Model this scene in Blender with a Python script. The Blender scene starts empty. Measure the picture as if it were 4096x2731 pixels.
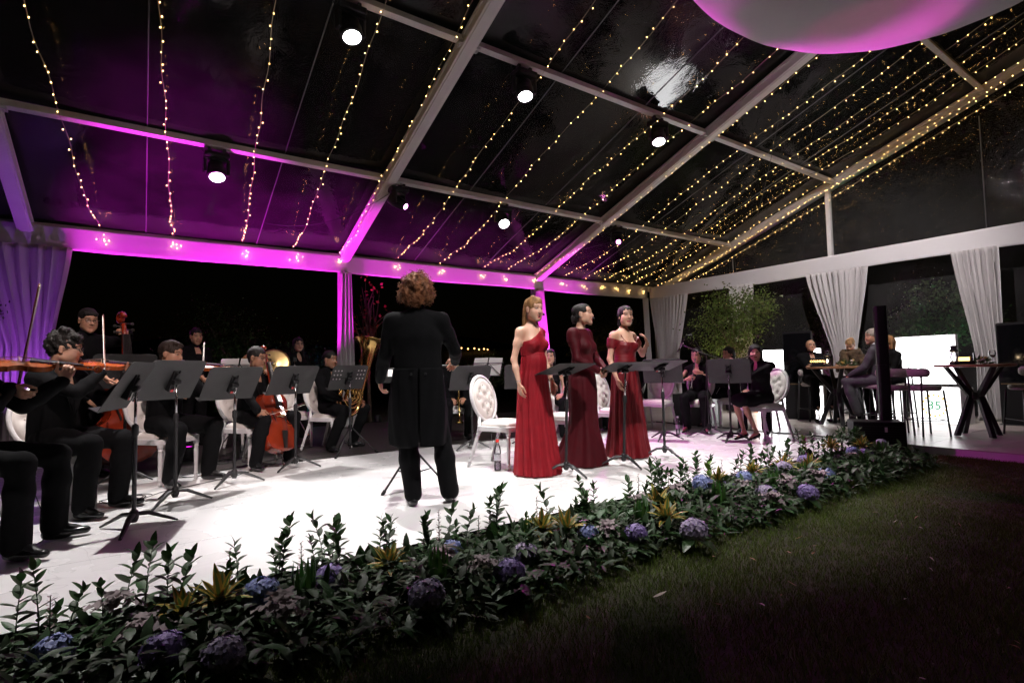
import bpy, bmesh, math, random
import numpy as np
from mathutils import Vector, Matrix, Euler
R = math.radians
rnd = random.Random(7)
rng = np.random.default_rng(7)
SC = bpy.context.scene
COL = SC.collection

# ------------------------------------------------------------------ camera
cam_d = bpy.data.cameras.new('camera'); cam = bpy.data.objects.new('camera', cam_d); COL.objects.link(cam)
cam_d.sensor_width = 36.0; cam_d.lens = 18.68; cam_d.clip_start = 0.05; cam_d.clip_end = 2000
_yaw, _pit, _rol = R(34.662), R(3.024), R(-1.1785)
_f = Vector((math.sin(_yaw)*math.cos(_pit), math.cos(_yaw)*math.cos(_pit), math.sin(_pit)))
_r = Vector((math.cos(_yaw), -math.sin(_yaw), 0)); _u = _r.cross(_f)
_r2 = _r*math.cos(_rol)+_u*math.sin(_rol); _u2 = -_r*math.sin(_rol)+_u*math.cos(_rol)
_m = Matrix((( _r2.x, _u2.x, -_f.x, 0), (_r2.y, _u2.y, -_f.y, 0), (_r2.z, _u2.z, -_f.z, 1.05), (0, 0, 0, 1)))
cam.matrix_world = _m
SC.camera = cam
# ------------------------------------------------------------------ night sky
wd = bpy.data.worlds.new('World'); SC.world = wd; wd.use_nodes = True
_nt = wd.node_tree; _bg = _nt.nodes['Background']
_sky = _nt.nodes.new('ShaderNodeTexSky'); _sky.sky_type = 'NISHITA'; _sky.sun_disc = False
_sky.sun_elevation = R(0.5); _sky.sun_rotation = R(200)
_nt.links.new(_sky.outputs[0], _bg.inputs[0]); _bg.inputs[1].default_value = 0.00035
SC.view_settings.view_transform = 'Standard'; SC.view_settings.look = 'None'
SC.view_settings.exposure = 0.3; SC.view_settings.gamma = 1.0
cy = SC.cycles
cy.use_denoising = True; cy.max_bounces = 7; cy.diffuse_bounces = 3; cy.glossy_bounces = 3
cy.transmission_bounces = 4; cy.transparent_max_bounces = 12; cy.caustics_reflective = False
cy.caustics_refractive = False; cy.sample_clamp_indirect = 4.0; cy.sample_clamp_direct = 0
cy.use_light_tree = True

# ------------------------------------------------------------------ materials
MATS = {}
def nd(nt, t, **kw):
    n = nt.nodes.new(t)
    for k, v in kw.items(): setattr(n, k, v)
    return n
def mat(name, col=(.5,.5,.5), rough=.5, metal=0., var=.0, vscale=8., bump=0., bscale=60., emit=None, estr=0., sheen=0., coat=0., spec=.5, stretch=None, trans=0., alpha=1., vcol=False, sss=0.):
    if name in MATS: return MATS[name]
    m = bpy.data.materials.new(name); m.use_nodes = True; nt = m.node_tree
    b = nt.nodes['Principled BSDF']
    b.inputs['Roughness'].default_value = rough; b.inputs['Metallic'].default_value = metal
    b.inputs['Base Color'].default_value = (*col, 1); b.inputs['Specular IOR Level'].default_value = spec
    if sheen: b.inputs['Sheen Weight'].default_value = sheen
    if coat: b.inputs['Coat Weight'].default_value = coat; b.inputs['Coat Roughness'].default_value = .08
    if trans: b.inputs['Transmission Weight'].default_value = trans
    if alpha < 1: b.inputs['Alpha'].default_value = alpha
    if emit: b.inputs['Emission Color'].default_value = (*emit, 1); b.inputs['Emission Strength'].default_value = estr
    if sss:
        b.inputs['Subsurface Weight'].default_value = sss; b.inputs['Subsurface Radius'].default_value = (.012, .005, .003); b.inputs['Subsurface Scale'].default_value = 1.0
    src = None
    tc = None
    if var or bump:
        tc = nd(nt, 'ShaderNodeTexCoord'); mp = nd(nt, 'ShaderNodeMapping')
        nt.links.new(tc.outputs['Object'], mp.inputs[0])
        if stretch: mp.inputs['Scale'].default_value = stretch
        tcv = mp.outputs[0]
    if vcol:
        a = nd(nt, 'ShaderNodeAttribute', attribute_name='Col'); src = a.outputs['Color']
    if var:
        n = nd(nt, 'ShaderNodeTexNoise'); n.inputs['Scale'].default_value = vscale; n.inputs['Detail'].default_value = 5
        nt.links.new(tcv, n.inputs['Vector'])
        rp = nd(nt, 'ShaderNodeMapRange'); rp.inputs[1].default_value = .3; rp.inputs[2].default_value = .7
        rp.inputs[3].default_value = 1-var; rp.inputs[4].default_value = 1+var
        nt.links.new(n.outputs[0], rp.inputs[0])
        mx = nd(nt, 'ShaderNodeMix', data_type='RGBA', blend_type='MULTIPLY'); mx.inputs[0].default_value = 1
        if src is not None: nt.links.new(src, mx.inputs[6])
        else: mx.inputs[6].default_value = (*col, 1)
        nt.links.new(rp.outputs[0], mx.inputs[7]); src = mx.outputs[2]
    if src is not None: nt.links.new(src, b.inputs['Base Color'])
    if bump:
        n2 = nd(nt, 'ShaderNodeTexNoise'); n2.inputs['Scale'].default_value = bscale; n2.inputs['Detail'].default_value = 4
        nt.links.new(tcv, n2.inputs['Vector'])
        bp = nd(nt, 'ShaderNodeBump'); bp.inputs['Strength'].default_value = bump; bp.inputs['Distance'].default_value = .01
        nt.links.new(n2.outputs[0], bp.inputs['Height']); nt.links.new(bp.outputs[0], b.inputs['Normal'])
    MATS[name] = m; return m
def emis(name, col, s):
    if name in MATS: return MATS[name]
    m = bpy.data.materials.new(name); m.use_nodes = True; nt = m.node_tree; nt.nodes.clear()
    e = nd(nt, 'ShaderNodeEmission'); e.inputs[0].default_value = (*col, 1); e.inputs[1].default_value = s
    o = nd(nt, 'ShaderNodeOutputMaterial'); nt.links.new(e.outputs[0], o.inputs[0]); MATS[name] = m; return m

def film_mat(name, haze=.035, gloss=1.0, bstr=.35, scale=2.0, rough=.05):
    """clear PVC tent film: see-through, glossy with crinkles, faintly dusty"""
    m = bpy.data.materials.new(name); m.use_nodes = True; nt = m.node_tree; nt.nodes.clear(); L = nt.links.new
    tc = nd(nt, 'ShaderNodeTexCoord')
    n1 = nd(nt, 'ShaderNodeTexNoise'); n1.inputs['Scale'].default_value = scale; n1.inputs['Detail'].default_value = 6; n1.inputs['Roughness'].default_value = .62; n1.inputs['Distortion'].default_value = 1.2
    L(tc.outputs['Object'], n1.inputs['Vector'])
    n3 = nd(nt, 'ShaderNodeTexNoise'); n3.inputs['Scale'].default_value = .55; n3.inputs['Detail'].default_value = 2
    L(tc.outputs['Object'], n3.inputs['Vector'])
    ad = nd(nt, 'ShaderNodeMath', operation='MULTIPLY_ADD'); ad.inputs[1].default_value = 2.2
    L(n3.outputs[0], ad.inputs[0]); L(n1.outputs[0], ad.inputs[2])
    bp = nd(nt, 'ShaderNodeBump'); bp.inputs['Strength'].default_value = bstr; bp.inputs['Distance'].default_value = .03; L(ad.outputs[0], bp.inputs['Height'])
    g = nd(nt, 'ShaderNodeBsdfGlossy'); g.inputs['Roughness'].default_value = rough; g.inputs[0].default_value = (1,1,1,1); L(bp.outputs[0], g.inputs['Normal'])
    t = nd(nt, 'ShaderNodeBsdfTransparent'); t.inputs[0].default_value = (.9,.9,.92,1)
    d = nd(nt, 'ShaderNodeBsdfDiffuse'); d.inputs[0].default_value = (.8,.8,.8,1)
    n2 = nd(nt, 'ShaderNodeTexNoise'); n2.inputs['Scale'].default_value = 3.0; n2.inputs['Detail'].default_value = 8; L(tc.outputs['Object'], n2.inputs['Vector'])
    mr = nd(nt, 'ShaderNodeMapRange'); mr.inputs[1].default_value = .35; mr.inputs[2].default_value = .75; mr.inputs[3].default_value = haze*.75; mr.inputs[4].default_value = haze*1.35; L(n2.outputs[0], mr.inputs[0])
    m1 = nd(nt, 'ShaderNodeMixShader'); L(mr.outputs[0], m1.inputs[0]); L(t.outputs[0], m1.inputs[1]); L(d.outputs[0], m1.inputs[2])
    fr = nd(nt, 'ShaderNodeFresnel'); fr.inputs[0].default_value = 1.5
    mu = nd(nt, 'ShaderNodeMath', operation='MULTIPLY'); mu.inputs[1].default_value = gloss; mu.use_clamp = True; L(fr.outputs[0], mu.inputs[0])
    m2 = nd(nt, 'ShaderNodeMixShader'); L(mu.outputs[0], m2.inputs[0]); L(m1.outputs[0], m2.inputs[1]); L(g.outputs[0], m2.inputs[2])
    o = nd(nt, 'ShaderNodeOutputMaterial'); L(m2.outputs[0], o.inputs[0]); MATS[name] = m; return m

def cloth_mat(name, col, transl=.25, var=.04):
    m = bpy.data.materials.new(name); m.use_nodes = True; nt = m.node_tree; nt.nodes.clear(); L = nt.links.new
    tc = nd(nt, 'ShaderNodeTexCoord'); n = nd(nt, 'ShaderNodeTexNoise'); n.inputs['Scale'].default_value = 2.5; n.inputs['Detail'].default_value = 6
    L(tc.outputs['Object'], n.inputs['Vector'])
    mr = nd(nt, 'ShaderNodeMapRange'); mr.inputs[3].default_value = 1-var*2; mr.inputs[4].default_value = 1; L(n.outputs[0], mr.inputs[0])
    mx = nd(nt, 'ShaderNodeMix', data_type='RGBA', blend_type='MULTIPLY'); mx.inputs[0].default_value = 1; mx.inputs[6].default_value = (*col,1); L(mr.outputs[0], mx.inputs[7])
    w = nd(nt, 'ShaderNodeTexNoise'); w.inputs['Scale'].default_value = 9; w.inputs['Detail'].default_value = 5; L(tc.outputs['Object'], w.inputs['Vector'])
    bp = nd(nt, 'ShaderNodeBump'); bp.inputs['Strength'].default_value = .25; bp.inputs['Distance'].default_value = .02; L(w.outputs[0], bp.inputs['Height'])
    d = nd(nt, 'ShaderNodeBsdfDiffuse'); t = nd(nt, 'ShaderNodeBsdfTranslucent'); L(mx.outputs[2], d.inputs[0]); L(mx.outputs[2], t.inputs[0]); L(bp.outputs[0], d.inputs['Normal'])
    ms = nd(nt, 'ShaderNodeMixShader'); ms.inputs[0].default_value = transl; L(d.outputs[0], ms.inputs[1]); L(t.outputs[0], ms.inputs[2])
    o = nd(nt, 'ShaderNodeOutputMaterial'); L(ms.outputs[0], o.inputs[0]); MATS[name] = m; return m
def leaf_mat(name, col, var=.45, rough=.38, transl=.15):
    m = bpy.data.materials.new(name); m.use_nodes = True; nt = m.node_tree; L = nt.links.new
    b = nt.nodes['Principled BSDF']; b.inputs['Roughness'].default_value = rough; b.inputs['Specular IOR Level'].default_value = .3
    g = nd(nt, 'ShaderNodeNewGeometry'); hs = nd(nt, 'ShaderNodeHueSaturation'); hs.inputs['Color'].default_value = (*col, 1)
    mr = nd(nt, 'ShaderNodeMapRange'); mr.inputs[3].default_value = 1-var; mr.inputs[4].default_value = 1+var; L(g.outputs['Random Per Island'], mr.inputs[0]); L(mr.outputs[0], hs.inputs['Value'])
    m2 = nd(nt, 'ShaderNodeMath', operation='MULTIPLY_ADD'); m2.inputs[1].default_value = .05; m2.inputs[2].default_value = .475; L(g.outputs['Random Per Island'], m2.inputs[0]); L(m2.outputs[0], hs.inputs['Hue'])
    L(hs.outputs[0], b.inputs['Base Color'])
    t = nd(nt, 'ShaderNodeBsdfTranslucent'); L(hs.outputs[0], t.inputs[0])
    ms = nd(nt, 'ShaderNodeMixShader'); ms.inputs[0].default_value = transl; o = nt.nodes['Material Output']
    L(b.outputs[0], ms.inputs[1]); L(t.outputs[0], ms.inputs[2]); L(ms.outputs[0], o.inputs[0]); MATS[name] = m; return m

M = {}
M['vinyl'] = None
M['alu'] = mat('aluminium', (.62,.62,.63), .42, .55, var=.08, vscale=5)
M['white_paint'] = mat('white_lacquer', (.78,.77,.78), .28, var=.03)
M['pad'] = mat('white_leatherette', (.78,.74,.70), .42, var=.05, bump=.08, bscale=180)
M['black_metal'] = mat('black_metal', (.028,.028,.03), .42, .3, var=.15, bump=.04, bscale=250)
M['desk_black'] = mat('music_desk_black', (.021,.0205,.021), .62, .0, var=.12, vscale=14, bump=.05, bscale=300)
M['black_plastic'] = mat('black_plastic', (.008,.008,.009), .5, spec=.25, bump=.04, bscale=200)
M['chrome'] = mat('chrome', (.75,.75,.76), .12, 1.0)
M['brass'] = mat('brass', (.78,.52,.18), .16, 1.0, var=.1)
M['cymbal'] = mat('cymbal_bronze', (.50,.36,.16), .32, 1.0, var=.12, vscale=3, stretch=(1,1,40))
M['gold'] = mat('gold_lacquer', (.9,.6,.2), .1, 1.0)
M['paper'] = mat('paper', (.8,.79,.77), .8)
M['sheet'] = cloth_mat('valance_cloth', (.80,.79,.80), .22)
M['curtain'] = cloth_mat('curtain_voile', (.82,.80,.80), .35)
M['suit'] = mat('black_suit_wool', (.0038,.0038,.0045), .9, var=.2, vscale=30, bump=.12, bscale=600, spec=.1)
M['trouser'] = mat('black_trouser_wool', (.0048,.0048,.0055), .9, spec=.1, var=.2, vscale=30, bump=.12, bscale=600)
M['shirt_black'] = mat('black_shirt', (.004,.004,.0045), .8, spec=.12)
M['grey_suit'] = mat('grey_suit_wool', (.055,.055,.062), .75, var=.2, vscale=40)
M['shoe'] = mat('black_shoe_leather', (.010,.010,.011), .22)
M['red_chiffon'] = mat('red_chiffon', (.235,.003,.010), .7, var=.12, vscale=10, spec=.3)
M['wine_satin'] = mat('wine_crepe', (.055,.001,.0045), .65, var=.12, vscale=10, spec=.2)
M['red_velvet'] = mat('deep_red_jersey', (.13,.003,.007), .5, var=.12, vscale=10, spec=.4)
M['violin'] = mat('violin_varnish', (.30,.065,.013), .22, var=.25, vscale=7, stretch=(1,6,1), coat=.6)
M['cello'] = mat('cello_varnish', (.20,.020,.006), .24, var=.25, vscale=5, stretch=(1,1,.25), coat=.6)
M['ebony'] = mat('ebony', (.014,.012,.011), .3)
M['maple'] = mat('pale_maple', (.55,.38,.2), .45, var=.1)
M['horsehair'] = mat('horsehair', (.75,.72,.62), .6)
M['bark'] = mat('bark', (.12,.085,.06), .9, var=.3, vscale=14, bump=.5, bscale=30)
M['cable'] = mat('cable_rubber', (.012,.012,.013), .5)
# ------------------------------------------------------------------ mesh helpers
class MB:
    """collects faces; build() links them as ONE mesh object"""
    def __init__(s): s.v = []; s.f = []; s.n = 0
    def add(s, v, f):
        v = np.asarray(v, float).reshape(-1, 3); s.v.append(v); k = s.n
        s.f += [tuple(int(i)+k for i in q) for q in f]; s.n += len(v); return s
    def box(s, x0, x1, y0, y1, z0, z1, rot=None, at=(0,0,0)):
        v = np.array([(x,y,z) for z in (z0,z1) for y in (y0,y1) for x in (x0,x1)], float)
        if rot is not None: v = v@np.array(rot.to_matrix()).T
        v = v+np.array(at)
        return s.add(v, [(0,2,3,1),(4,5,7,6),(0,1,5,4),(2,6,7,3),(0,4,6,2),(1,3,7,5)])
    def bar(s, a, b, w, d, up=(0,0,1)):
        """rectangular bar from a to b, w across, d along up"""
        a = Vector(a); b = Vector(b); t = (b-a).normalized(); u = Vector(up); x = t.cross(u)
        if x.length < 1e-5: x = t.cross(Vector((1,0,0)))
        x.normalize(); u = x.cross(t)
        c = []
        for p in (a, b):
            for (i, j) in ((-1,-1),(1,-1),(1,1),(-1,1)): c.append(p+x*(w/2*i)+u*(d/2*j))
        return s.add(c, [(3,2,1,0),(4,5,6,7),(0,1,5,4),(1,2,6,5),(2,3,7,6),(3,0,4,7)])
    def tube(s, pts, r, n=8, cap=True, flat=None):
        pts = np.array(pts, float); m = len(pts); r = np.broadcast_to(np.asarray(r, float), (m,))
        t = np.zeros_like(pts); t[1:-1] = pts[2:]-pts[:-2]; t[0] = pts[1]-pts[0]; t[-1] = pts[-1]-pts[-2]
        t /= np.linalg.norm(t, axis=1)[:,None]+1e-12
        u = np.cross(t[0], (0,0,1)); 
        if np.linalg.norm(u) < 1e-3: u = np.cross(t[0], (0,1,0))
        u /= np.linalg.norm(u); V = []
        an = np.arange(n)*2*math.pi/n
        for i in range(m):
            u = u-t[i]*(u@t[i]); u /= np.linalg.norm(u)+1e-12; w = np.cross(t[i], u)
            V.append(pts[i]+r[i]*(np.cos(an)[:,None]*u+np.sin(an)[:,None]*w*(flat or 1)))
        F = [(i*n+j, i*n+(j+1)%n, (i+1)*n+(j+1)%n, (i+1)*n+j) for i in range(m-1) for j in range(n)]
        if cap: F += [tuple(range(n-1,-1,-1)), tuple((m-1)*n+j for j in range(n))]
        return s.add(np.concatenate(V), F)
    def lathe(s, prof, n=16, at=(0,0,0), cap=True, a=None, b=None):
        """profile of (r,z) turned about z, or about the line a->b (z then runs from a)"""
        V = []; an = np.arange(n)*2*math.pi/n
        for (r, z) in prof: V.append(np.stack([r*np.cos(an), r*np.sin(an), np.full(n, z)], 1))
        V = np.concatenate(V)
        if a is not None:
            q = (Vector(b)-Vector(a)).to_track_quat('Z', 'Y').to_matrix(); V = V@np.array(q).T+np.array(a)
        else: V = V+np.array(at)
        m = len(prof)
        F = [(i*n+j, i*n+(j+1)%n, (i+1)*n+(j+1)%n, (i+1)*n+j) for i in range(m-1) for j in range(n)]
        if cap: F += [tuple(range(n-1,-1,-1)), tuple((m-1)*n+j for j in range(n))]
        return s.add(V, F)
    def sphere(s, c, r, n=10, m=7, sc=(1,1,1)):
        pr = [(max(1e-4, math.sin(math.pi*i/m)), -math.cos(math.pi*i/m)) for i in range(m+1)]
        V = []; an = np.arange(n)*2*math.pi/n
        for (q, z) in pr: V.append(np.stack([q*np.cos(an), q*np.sin(an), np.full(n, z)], 1))
        V = np.concatenate(V)*r*np.array(sc)+np.array(c)
        return s.add(V, [(i*n+j, i*n+(j+1)%n, (i+1)*n+(j+1)%n, (i+1)*n+j) for i in range(m) for j in range(n)])
    def prism(s, poly, z0, z1, tf=None):
        """polygon (x,y) extruded z0..z1; tf maps (N,3)->(N,3)"""
        n = len(poly); v = np.array([(x,y,z0) for x,y in poly]+[(x,y,z1) for x,y in poly], float)
        if tf is not None: v = tf(v)
        return s.add(v, [tuple(range(n-1,-1,-1)), tuple(range(n,2*n))]+[(i,(i+1)%n,n+(i+1)%n,n+i) for i in range(n)])
    def grid(s, P, closed=False):
        """P array (m,n,3)"""
        m, n = P.shape[:2]; k = n if closed else n-1
        return s.add(P.reshape(-1,3), [(i*n+j, i*n+(j+1)%n, (i+1)*n+(j+1)%n, (i+1)*n+j) for i in range(m-1) for j in range(k)])
    def mesh(s, name, m=None, smooth=False, angle=None):
        me = bpy.data.meshes.new(name); v = np.concatenate(s.v) if s.v else np.zeros((0,3))
        me.from_pydata(v.tolist(), [], s.f); me.update()
        if m is not None: me.materials.append(m)
        if smooth:
            me.polygons.foreach_set('use_smooth', [True]*len(me.polygons))
            if angle: me.set_sharp_from_angle(angle=R(angle))
        return me
    def build(s, name, m=None, parent=None, smooth=False, angle=None, bevel=0):
        o = link(name, s.mesh(name, m, smooth, angle), parent)
        if bevel:
            b = o.modifiers.new('bevel', 'BEVEL'); b.width = bevel; b.segments = 2; b.limit_method = 'ANGLE'; b.angle_limit = R(40)
        return o
def link(name, me, parent=None):
    o = bpy.data.objects.new(name, me); COL.objects.link(o)
    if parent is not None: o.parent = parent
    return o
def np_mesh(name, V, F, m=None, smooth=True):
    """fast mesh from arrays; F (N,3) or (N,4)"""
    me = bpy.data.meshes.new(name); V = np.asarray(V, np.float32); F = np.asarray(F, np.int32); k = F.shape[1]
    me.vertices.add(len(V)); me.vertices.foreach_set('co', V.ravel())
    me.loops.add(F.size); me.loops.foreach_set('vertex_index', F.ravel())
    me.polygons.add(len(F)); me.polygons.foreach_set('loop_start', np.arange(len(F), dtype=np.int32)*k)
    if m is not None: me.materials.append(m)
    me.update(calc_edges=True); me.validate()
    if smooth: me.polygons.foreach_set('use_smooth', np.ones(len(me.polygons), bool))
    return me
def tag(o, label=None, cat=None, group=None, kind=None):
    if label: o['label'] = label
    if cat: o['category'] = cat
    if group: o['group'] = group
    if kind: o['kind'] = kind
    return o
def thing(name, label, cat, loc=(0,0,0), rz=0., group=None):
    o = bpy.data.objects.new(name, None); COL.objects.link(o); o.empty_display_size = .1
    o.location = loc; o.rotation_euler = (0,0,rz); return tag(o, label, cat, group)
def copy_tree(o, parent=None, label=None, loc=None, rz=None):
    c = o.copy(); COL.objects.link(c); c.parent = parent
    if label: c['label'] = label
    if loc is not None: c.location = loc
    if rz is not None: c.rotation_euler = (0,0,rz)
    for ch in list(o.children): copy_tree(ch, c)
    return c
def face_rz(dx, dy):
    """rotation about z that turns local +Y to (dx,dy)"""
    return math.atan2(-dx, dy)
def rrect(w, h, r, n=5):
    P = []
    for cx, cy_, a0 in ((w/2-r, h/2-r, 0), (-w/2+r, h/2-r, 90), (-w/2+r, -h/2+r, 180), (w/2-r, -h/2+r, 270)):
        for i in range(n+1):
            a = R(a0+90*i/n); P.append((cx+r*math.cos(a), cy_+r*math.sin(a)))
    return P
def vnoise(P, seed=0, sc=1.0, octs=3):
    """smooth sine-sum noise on points (N,3) -> about -1..1"""
    g = np.random.default_rng(seed); out = np.zeros(len(P)); amp = 1.; tot = 0
    for o in range(octs):
        acc = 0
        for k in range(5):
            d = g.normal(size=3); d /= np.linalg.norm(d); acc = acc+np.sin(P@d*sc*(2**o)*g.uniform(.7,1.4)+g.uniform(0,6.28))
        out += amp*acc/2.6; tot += amp; amp *= .5
    return out/tot
def text_mesh(name, txt, size, m, parent=None, loc=(0,0,0), rot=(0,0,0), depth=.002, align='CENTER'):
    cu = bpy.data.curves.new(name, 'FONT'); cu.body = txt; cu.size = size; cu.extrude = depth; cu.align_x = align; cu.align_y = 'CENTER'; cu.resolution_u = 3; cu.offset = size*.018
    o = bpy.data.objects.new(name, cu); COL.objects.link(o); dg = bpy.context.evaluated_depsgraph_get(); dg.update()
    me = bpy.data.meshes.new_from_object(o.evaluated_get(dg)); bpy.data.objects.remove(o); me.materials.clear(); me.materials.append(m)
    t = link(name, me, parent); t.location = loc; t.rotation_euler = rot; return t
def spot(name, parent, loc, target, power, col, size=40, blend=.4, rad=.06):
    l = bpy.data.lights.new(name, 'SPOT'); l.energy = power; l.color = col; l.spot_size = R(size); l.spot_blend = blend; l.shadow_soft_size = rad
    o = bpy.data.objects.new(name, l); COL.objects.link(o); o.location = loc
    o.rotation_euler = (Vector(target)-Vector(loc)).to_track_quat('-Z', 'Y').to_euler(); 
    if parent is not None:
        o.parent = parent; o.matrix_parent_inverse = Matrix.Translation(-parent.location)
    return o
# ------------------------------------------------------------------ the ground, stage and floors
def plank_mat():
    m = mat('dark_deck_wood', (.045,.04,.038), .33, var=.35, vscale=3, stretch=(1,9,1), bump=.15, bscale=25); return m
def vinyl_mat():
    m = bpy.data.materials.new('white_vinyl'); m.use_nodes = True; nt = m.node_tree; L = nt.links.new
    b = nt.nodes['Principled BSDF']; b.inputs['Roughness'].default_value = .27; b.inputs['Specular IOR Level'].default_value = .45
    tc = nd(nt, 'ShaderNodeTexCoord')
    n = nd(nt, 'ShaderNodeTexNoise'); n.inputs['Scale'].default_value = 1.3; n.inputs['Detail'].default_value = 8; L(tc.outputs['Object'], n.inputs['Vector'])
    cr = nd(nt, 'ShaderNodeValToRGB'); cr.color_ramp.elements[0].color = (.785,.775,.775,1); cr.color_ramp.elements[1].color = (.80,.79,.79,1)
    cr.color_ramp.elements[0].position = .32; cr.color_ramp.elements[1].position = .6; L(n.outputs[0], cr.inputs[0])
    sp = nd(nt, 'ShaderNodeTexNoise'); sp.inputs['Scale'].default_value = 26; sp.inputs['Detail'].default_value = 1; L(tc.outputs['Object'], sp.inputs['Vector'])
    mr = nd(nt, 'ShaderNodeMapRange'); mr.inputs[1].default_value = .20; mr.inputs[2].default_value = .215; mr.inputs[3].default_value = .4; mr.inputs[4].default_value = 1; L(sp.outputs[0], mr.inputs[0])
    mx = nd(nt, 'ShaderNodeMix', data_type='RGBA', blend_type='MULTIPLY'); mx.inputs[0].default_value = 1; L(cr.outputs[0], mx.inputs[6]); L(mr.outputs[0], mx.inputs[7]); wv = nd(nt, 'ShaderNodeTexNoise'); wv.inputs['Scale'].default_value = 1.1; wv.inputs['Detail'].default_value = 3; wv.inputs['Distortion'].default_value = 1.6; L(tc.outputs['Object'], wv.inputs['Vector'])
    sr = nd(nt, 'ShaderNodeMapRange'); sr.inputs[1].default_value = .0; sr.inputs[2].default_value = .0045; sr.inputs[3].default_value = .80; sr.inputs[4].default_value = 1; ab = nd(nt, 'ShaderNodeMath', operation='SUBTRACT'); ab.inputs[1].default_value = .52; L(wv.outputs[0], ab.inputs[0]); ab2 = nd(nt, 'ShaderNodeMath', operation='ABSOLUTE'); L(ab.outputs[0], ab2.inputs[0]); L(ab2.outputs[0], sr.inputs[0])
    m3 = nd(nt, 'ShaderNodeMix', data_type='RGBA', blend_type='MULTIPLY'); m3.inputs[0].default_value = 1; L(mx.outputs[2], m3.inputs[6]); L(sr.outputs[0], m3.inputs[7]); L(m3.outputs[2], b.inputs['Base Color'])
    mp = nd(nt, 'ShaderNodeMapping'); mp.inputs['Scale'].default_value = (.5, 2.2, 1); L(tc.outputs['Object'], mp.inputs[0])
    w = nd(nt, 'ShaderNodeTexNoise'); w.inputs['Scale'].default_value = 1.6; w.inputs['Detail'].default_value = 3; w.inputs['Distortion'].default_value = 1.5; L(mp.outputs[0], w.inputs['Vector'])
    bp = nd(nt, 'ShaderNodeBump'); bp.inputs['Strength'].default_value = .22; bp.inputs['Distance'].default_value = .02; L(w.outputs[0], bp.inputs['Height']); L(bp.outputs[0], b.inputs['Normal'])
    rr = nd(nt, 'ShaderNodeMapRange'); rr.inputs[3].default_value = .25; rr.inputs[4].default_value = .30; L(n.outputs[0], rr.inputs[0]); L(rr.outputs[0], b.inputs['Roughness'])
    return m
M['vinyl'] = vinyl_mat()
M['soil'] = mat('lawn_soil', (.030,.028,.014), .95, var=.4, vscale=6, bump=.6, bscale=40)
g = MB(); g.box(-600, 600, -600, 900, -.6, -.10); tag(g.build('lawn', M['soil']), kind='structure')
# black stage base with white vinyl strips on top
b = MB(); b.box(-9, 7.985, 3.10, 10.9, -.099, -.012); stage = tag(b.build('stage', M['black_plastic'], bevel=.004), kind='structure')
for (y0, y1) in ((3.085, 4.008), (4.012, 4.938), (4.942, 5.868), (5.872, 6.80)):
    P = np.array([[(x, y, -.004+(.0012*math.sin(x*2.1+y*3.0))) for x in np.linspace(-9, 7.985, 120)] for y in np.linspace(y0, y1, 14)])
    v = MB(); v.grid(P); v.build('vinyl_strip', M['vinyl'], stage, smooth=True)
dk = plank_mat(); y = 6.812
while y < 10.85:
    v = MB(); v.box(-9, 7.98, y, y+.193, -.03, -.006); v.build('deck_plank', dk, stage); y += .2
# white edge trim at the front of the stage
# bar floor of pale tiles
M['tile'] = mat('pale_floor_tile', (.56,.52,.47), .3, var=.14, vscale=2.2, bump=.05, bscale=9)
b = MB(); b.box(8.0, 13.0, -4.0, 10.9, -.0985, -.014); bf = tag(b.build('bar_floor', M['white_paint']), kind='structure')
tm = MB(); tm.box(0, .597, 0, .597, -.012, 0); tme = tm.mesh('floor_tile', M['tile'])
for i in range(8):
    for j in range(24):
        o = link('floor_tile', tme, bf); o.location = (8.004+.6*i, -3.99+.6*j, rnd.uniform(-.0012, .0008))
# ------------------------------------------------------------------ the tent
RX = (-6.15, -1.47, 3.2, 8.0, 12.6)
EY, EZ, SL, RY = 10.45, 3.42, .352, .4
def rz_(y): return EZ+SL*(EY-y)
tent = thing('marquee_tent', 'large clear-roofed marquee tent with white aluminium frame over the stage', 'tent', (0,0,0))
M['frame_white'] = mat('tent_frame_powder_coat', (.74,.72,.71), .4, .0, var=.06, vscale=3)
for x in RX:
    a = (x, EY+.12, rz_(EY+.12)-.13); c = (x, RY, rz_(RY)-.13)
    r = MB(); r.bar(a, c, .13, .2, (0,0,1)); ro = r.build('rafter', M['frame_white'], tent, bevel=.006)
    for s in (-1, 1):
        r = MB(); r.bar((x+s*.078, a[1], a[2]-.075), (x+s*.078, c[1], c[2]-.075), .024, .035); r.bar((x+s*.078, a[1], a[2]+.06), (x+s*.078, c[1], c[2]+.06), .024, .03)
        r.build('flange', M['frame_white'], ro)
    p = MB(); p.box(x-.065, x+.065, EY+.02, EY+.16, -.1, EZ-.16); p.build('post', M['frame_white'], tent, bevel=.005)
PY = (8.02, 5.45, 2.85)
for py in PY:
    for i in range(4):
        x0, x1 = RX[i]+.092, RX[i+1]-.092
        p = MB(); z = rz_(py)-.12; p.bar((x0, py, z), (x1, py, z), .075, .095, (0, SL, 1)); po = p.build('purlin', M['frame_white'], tent, bevel=.004)
        for xx in (x0+.03, x1-.03):
            q = MB(); q.box(xx-.03, xx+.03, py-.055, py+.055, z-.075, z-.052); q.box(xx-.008, xx+.008, py-.02, py+.02, z-.10, z-.075); q.build('bracket', M['alu'], po)
for i in range(4):
    x0, x1 = RX[i]+.07, RX[i+1]-.07
    p = MB(); p.box(x0, x1, EY-.03, EY+.11, EZ-.16, EZ-.03); p.build('eave_beam', M['frame_white'], tent, bevel=.004)
p = MB(); p.bar((RX[0], RY, rz_(RY)-.1), (RX[-1], RY, rz_(RY)-.1), .12, .16); p.build('ridge_beam', M['frame_white'], tent)
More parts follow.
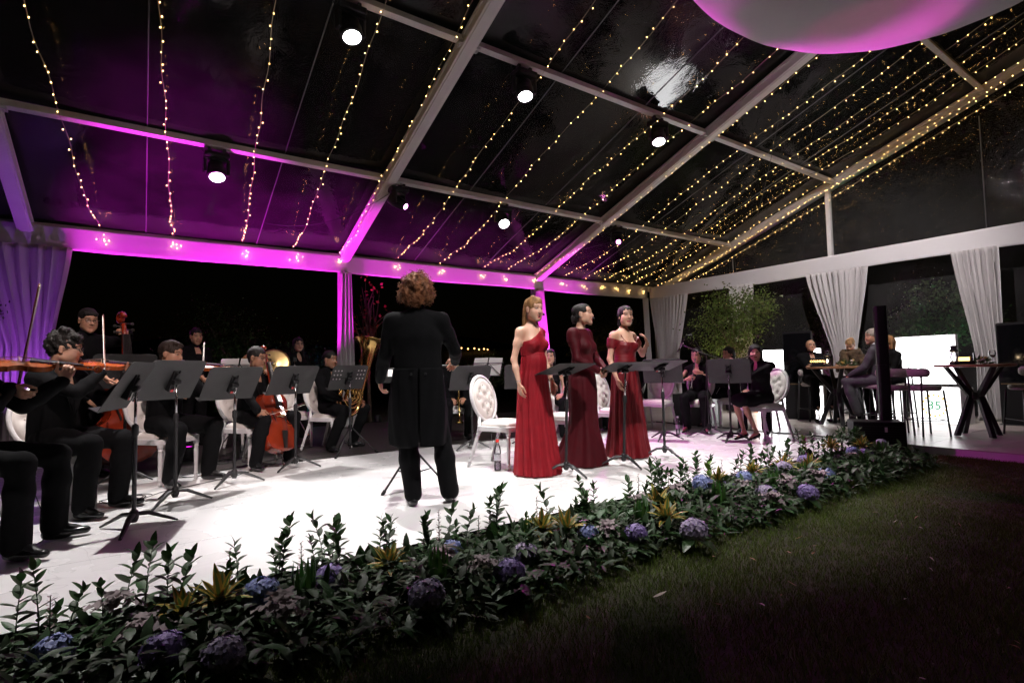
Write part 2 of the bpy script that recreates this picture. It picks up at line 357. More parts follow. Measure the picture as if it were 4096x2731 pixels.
film = film_mat('clear_roof_film', haze=.016, bstr=.22); wall_film = film_mat('clear_wall_film', haze=.025, bstr=.5, scale=3.0)
seam = mat('film_seam', (.10,.10,.11), .3)
for i in range(4):
    x0, x1 = RX[i]+.05, RX[i+1]-.05; nx, ny = 40, 80
    U, V = np.meshgrid(np.linspace(0,1,nx), np.linspace(0,1,ny)); X = x0+(x1-x0)*U; Y = EY+.1+(RY-EY-.1)*V
    Q = np.stack([X.ravel(), Y.ravel(), np.zeros(X.size)], 1)
    sag = .05*np.sin(math.pi*U)+(.022*vnoise(Q, 20+i, 1.6, 3)).reshape(U.shape)*np.sin(math.pi*U)**.5
    Z = EZ+SL*(EY-Y)-.005-sag
    v = MB(); v.grid(np.stack([X, Y, Z], 2)); ro = v.build('roof_panel', film, tent, smooth=True)
    for f in (.33, .67):
        j = int(f*(nx-1)); v = MB(); v.tube([(X[k,j], Y[k,j], Z[k,j]-.004) for k in range(0, ny, 4)], .007, 5); v.build('weld_seam', seam, ro)
# gable end: film wall from floor to roof, posts
GX = 12.52
for (ya, yb) in ((10.4, 5.62), (5.53, .45), (.35, -4.2)):
    n = 30; m_ = 30; ys = np.linspace(ya, yb, n); U, V = np.meshgrid(ys, np.linspace(0,1,m_)); top = np.minimum(EZ+SL*(EY-U), EZ+SL*(EY-RY)-abs(np.minimum(U-RY, 0))*SL)-.18
    Z = V*top; Q = np.stack([np.zeros(U.size), U.ravel(), Z.ravel()], 1)
    X = GX+(.035*vnoise(Q, 41+int(yb), 1.8, 3)).reshape(U.shape)
    v = MB(); v.grid(np.stack([X, U, Z], 2)); wo = v.build('wall_panel', wall_film, tent, smooth=True)
    k = int(n*.5)
    v = MB(); v.tube([(GX-.05, U[r_, k], Z[r_, k]) for r_ in range(0, m_, 3)], .006, 5); v.build('weld_seam', seam, wo)
for yy in (5.575, .4):
    p = MB(); p.box(GX-.05, GX+.06, yy-.042, yy+.042, -.01, rz_(yy)-.24); p.build('post', M['frame_white'], tent, bevel=.005)
p = MB(); p.box(GX-.04, GX+.05, -4.2, 10.4, 3.28, 3.38); p.build('gable_beam', M['frame_white'], tent)

# ------------------------------------------------------------------ valances and curtains
def valance(name, label, a, b, z0, z1, nrm):
    a = np.array(a, float); b = np.array(b, float); L_ = np.linalg.norm(b-a); n = int(L_*9); m_ = 10; nrm = np.array(nrm, float)
    P = np.zeros((m_, n, 3))
    for i in range(m_):
        f = i/(m_-1)
        for j in range(n):
            t = j/(n-1); p = a+(b-a)*t; s = t*L_
            w = .014*math.sin(s*1.9+.6*math.sin(s*.8))*(1-f)+.008*math.sin(s*6.3+1.3*math.sin(s*1.7))
            P[i,j,:2] = p+nrm*w; P[i,j,2] = z0+(z1-z0)*f+.012*math.sin(s*1.3)*(1-f)
    v = MB(); v.grid(P); o = v.build(name, M['sheet'], None, smooth=True)
    sol = o.modifiers.new('thick', 'SOLIDIFY'); sol.thickness = .004
    return tag(o, label, 'valance')
valance('cloth_valance', 'long white cloth valance along the open back side, washed magenta', (-8.5, 10.36), (11.98, 10.36), 3.0, 3.36, (0,1))
valance('cloth_valance', 'white cloth valance along the gable end above the bar', (12.0, 10.3), (12.0, -4.0), 2.97, 3.33, (1,0))
def curtain(label, a, b, z1, c, d, ztie, e, g_, z0, folds, amp, seed, wall):
    """pleated cloth: top edge a..b at z1, gathered c..d at ztie, foot e..g_ at z0 (positions along the wall); wall maps (s, depth, z)->xyz"""
    n = folds*10; m_ = 46; P = np.zeros((m_, n, 3)); r_ = random.Random(seed); ph = [r_.uniform(-.9,.9) for _ in range(folds+2)]
    for i in range(m_):
        z = z1+(z0-z1)*i/(m_-1)
        if z > ztie:
            t = (z1-z)/(z1-ztie+1e-9); t2 = t*t*(3-2*t)*.35+t*.65; l = a+(c-a)*t2; h_ = b+(d-b)*t2
        else:
            t = (ztie-z)/(ztie-z0+1e-9); t = math.sqrt(t); l = c+(e-c)*t; h_ = d+(g_-d)*t
        sq = max(.35, (h_-l)/(b-a+1e-9))
        for j in range(n):
            u = j/(n-1); k = u*folds; i0 = int(k); pp = ph[i0]*(1-k+i0)+ph[i0+1]*(k-i0)
            w = amp*math.sin(k*2*math.pi+pp)*min(1.3, .7+.5/sq**.5)+amp*.35*math.sin(k*4.4*math.pi+pp*2+z*.7)
            P[i,j] = wall(l+(h_-l)*u+.25*amp*math.sin(k*4*math.pi+pp), w, z)
    v = MB(); v.grid(P); o = v.build('curtain', M['curtain'], None, smooth=True); o.modifiers.new('thick', 'SOLIDIFY').thickness = .003
    return tag(o, label, 'curtain', 'white curtains of the marquee')
back = lambda s, w, z: (s, 10.30+w, z)
gab = lambda s, w, z: (11.93+w, s, z)
curtain('wide white curtain at far left, lit purple, drawn left behind the violinists', -3.6, -.93, 3.02, -2.3, -1.14, 1.5, -2.4, -1.1, 0, 15, .045, 1, back)
curtain('narrow white curtain wrapping the post left of the conductor', 3.1, 3.32, 3.02, 3.03, 3.38, 1.2, 2.98, 3.42, 0, 4, .03, 2, back)
curtain('narrow pink-lit curtain wrapping the post behind the blonde singer', 7.86, 8.1, 3.02, 7.85, 8.28, 1.2, 7.8, 8.35, 0, 4, .03, 3, back)
curtain('thin strip of curtain on the back side of the corner post', 11.72, 11.90, 3.02, 11.75, 11.96, 1.6, 11.8, 12.0, 0, 3, .03, 4, back)
curtain('white curtain in the far corner, right of the singers', 8.95, 10.22, 3.0, 9.3, 9.95, 1.3, 9.25, 9.95, 0, 11, .04, 5, gab)
curtain('white curtain behind the leafy potted tree', 7.08, 7.72, 3.0, 7.2, 7.6, 1.2, 7.15, 7.65, 0, 6, .04, 6, gab)
curtain('white hourglass curtain behind the bald seated guest', 4.63, 5.85, 2.99, 4.93, 5.33, 1.1, 4.8, 5.4, 0, 11, .045, 7, gab)
curtain('white curtain at far right beside the black screen panel', 2.64, 3.30, 2.99, 2.66, 3.02, 1.0, 2.55, 3.05, 0, 8, .045, 8, gab)
curtain('white curtain beyond the right edge of the bar', -.3, .75, 2.99, .1, .45, 1.0, 0, .5, 0, 9, .045, 9, gab)

# ------------------------------------------------------------------ round ceiling drape
dp = MB(); n, m_ = 72, 26; P = np.zeros((m_, n, 3))
DC = (5.4, 1.55, 5.24); DR = 2.3
for i in range(m_):
    t = i/(m_-1); 
    for j in range(n):
        a = 2*math.pi*j/n; rr = DR*math.sin(t*math.pi/2)**.75
        pl = .012*math.sin(a*18)*t+.03*math.sin(a*3+1+2*t)*t
        P[i,j] = (DC[0]+rr*math.cos(a)*1.05, DC[1]+rr*math.sin(a)*.86, DC[2]-.80*math.cos(t*math.pi/2)**.9+pl*.6)
dp.grid(P, closed=True)
P2 = np.zeros((4, n, 3))
for i in range(4): P2[i] = P[-1]+np.array([0,0,.14*i])
dp.grid(P2, closed=True)
dro = dp.build('ceiling_drape', M['sheet'], None, smooth=True); dro.modifiers.new('thick', 'SOLIDIFY').thickness = .004
tag(dro, 'billowing round white cloth hung under the roof ridge at upper right', 'drape')
for k in range(4):
    pass

# ------------------------------------------------------------------ stage lamps
lens_w = emis('lens_white', (1,.98,1), 28); lens_m = emis('lens_magenta', (1,.25,.85), 16)
FIX = []
def fixture(label, x, py, target, kind, power, col, size, blend=.5, z=None, light=True, rad=.035):
    z = z or (rz_(py)-.19)
    t = thing('stage_lamp', label, 'stage lamp', (x, py, z), 0, 'moving-head lamps clamped under the purlins')
    for s in (-.09, .09):
        c = MB(); c.box(s-.02, s+.02, -.03, .03, -.05, .025); c.tube([(s, 0, -.02), (s+.05, 0, -.02)], .012, 6); c.build('clamp', M['black_metal'], t)
    b = MB(); b.box(-.15, .15, -.1, .1, -.125, -.05); b.box(-.14, .14, -.105, .105, -.112, -.064); b.build('base', M['black_plastic'], t, bevel=.012)
    hc = Vector((0, 0, -.29)); d = (Vector(target)-(Vector((x, py, z))+hc)).normalized(); ax = math.atan2(d.x, -d.y)  # pan
    q = Matrix.Rotation(ax, 3, 'Z')
    y_ = MB()
    for s in (-1, 1):
        y_.box(s*.14-.02, s*.14+.02, -.045, .045, -.33, -.145, rot=Euler((0,0,ax)))
    y_.box(-.16, .16, -.05, .05, -.152, -.124, rot=Euler((0,0,ax))); y_.build('yoke', M['black_plastic'], t, bevel=.012)
    R0 = .108 if kind == 'wash' else .085
    prof = [(.04,-.15),(.075,-.145),(.10,-.11),(R0,-.03),(R0+.004,.06),(R0+.01,.065),(R0+.01,.10),(R0-.004,.104)] if kind == 'wash' else [(.05,-.17),(.09,-.16),(.1,-.1),(.095,.04),(.075,.12),(.06,.15),(.055,.152)]
    ze = prof[-1][1]
    h_ = MB(); h_.lathe(prof, 20, a=hc, b=hc+d); ho = h_.build('head', M['black_plastic'], t, smooth=True, angle=35)
    h_ = MB()
    for k in range(3): h_.lathe([(R0+.006, -.02+.025*k), (R0+.009, -.015+.025*k), (R0+.006, -.008+.025*k)], 20, a=hc, b=hc+d, cap=False)
    h_.build('cooling_rib', M['black_metal'], ho, smooth=True)
    rl = (R0-.008) if kind == 'wash' else .05
    l = MB(); l.lathe([(rl, ze-.004), (rl*.8, ze+.006), (rl*.3, ze+.012), (.001, ze+.012)], 20, a=hc, b=hc+d)
    l.build('lens', lens_w if kind == 'wash' else lens_m, ho, smooth=True)
    cb = MB(); cb.tube([(-.12, .06, -.06), (-.16, .05, -.02), (-.2, .02, .03), (-.28, 0, .05), (-.5, .0, .06)], .006, 5); cb.build('cable', M['cable'], t)
    if light:
        sp = spot('lamp_beam', t, Vector((x, py, z))+hc+d*(ze+.03), target, power, col, size, blend, rad)
    FIX.append(t); return t
WH = (1.0, .955, .93); MG = (1.0, .03, .75); PU = (.62, .10, 1.0)
PW = 620
fixture('white wash lamp on the left purlin above the viola player', .76, 8.02, (.9, 6.5, .4), 'wash', PW*.8, WH, 40)
fixture('largest white wash lamp at the top edge, above the conductor', 1.76, 5.45, (2.0, 4.0, 0), 'wash', PW*1.15, WH, 46)
fixture('white wash lamp on the upper purlin, above the blonde singer', 4.05, 5.45, (3.7, 4.3, .6), 'wash', PW*1.0, WH, 55)
fixture('white wash lamp on the upper purlin, nearest the second rafter', 6.68, 5.45, (5.9, 4.3, .2), 'wash', PW*1.25, WH, 55)
fixture('small white wash lamp on the lower purlin between two magenta ones', 5.4, 8.02, (4.6, 5.2, .2), 'wash', PW*.5, WH, 50)
fixture('white wash lamp out over the violins at the left', -.55, 5.45, (-.1, 4.4, 0), 'wash', PW*1.25, WH, 50)
fixture('magenta spot lamp hanging beside the first rafter', 3.36, 8.02, (6.2, 4.4, .9), 'spot', PW*.7, MG, 46)
fixture('magenta spot lamp beyond the second rafter', 8.4, 8.02, (4.4, 4.2, .9), 'spot', PW*.6, MG, 46)
fixture('pink front lamp behind the round ceiling drape', 7.4, .75, (4.3, 4.3, 1.4), 'spot', PW*2.0, (1.0,.10,.42), 26)
fixture('white front lamp under the ridge over the lawn', 2.4, .75, (3.8, 4.35, 1.3), 'wash', PW*2.6, WH, 66, .95)
fixture('unseen pinkish white lamp added to brighten the gable curtains', 7.5, 2.85, (12.0, 5.2, 1.5), 'wash', PW*1.5, (1.0,.90,.90), 78, .8)  # unseen lamp, added to brighten the gable curtains
fixture('soft white front lamp over the lawn facing the strings', -.3, .75, (.2, 6.6, 1.25), 'wash', PW*2.2, (1.0,.80,.76), 29, .6)
# small uplighters on the deck along the open back side
def uplighter(label, x, y, target, power, col, size, blend=.7, z=-.006):
    t = thing('uplighter', label, 'uplighter', (x, y, z), 0, 'floor uplighters along the tent sides')
    d = (Vector(target)-Vector((x, y, z+.12))).normalized(); c = Vector((0,0,.12))
    b = MB(); b.lathe([(.05,-.09),(.07,-.08),(.078,.06),(.07,.065)], 14, a=c, b=c+d); h_ = b.build('can', M['black_plastic'], t, smooth=True, angle=35)
    k = MB(); k.tube([(-.09,0,.0),(-.09,0,.12)], .008, 6); k.tube([(.09,0,.0),(.09,0,.12)], .008, 6); k.box(-.1,.1,-.06,.06,0,.012); k.build('bracket', M['black_metal'], t)
    l = MB(); l.lathe([(.064,.062),(.03,.068),(.001,.068)], 14, a=c, b=c+d); l.build('lens', emis('lens_'+'%d%d%d' % tuple(int(9*q) for q in col), col, 2), h_, smooth=True)
    spot('uplight_beam', t, Vector((x, y, z))+c+d*.1, target, power, col, size, blend, .1); return t
uplighter('magenta uplighter on the deck behind the double bass', .25, 9.75, (.8, 10.25, 3.25), 1500, (1,.02,.9), 70, .3)
uplighter('purple uplighter at the foot of the far left curtain', -1.2, 9.3, (-1.6, 10.4, 2.9), 100, (.50,.08,1.0), 95)
uplighter('magenta uplighter on the deck behind the tuba player', 1.45, 9.6, (2.2, 10.4, 3.25), 800, (1,.02,.9), 76, .4)
uplighter('magenta uplighter on the deck behind the conductor', 5.3, 9.3, (5.2, 10.4, 3.2), 800, (1,.04,.85), 72)
uplighter('magenta uplighter on the deck behind the blonde singer', 7.7, 9.5, (8.1, 10.4, 3.2), 1000, (1,.04,.85), 64)
uplighter('magenta uplighter on the deck straight below the left purlin', .45, 7.75, (.45, 8.02, 4.2), 1200, (1,.02,.9), 40, .9)
uplighter('narrow magenta uplighter on the deck aimed at the round ceiling drape', 8.3, 9.3, (6.3, 3.6, 4.7), 2600, (1,.04,.8), 22, .4)
# ------------------------------------------------------------------ chairs
def make_chair():
    t = thing('banquet_chair', 'x', 'chair', (0,0,0), 0, 'white oval-back chairs on the stage')
    w = M['white_paint']
    # seat frame
    f = MB(); f.prism(rrect(.47, .45, .07), .395, .45, None); f.build('seat_frame', w, t, bevel=.006)
    # cushion
    c = MB(); n, m_ = 32, 8; P = np.zeros((m_+1, n, 3))
    for i in range(m_+1):
        u = i/m_; q = math.cos(u*math.pi/2)**.45 if u < 1 else .001
        for j in range(n):
            a = 2*math.pi*j/n; ca, sa = math.cos(a), math.sin(a); e = 5.0
            rr = 1/((abs(ca)**e+abs(sa)**e)**(1/e)); P[i,j] = (.218*q*rr*ca, .208*q*rr*sa, .451+.062*math.sin(u*math.pi/2)**.8)
    c.grid(P, closed=True); c.build('seat_cushion', M['pad'], t, smooth=True)
    # front turned legs
    pr = [(.013,0),(.017,.004),(.019,.03),(.014,.045),(.016,.05),(.022,.06),(.016,.072),(.017,.08),(.021,.30),(.019,.33),(.025,.34),(.019,.352),(.023,.36),(.029,.372),(.028,.396)]
    for s in (-1, 1):
        l = MB(); l.lathe(pr, 12, (s*.195, .185, 0)); l.build('leg', w, t, smooth=True, angle=50)
    for s in (-1, 1):
        l = MB(); a = Vector((s*.215, -.34, 0)); b_ = Vector((s*.19, -.19, .42)); l.lathe([(r_, z*1.115) for r_, z in pr], 12, a=a, b=b_); l.build('leg', w, t, smooth=True, angle=50)
    # back: supports and oval frame with tufted pad
    tilt = R(13); cz = .735
    def bk(x, z, y=0): # back plane coordinates
        return (x, -.215-(z-.45)*math.tan(tilt)+y*math.cos(tilt), z+y*math.sin(tilt)*.0)
    for s in (-1, 1):
        l = MB(); l.tube([(s*.195, -.195, .40), (s*.17, -.213, .47), bk(s*.145, .53), bk(s*.125, .565)], [.024,.021,.019,.017], 8); l.build('back_support', w, t, smooth=True)
    A, B_ = .208, .245
    fr = MB(); n = 56; P = np.zeros((n, 10, 3))
    for j in range(n):
        a = 2*math.pi*j/n; cx, cz_ = A*math.cos(a), B_*math.sin(a)
        for k in range(10):
            q = 2*math.pi*k/10; dr = .019*math.cos(q); dy = .023*math.sin(q); P[j,k] = bk((A+dr)*math.cos(a), cz+(B_+dr)*math.sin(a), dy)
    P = np.concatenate([P, P[:1]]); fr.grid(P, closed=True); fr.build('back_frame', w, t, smooth=True)
    btn = [(0,.15),(-.075,.085),(.075,.085),(0,.045),(-.115,.0),(.115,.0),(0,-.05),(-.07,-.095),(.07,-.095),(0,-.16)]
    for side in (1, -1):
        p = MB(); n, m_ = 44, 15; P = np.zeros((m_+1, n, 3))
        for i in range(m_+1):
            q = i/m_
            for j in range(n):
                a = 2*math.pi*j/n; x = (A-.012)*q*math.cos(a); z = (B_-.012)*q*math.sin(a)
                h_ = .038*(1-q**4)**.6+.004
                for (bx, bz) in btn: h_ -= .020*math.exp(-((x-bx)**2+(z-bz)**2)/.0006)
                u1 = (x*.79+z*.62)/.118; u2 = (x*.79-z*.62)/.118
                h_ -= .005*(math.exp(-((u1-round(u1))/.1)**2)+math.exp(-((u2-round(u2))/.1)**2))*(1-q**6)
                P[i,j] = bk(x, cz+z, side*max(.002, h_))
        p.grid(P, closed=True); po = p.build('back_pad', M['pad'], t, smooth=True)
        if side == 1:
            bm_ = MB(); bm_.sphere((0,0,0), .0105, 8, 5, (1,.6,1)); bme = bm_.mesh('button', M['pad'], True)
            for (bx, bz) in btn:
                o = link('button', bme, po); o.location = bk(bx, cz+bz, .026)
    return t
chair0 = make_chair(); _first = [True]
def chair(label, x, y, dx, dy):
    if _first[0]:
        _first[0] = False; chair0['label'] = label; L_ = math.hypot(dx, dy); x += .08*dx/L_; y += .08*dy/L_; chair0.location = (x, y, .0); chair0.rotation_euler = (0,0,face_rz(dx, dy)); return chair0
    L_ = math.hypot(dx, dy) if 'under' in label else 1e9; return copy_tree(chair0, None, label, (x+.08*dx/L_, y+.08*dy/L_, .0), face_rz(dx, dy))
# ------------------------------------------------------------------ music stands
def music_stand(label, x, y, dx, dy, hz=.98, tilt=48, lean=(0,0), sheet=0, w=.56, h=.37, chrome=.1, sticker=True, tripod='flat', perf=False, legrot=0, red=True):
    """(dx,dy) is the way the music faces: towards the player. tilt = degrees of the desk from horizontal"""
    t = thing('music_stand', label, 'music stand', (x, y, 0), face_rz(dx, dy), 'black music stands on the stage')
    top = Vector((lean[0], lean[1], hz)); bas = Vector((0,0,.16)); d = (top-bas)
    p = MB(); p.tube([(0,0,.07), bas+d*.62], .0145, 10); p.lathe([(.02,0),(.022,.02),(.022,.06),(.017,.075)], 10, a=bas+d*.60, b=top); p.build('pole', M['black_metal'], t, smooth=True, angle=40)
    q = MB(); q.tube([bas+d*.6, top], .0095, 8); q.build('inner_tube', M['chrome'] if chrome else M['black_metal'], t, smooth=True)
    if tripod == 'flat':
        for k in range(3):
            a = R(120*k+legrot); l = MB(); ca, sa = math.cos(a), math.sin(a)
            l.tube([(.015*ca, .015*sa, .105), (.09*ca, .09*sa, .098), (.27*ca, .27*sa, .008)], [.02,.021,.011], 8, flat=.7); l.build('leg', M['black_metal'], t, smooth=True, angle=50)
        hb = MB(); hb.lathe([(.018,.05),(.03,.075),(.034,.1),(.026,.125),(.018,.135)], 12); hb.build('hub', M['black_metal'], t, smooth=True)
    else:
        for k in range(3):
            a = R(120*k+legrot); l = MB(); ca, sa = math.cos(a), math.sin(a)
            l.tube([(.02*ca, .02*sa, .34), (.33*ca, .33*sa, .012)], .0095, 6); l.tube([(.018*ca, .018*sa, .13), (.17*ca, .17*sa, .175)], .006, 5); l.build('leg', M['black_metal'], t, smooth=True)
            fo = MB(); fo.lathe([(.012,-.02),(.016,0),(.016,.03)], 8, a=(.335*ca,.335*sa,.008), b=(.30*ca,.30*sa,.045)); fo.build('foot', M['black_plastic'], t, smooth=True)
        hb = MB(); hb.lathe([(.02,.31),(.024,.32),(.024,.37),(.017,.38)], 10); hb.lathe([(.02,.11),(.022,.12),(.022,.15),(.017,.16)], 10); hb.build('hub', M['black_plastic'], t, smooth=True)
    th = R(tilt)
    # desk frame: u across (x), v up the slope (leans away from player: -y), n towards the player/up
    vv = Vector((0, -math.cos(th), math.sin(th))); nn = Vector((0, math.sin(th), math.cos(th))); ce = top+nn*.045
    def tf(v): 
        return np.array([ce+Vector((1,0,0))*a+vv*b_+nn*c for a, b_, c in v])
    poly = [(-w/2, -h/2), (w/2, -h/2)]
    for i in range(6):
        a = R(90*i/5); poly.append((w/2-.045+.045*math.cos(a), h/2-.045+.045*math.sin(a)))
    for i in range(6):
        a = R(90+90*i/5); poly.append((-w/2+.045+.045*math.cos(a), h/2-.045+.045*math.sin(a)))
    k = MB(); k.prism(poly, -.0018, .0018, tf); dsk = k.build('desk', M['desk_black'], t)
    k = MB(); v = np.array([(x_, y_, z_) for z_ in (-.0018, .056) for (x_, y_) in ((-w/2,-h/2-.001),(w/2,-h/2-.001),(w/2,-h/2-.005),(-w/2,-h/2-.005))]); k.add(tf(v), [(0,1,2,3),(7,6,5,4),(0,4,5,1),(1,5,6,2),(2,6,7,3),(3,7,4,0)]); k.build('lip', M['desk_black'], dsk)
    k = MB(); v = np.array([(x_, y_, z_) for (x_, y_) in ((-.012,.075),(.012,.075),(.038,-.085),(-.038,-.085)) for z_ in (-.003, -.034)])
    k.add(tf(v), [(0,2,3,1),(2,4,5,3),(4,6,7,5),(6,0,1,7),(1,3,5,7),(0,6,4,2)]); k.build('bracket', M['black_plastic'], t, bevel=.004)
    for s in (-1, 1):
        k = MB(); v = np.array([(s*.03+x_*.004, y_, z_) for x_ in (-1,1) for (y_, z_) in ((.09,-.003),(.09,-.012),(-.09,-.045),(-.09,-.003))]); k.add(tf(v), [(0,1,2,3),(7,6,5,4),(0,4,5,1),(1,5,6,2),(2,6,7,3),(3,7,4,0)]); k.build('bracket_wing', M['black_plastic'], t)
    kn = MB(); kn.lathe([(.02,-.035),(.024,-.03),(.024,.03),(.02,.035)], 10, a=top+Vector((-.001,0,-.0)), b=top+Vector((.05,0,0))); kn.build('tilt_hinge', M['black_plastic'], t, smooth=True, angle=40)
    if perf:
        for s in (-1, 1):
            for i in range(3):
                for j in range(3):
                    k = MB(); k.lathe([(.0105,-.0032),(.0105,.0032)], 10); me = k.mesh('punched_hole', MATS.get('hole') or mat('hole', (.35,.33,.33), .6)); o = link('punched_hole', me, dsk)
                    o.matrix_basis = Matrix.Translation(ce+Vector((s*(.12+.045*i),0,0))+vv*(.1-.06*j)) @ nn.to_track_quat('Z','Y').to_matrix().to_4x4()
        k = MB(); v = np.array([(x_, y_, z_) for x_ in (-w/2,w/2) for (y_, z_) in ((.012,-.002),(.012,-.012),(0,-.012),(0,-.002))]); k.add(tf(v), [(0,1,2,3),(7,6,5,4),(0,4,5,1),(1,5,6,2),(2,6,7,3),(3,7,4,0)]); k.build('rib', M['desk_black'], dsk)
    if sticker:
        k = MB(); v = np.array([(.012, -.09, -.0465),(.042,-.09,-.0465),(.042,-.035,-.0365),(.012,-.035,-.0365)]); v[:,2] -= .001; k.add(tf(v), [(3,2,1,0)]); k.build('barcode_sticker', M['paper'], t)
        if red:
            k = MB(); v = np.array([(-.02, -.09, -.047),(.008,-.09,-.047),(.008,-.068,-.043),(-.02,-.068,-.043)]); v[:,2] -= .001; k.add(tf(v), [(3,2,1,0)]); k.build('red_sticker', mat('red_tape', (.65,.05,.05), .6), t)
    if sheet:
        for s_, (ax_, aw, ah, rot) in enumerate(((-.11,.21,.29,.02),(.11,.21,.29,-.02))[:sheet]):
            z_ = .006+.002*s_; v = np.array([(ax_-aw/2, -h/2+.004, z_), (ax_+aw/2, -h/2+.004, z_), (ax_+aw/2+rot*.1, -h/2+ah, z_+.004), (ax_-aw/2+rot*.1, -h/2+ah, z_+.004)]); v = np.concatenate([v, v+np.array([0,0,.0012])])
            so = MB(); so.add(tf(v), [(3,2,1,0),(4,5,6,7),(0,1,5,4),(1,2,6,5),(2,3,7,6),(3,0,4,7)])
            sh = so.build('sheet_music', M['paper'], None); sh.matrix_world = t.matrix_basis; sh.location = t.location; sh.rotation_euler = t.rotation_euler
            tag(sh, '%s of white sheet music on the %s' % (('left page','right page')[s_], label.split(',')[0].replace(' hidden by his coat','').replace('black music ','')), 'sheet music')
    return t
def wire_stand(label, x, y, dx, dy, hz=1.05, plab=None):
    """folding wire-frame stand with pages"""
    t = thing('folding_music_stand', label, 'music stand', (x, y, 0), face_rz(dx, dy))
    p = MB(); p.tube([(0,0,.2),(0,0,hz-.06)], .009, 8); p.build('pole', M['black_metal'], t)
    for k in range(3):
        a = R(120*k+20); l = MB(); l.tube([(0,0,.42),(.3*math.cos(a),.3*math.sin(a),.01)], .006, 6); l.build('leg', M['black_metal'], t)
    th = R(62); vv = Vector((0,-math.cos(th),math.sin(th))); nn = Vector((0,math.sin(th),math.cos(th))); c = Vector((0,0,hz))
    def w(a, b_, n_=0): return c+Vector((a,0,0))+vv*b_+nn*n_
    f = MB()
    for a, b_ in (((-.24,-.1),(.24,-.1)),((-.24,.12),(.24,.12)),((-.24,-.1),(-.24,.14)),((.24,-.1),(.24,.14)),((-.24,-.1),(0,.12)),((.24,-.1),(0,.12)),((0,-.1),(0,.14))): f.tube([w(*a), w(*b_)], .005, 5)
    f.build('wire_frame', M['black_metal'], t)
    for s in (-1, 1):
        k = MB(); v = [w(s*.01,-.1,.012), w(s*.225,-.1,.008), w(s*.225,.2,.008), w(s*.01,.2,.016)]; v = v+[q+nn*.002 for q in v]; k.add([tuple(q) for q in v], [(3,2,1,0),(4,5,6,7),(0,1,5,4),(1,2,6,5),(2,3,7,6),(3,0,4,7)])
        o = k.build('sheet_music', M['paper']); o.location = t.location; o.rotation_euler = t.rotation_euler
        tag(o, '%s white page on the %s' % (('left','right')[s > 0], plab or label), 'sheet music')
    return t
# ------------------------------------------------------------------ people: smooth bodies from blended limb volumes
def V3(*a): return np.array(a, float)
def unit(v): v = np.asarray(v, float); return v/(np.linalg.norm(v)+1e-12)
def smin(a, b, k):
    h_ = np.clip(.5+.5*(b-a)/k, 0, 1); return b+(a-b)*h_-k*h_*(1-h_)
class Prim:
    """tapered capsule a->b; flat=(unit vector, factor) thins it along that vector; sub carves; tag = colour slot"""
    __slots__ = ('a','b','ra','rb','flat','k','sub','c')
    def __init__(s, a, b, ra, rb=None, flat=None, k=.02, sub=False, c=0):
        s.a = np.asarray(a, float); s.b = np.asarray(b, float); s.ra = ra; s.rb = ra if rb is None else rb; s.flat = flat; s.k = k; s.sub = sub; s.c = c
    def dist(s, P):
        ab = s.b-s.a; q = P-s.a; L2 = ab@ab
        t = np.clip((q@ab)/L2, 0, 1) if L2 > 1e-10 else np.zeros(q.shape[:-1])
        d = q-t[..., None]*ab
        if s.flat is not None:
            n, f = s.flat; dn = d@n; d = d+(dn*(f-1))[..., None]*n
        return np.sqrt((d*d).sum(-1))-(s.ra+(s.rb-s.ra)*t)
    def box(s, mrg):
        r = max(s.ra, s.rb)+mrg; return np.minimum(s.a, s.b)-r, np.maximum(s.a, s.b)+r
def ell(c, r, axes=None, **kw):
    return Ell(c, r, axes, **kw)
class Ell:
    __slots__ = ('cc','r','ax','k','sub','c')
    def __init__(s, c_, r, axes=None, k=.02, sub=False, c=0):
        s.cc = np.asarray(c_, float); s.r = np.asarray(r, float); s.ax = np.eye(3) if axes is None else np.asarray(axes, float); s.k = k; s.sub = sub; s.c = c
    def dist(s, P):
        q = (P-s.cc)@s.ax.T; u = q/s.r; k0 = np.sqrt((u*u).sum(-1))+1e-9; w = q/(s.r*s.r); k1 = np.sqrt((w*w).sum(-1))+1e-9
        return k0*(k0-1)/k1
    def box(s, mrg):
        r = s.r.max()+mrg; return s.cc-r, s.cc+r
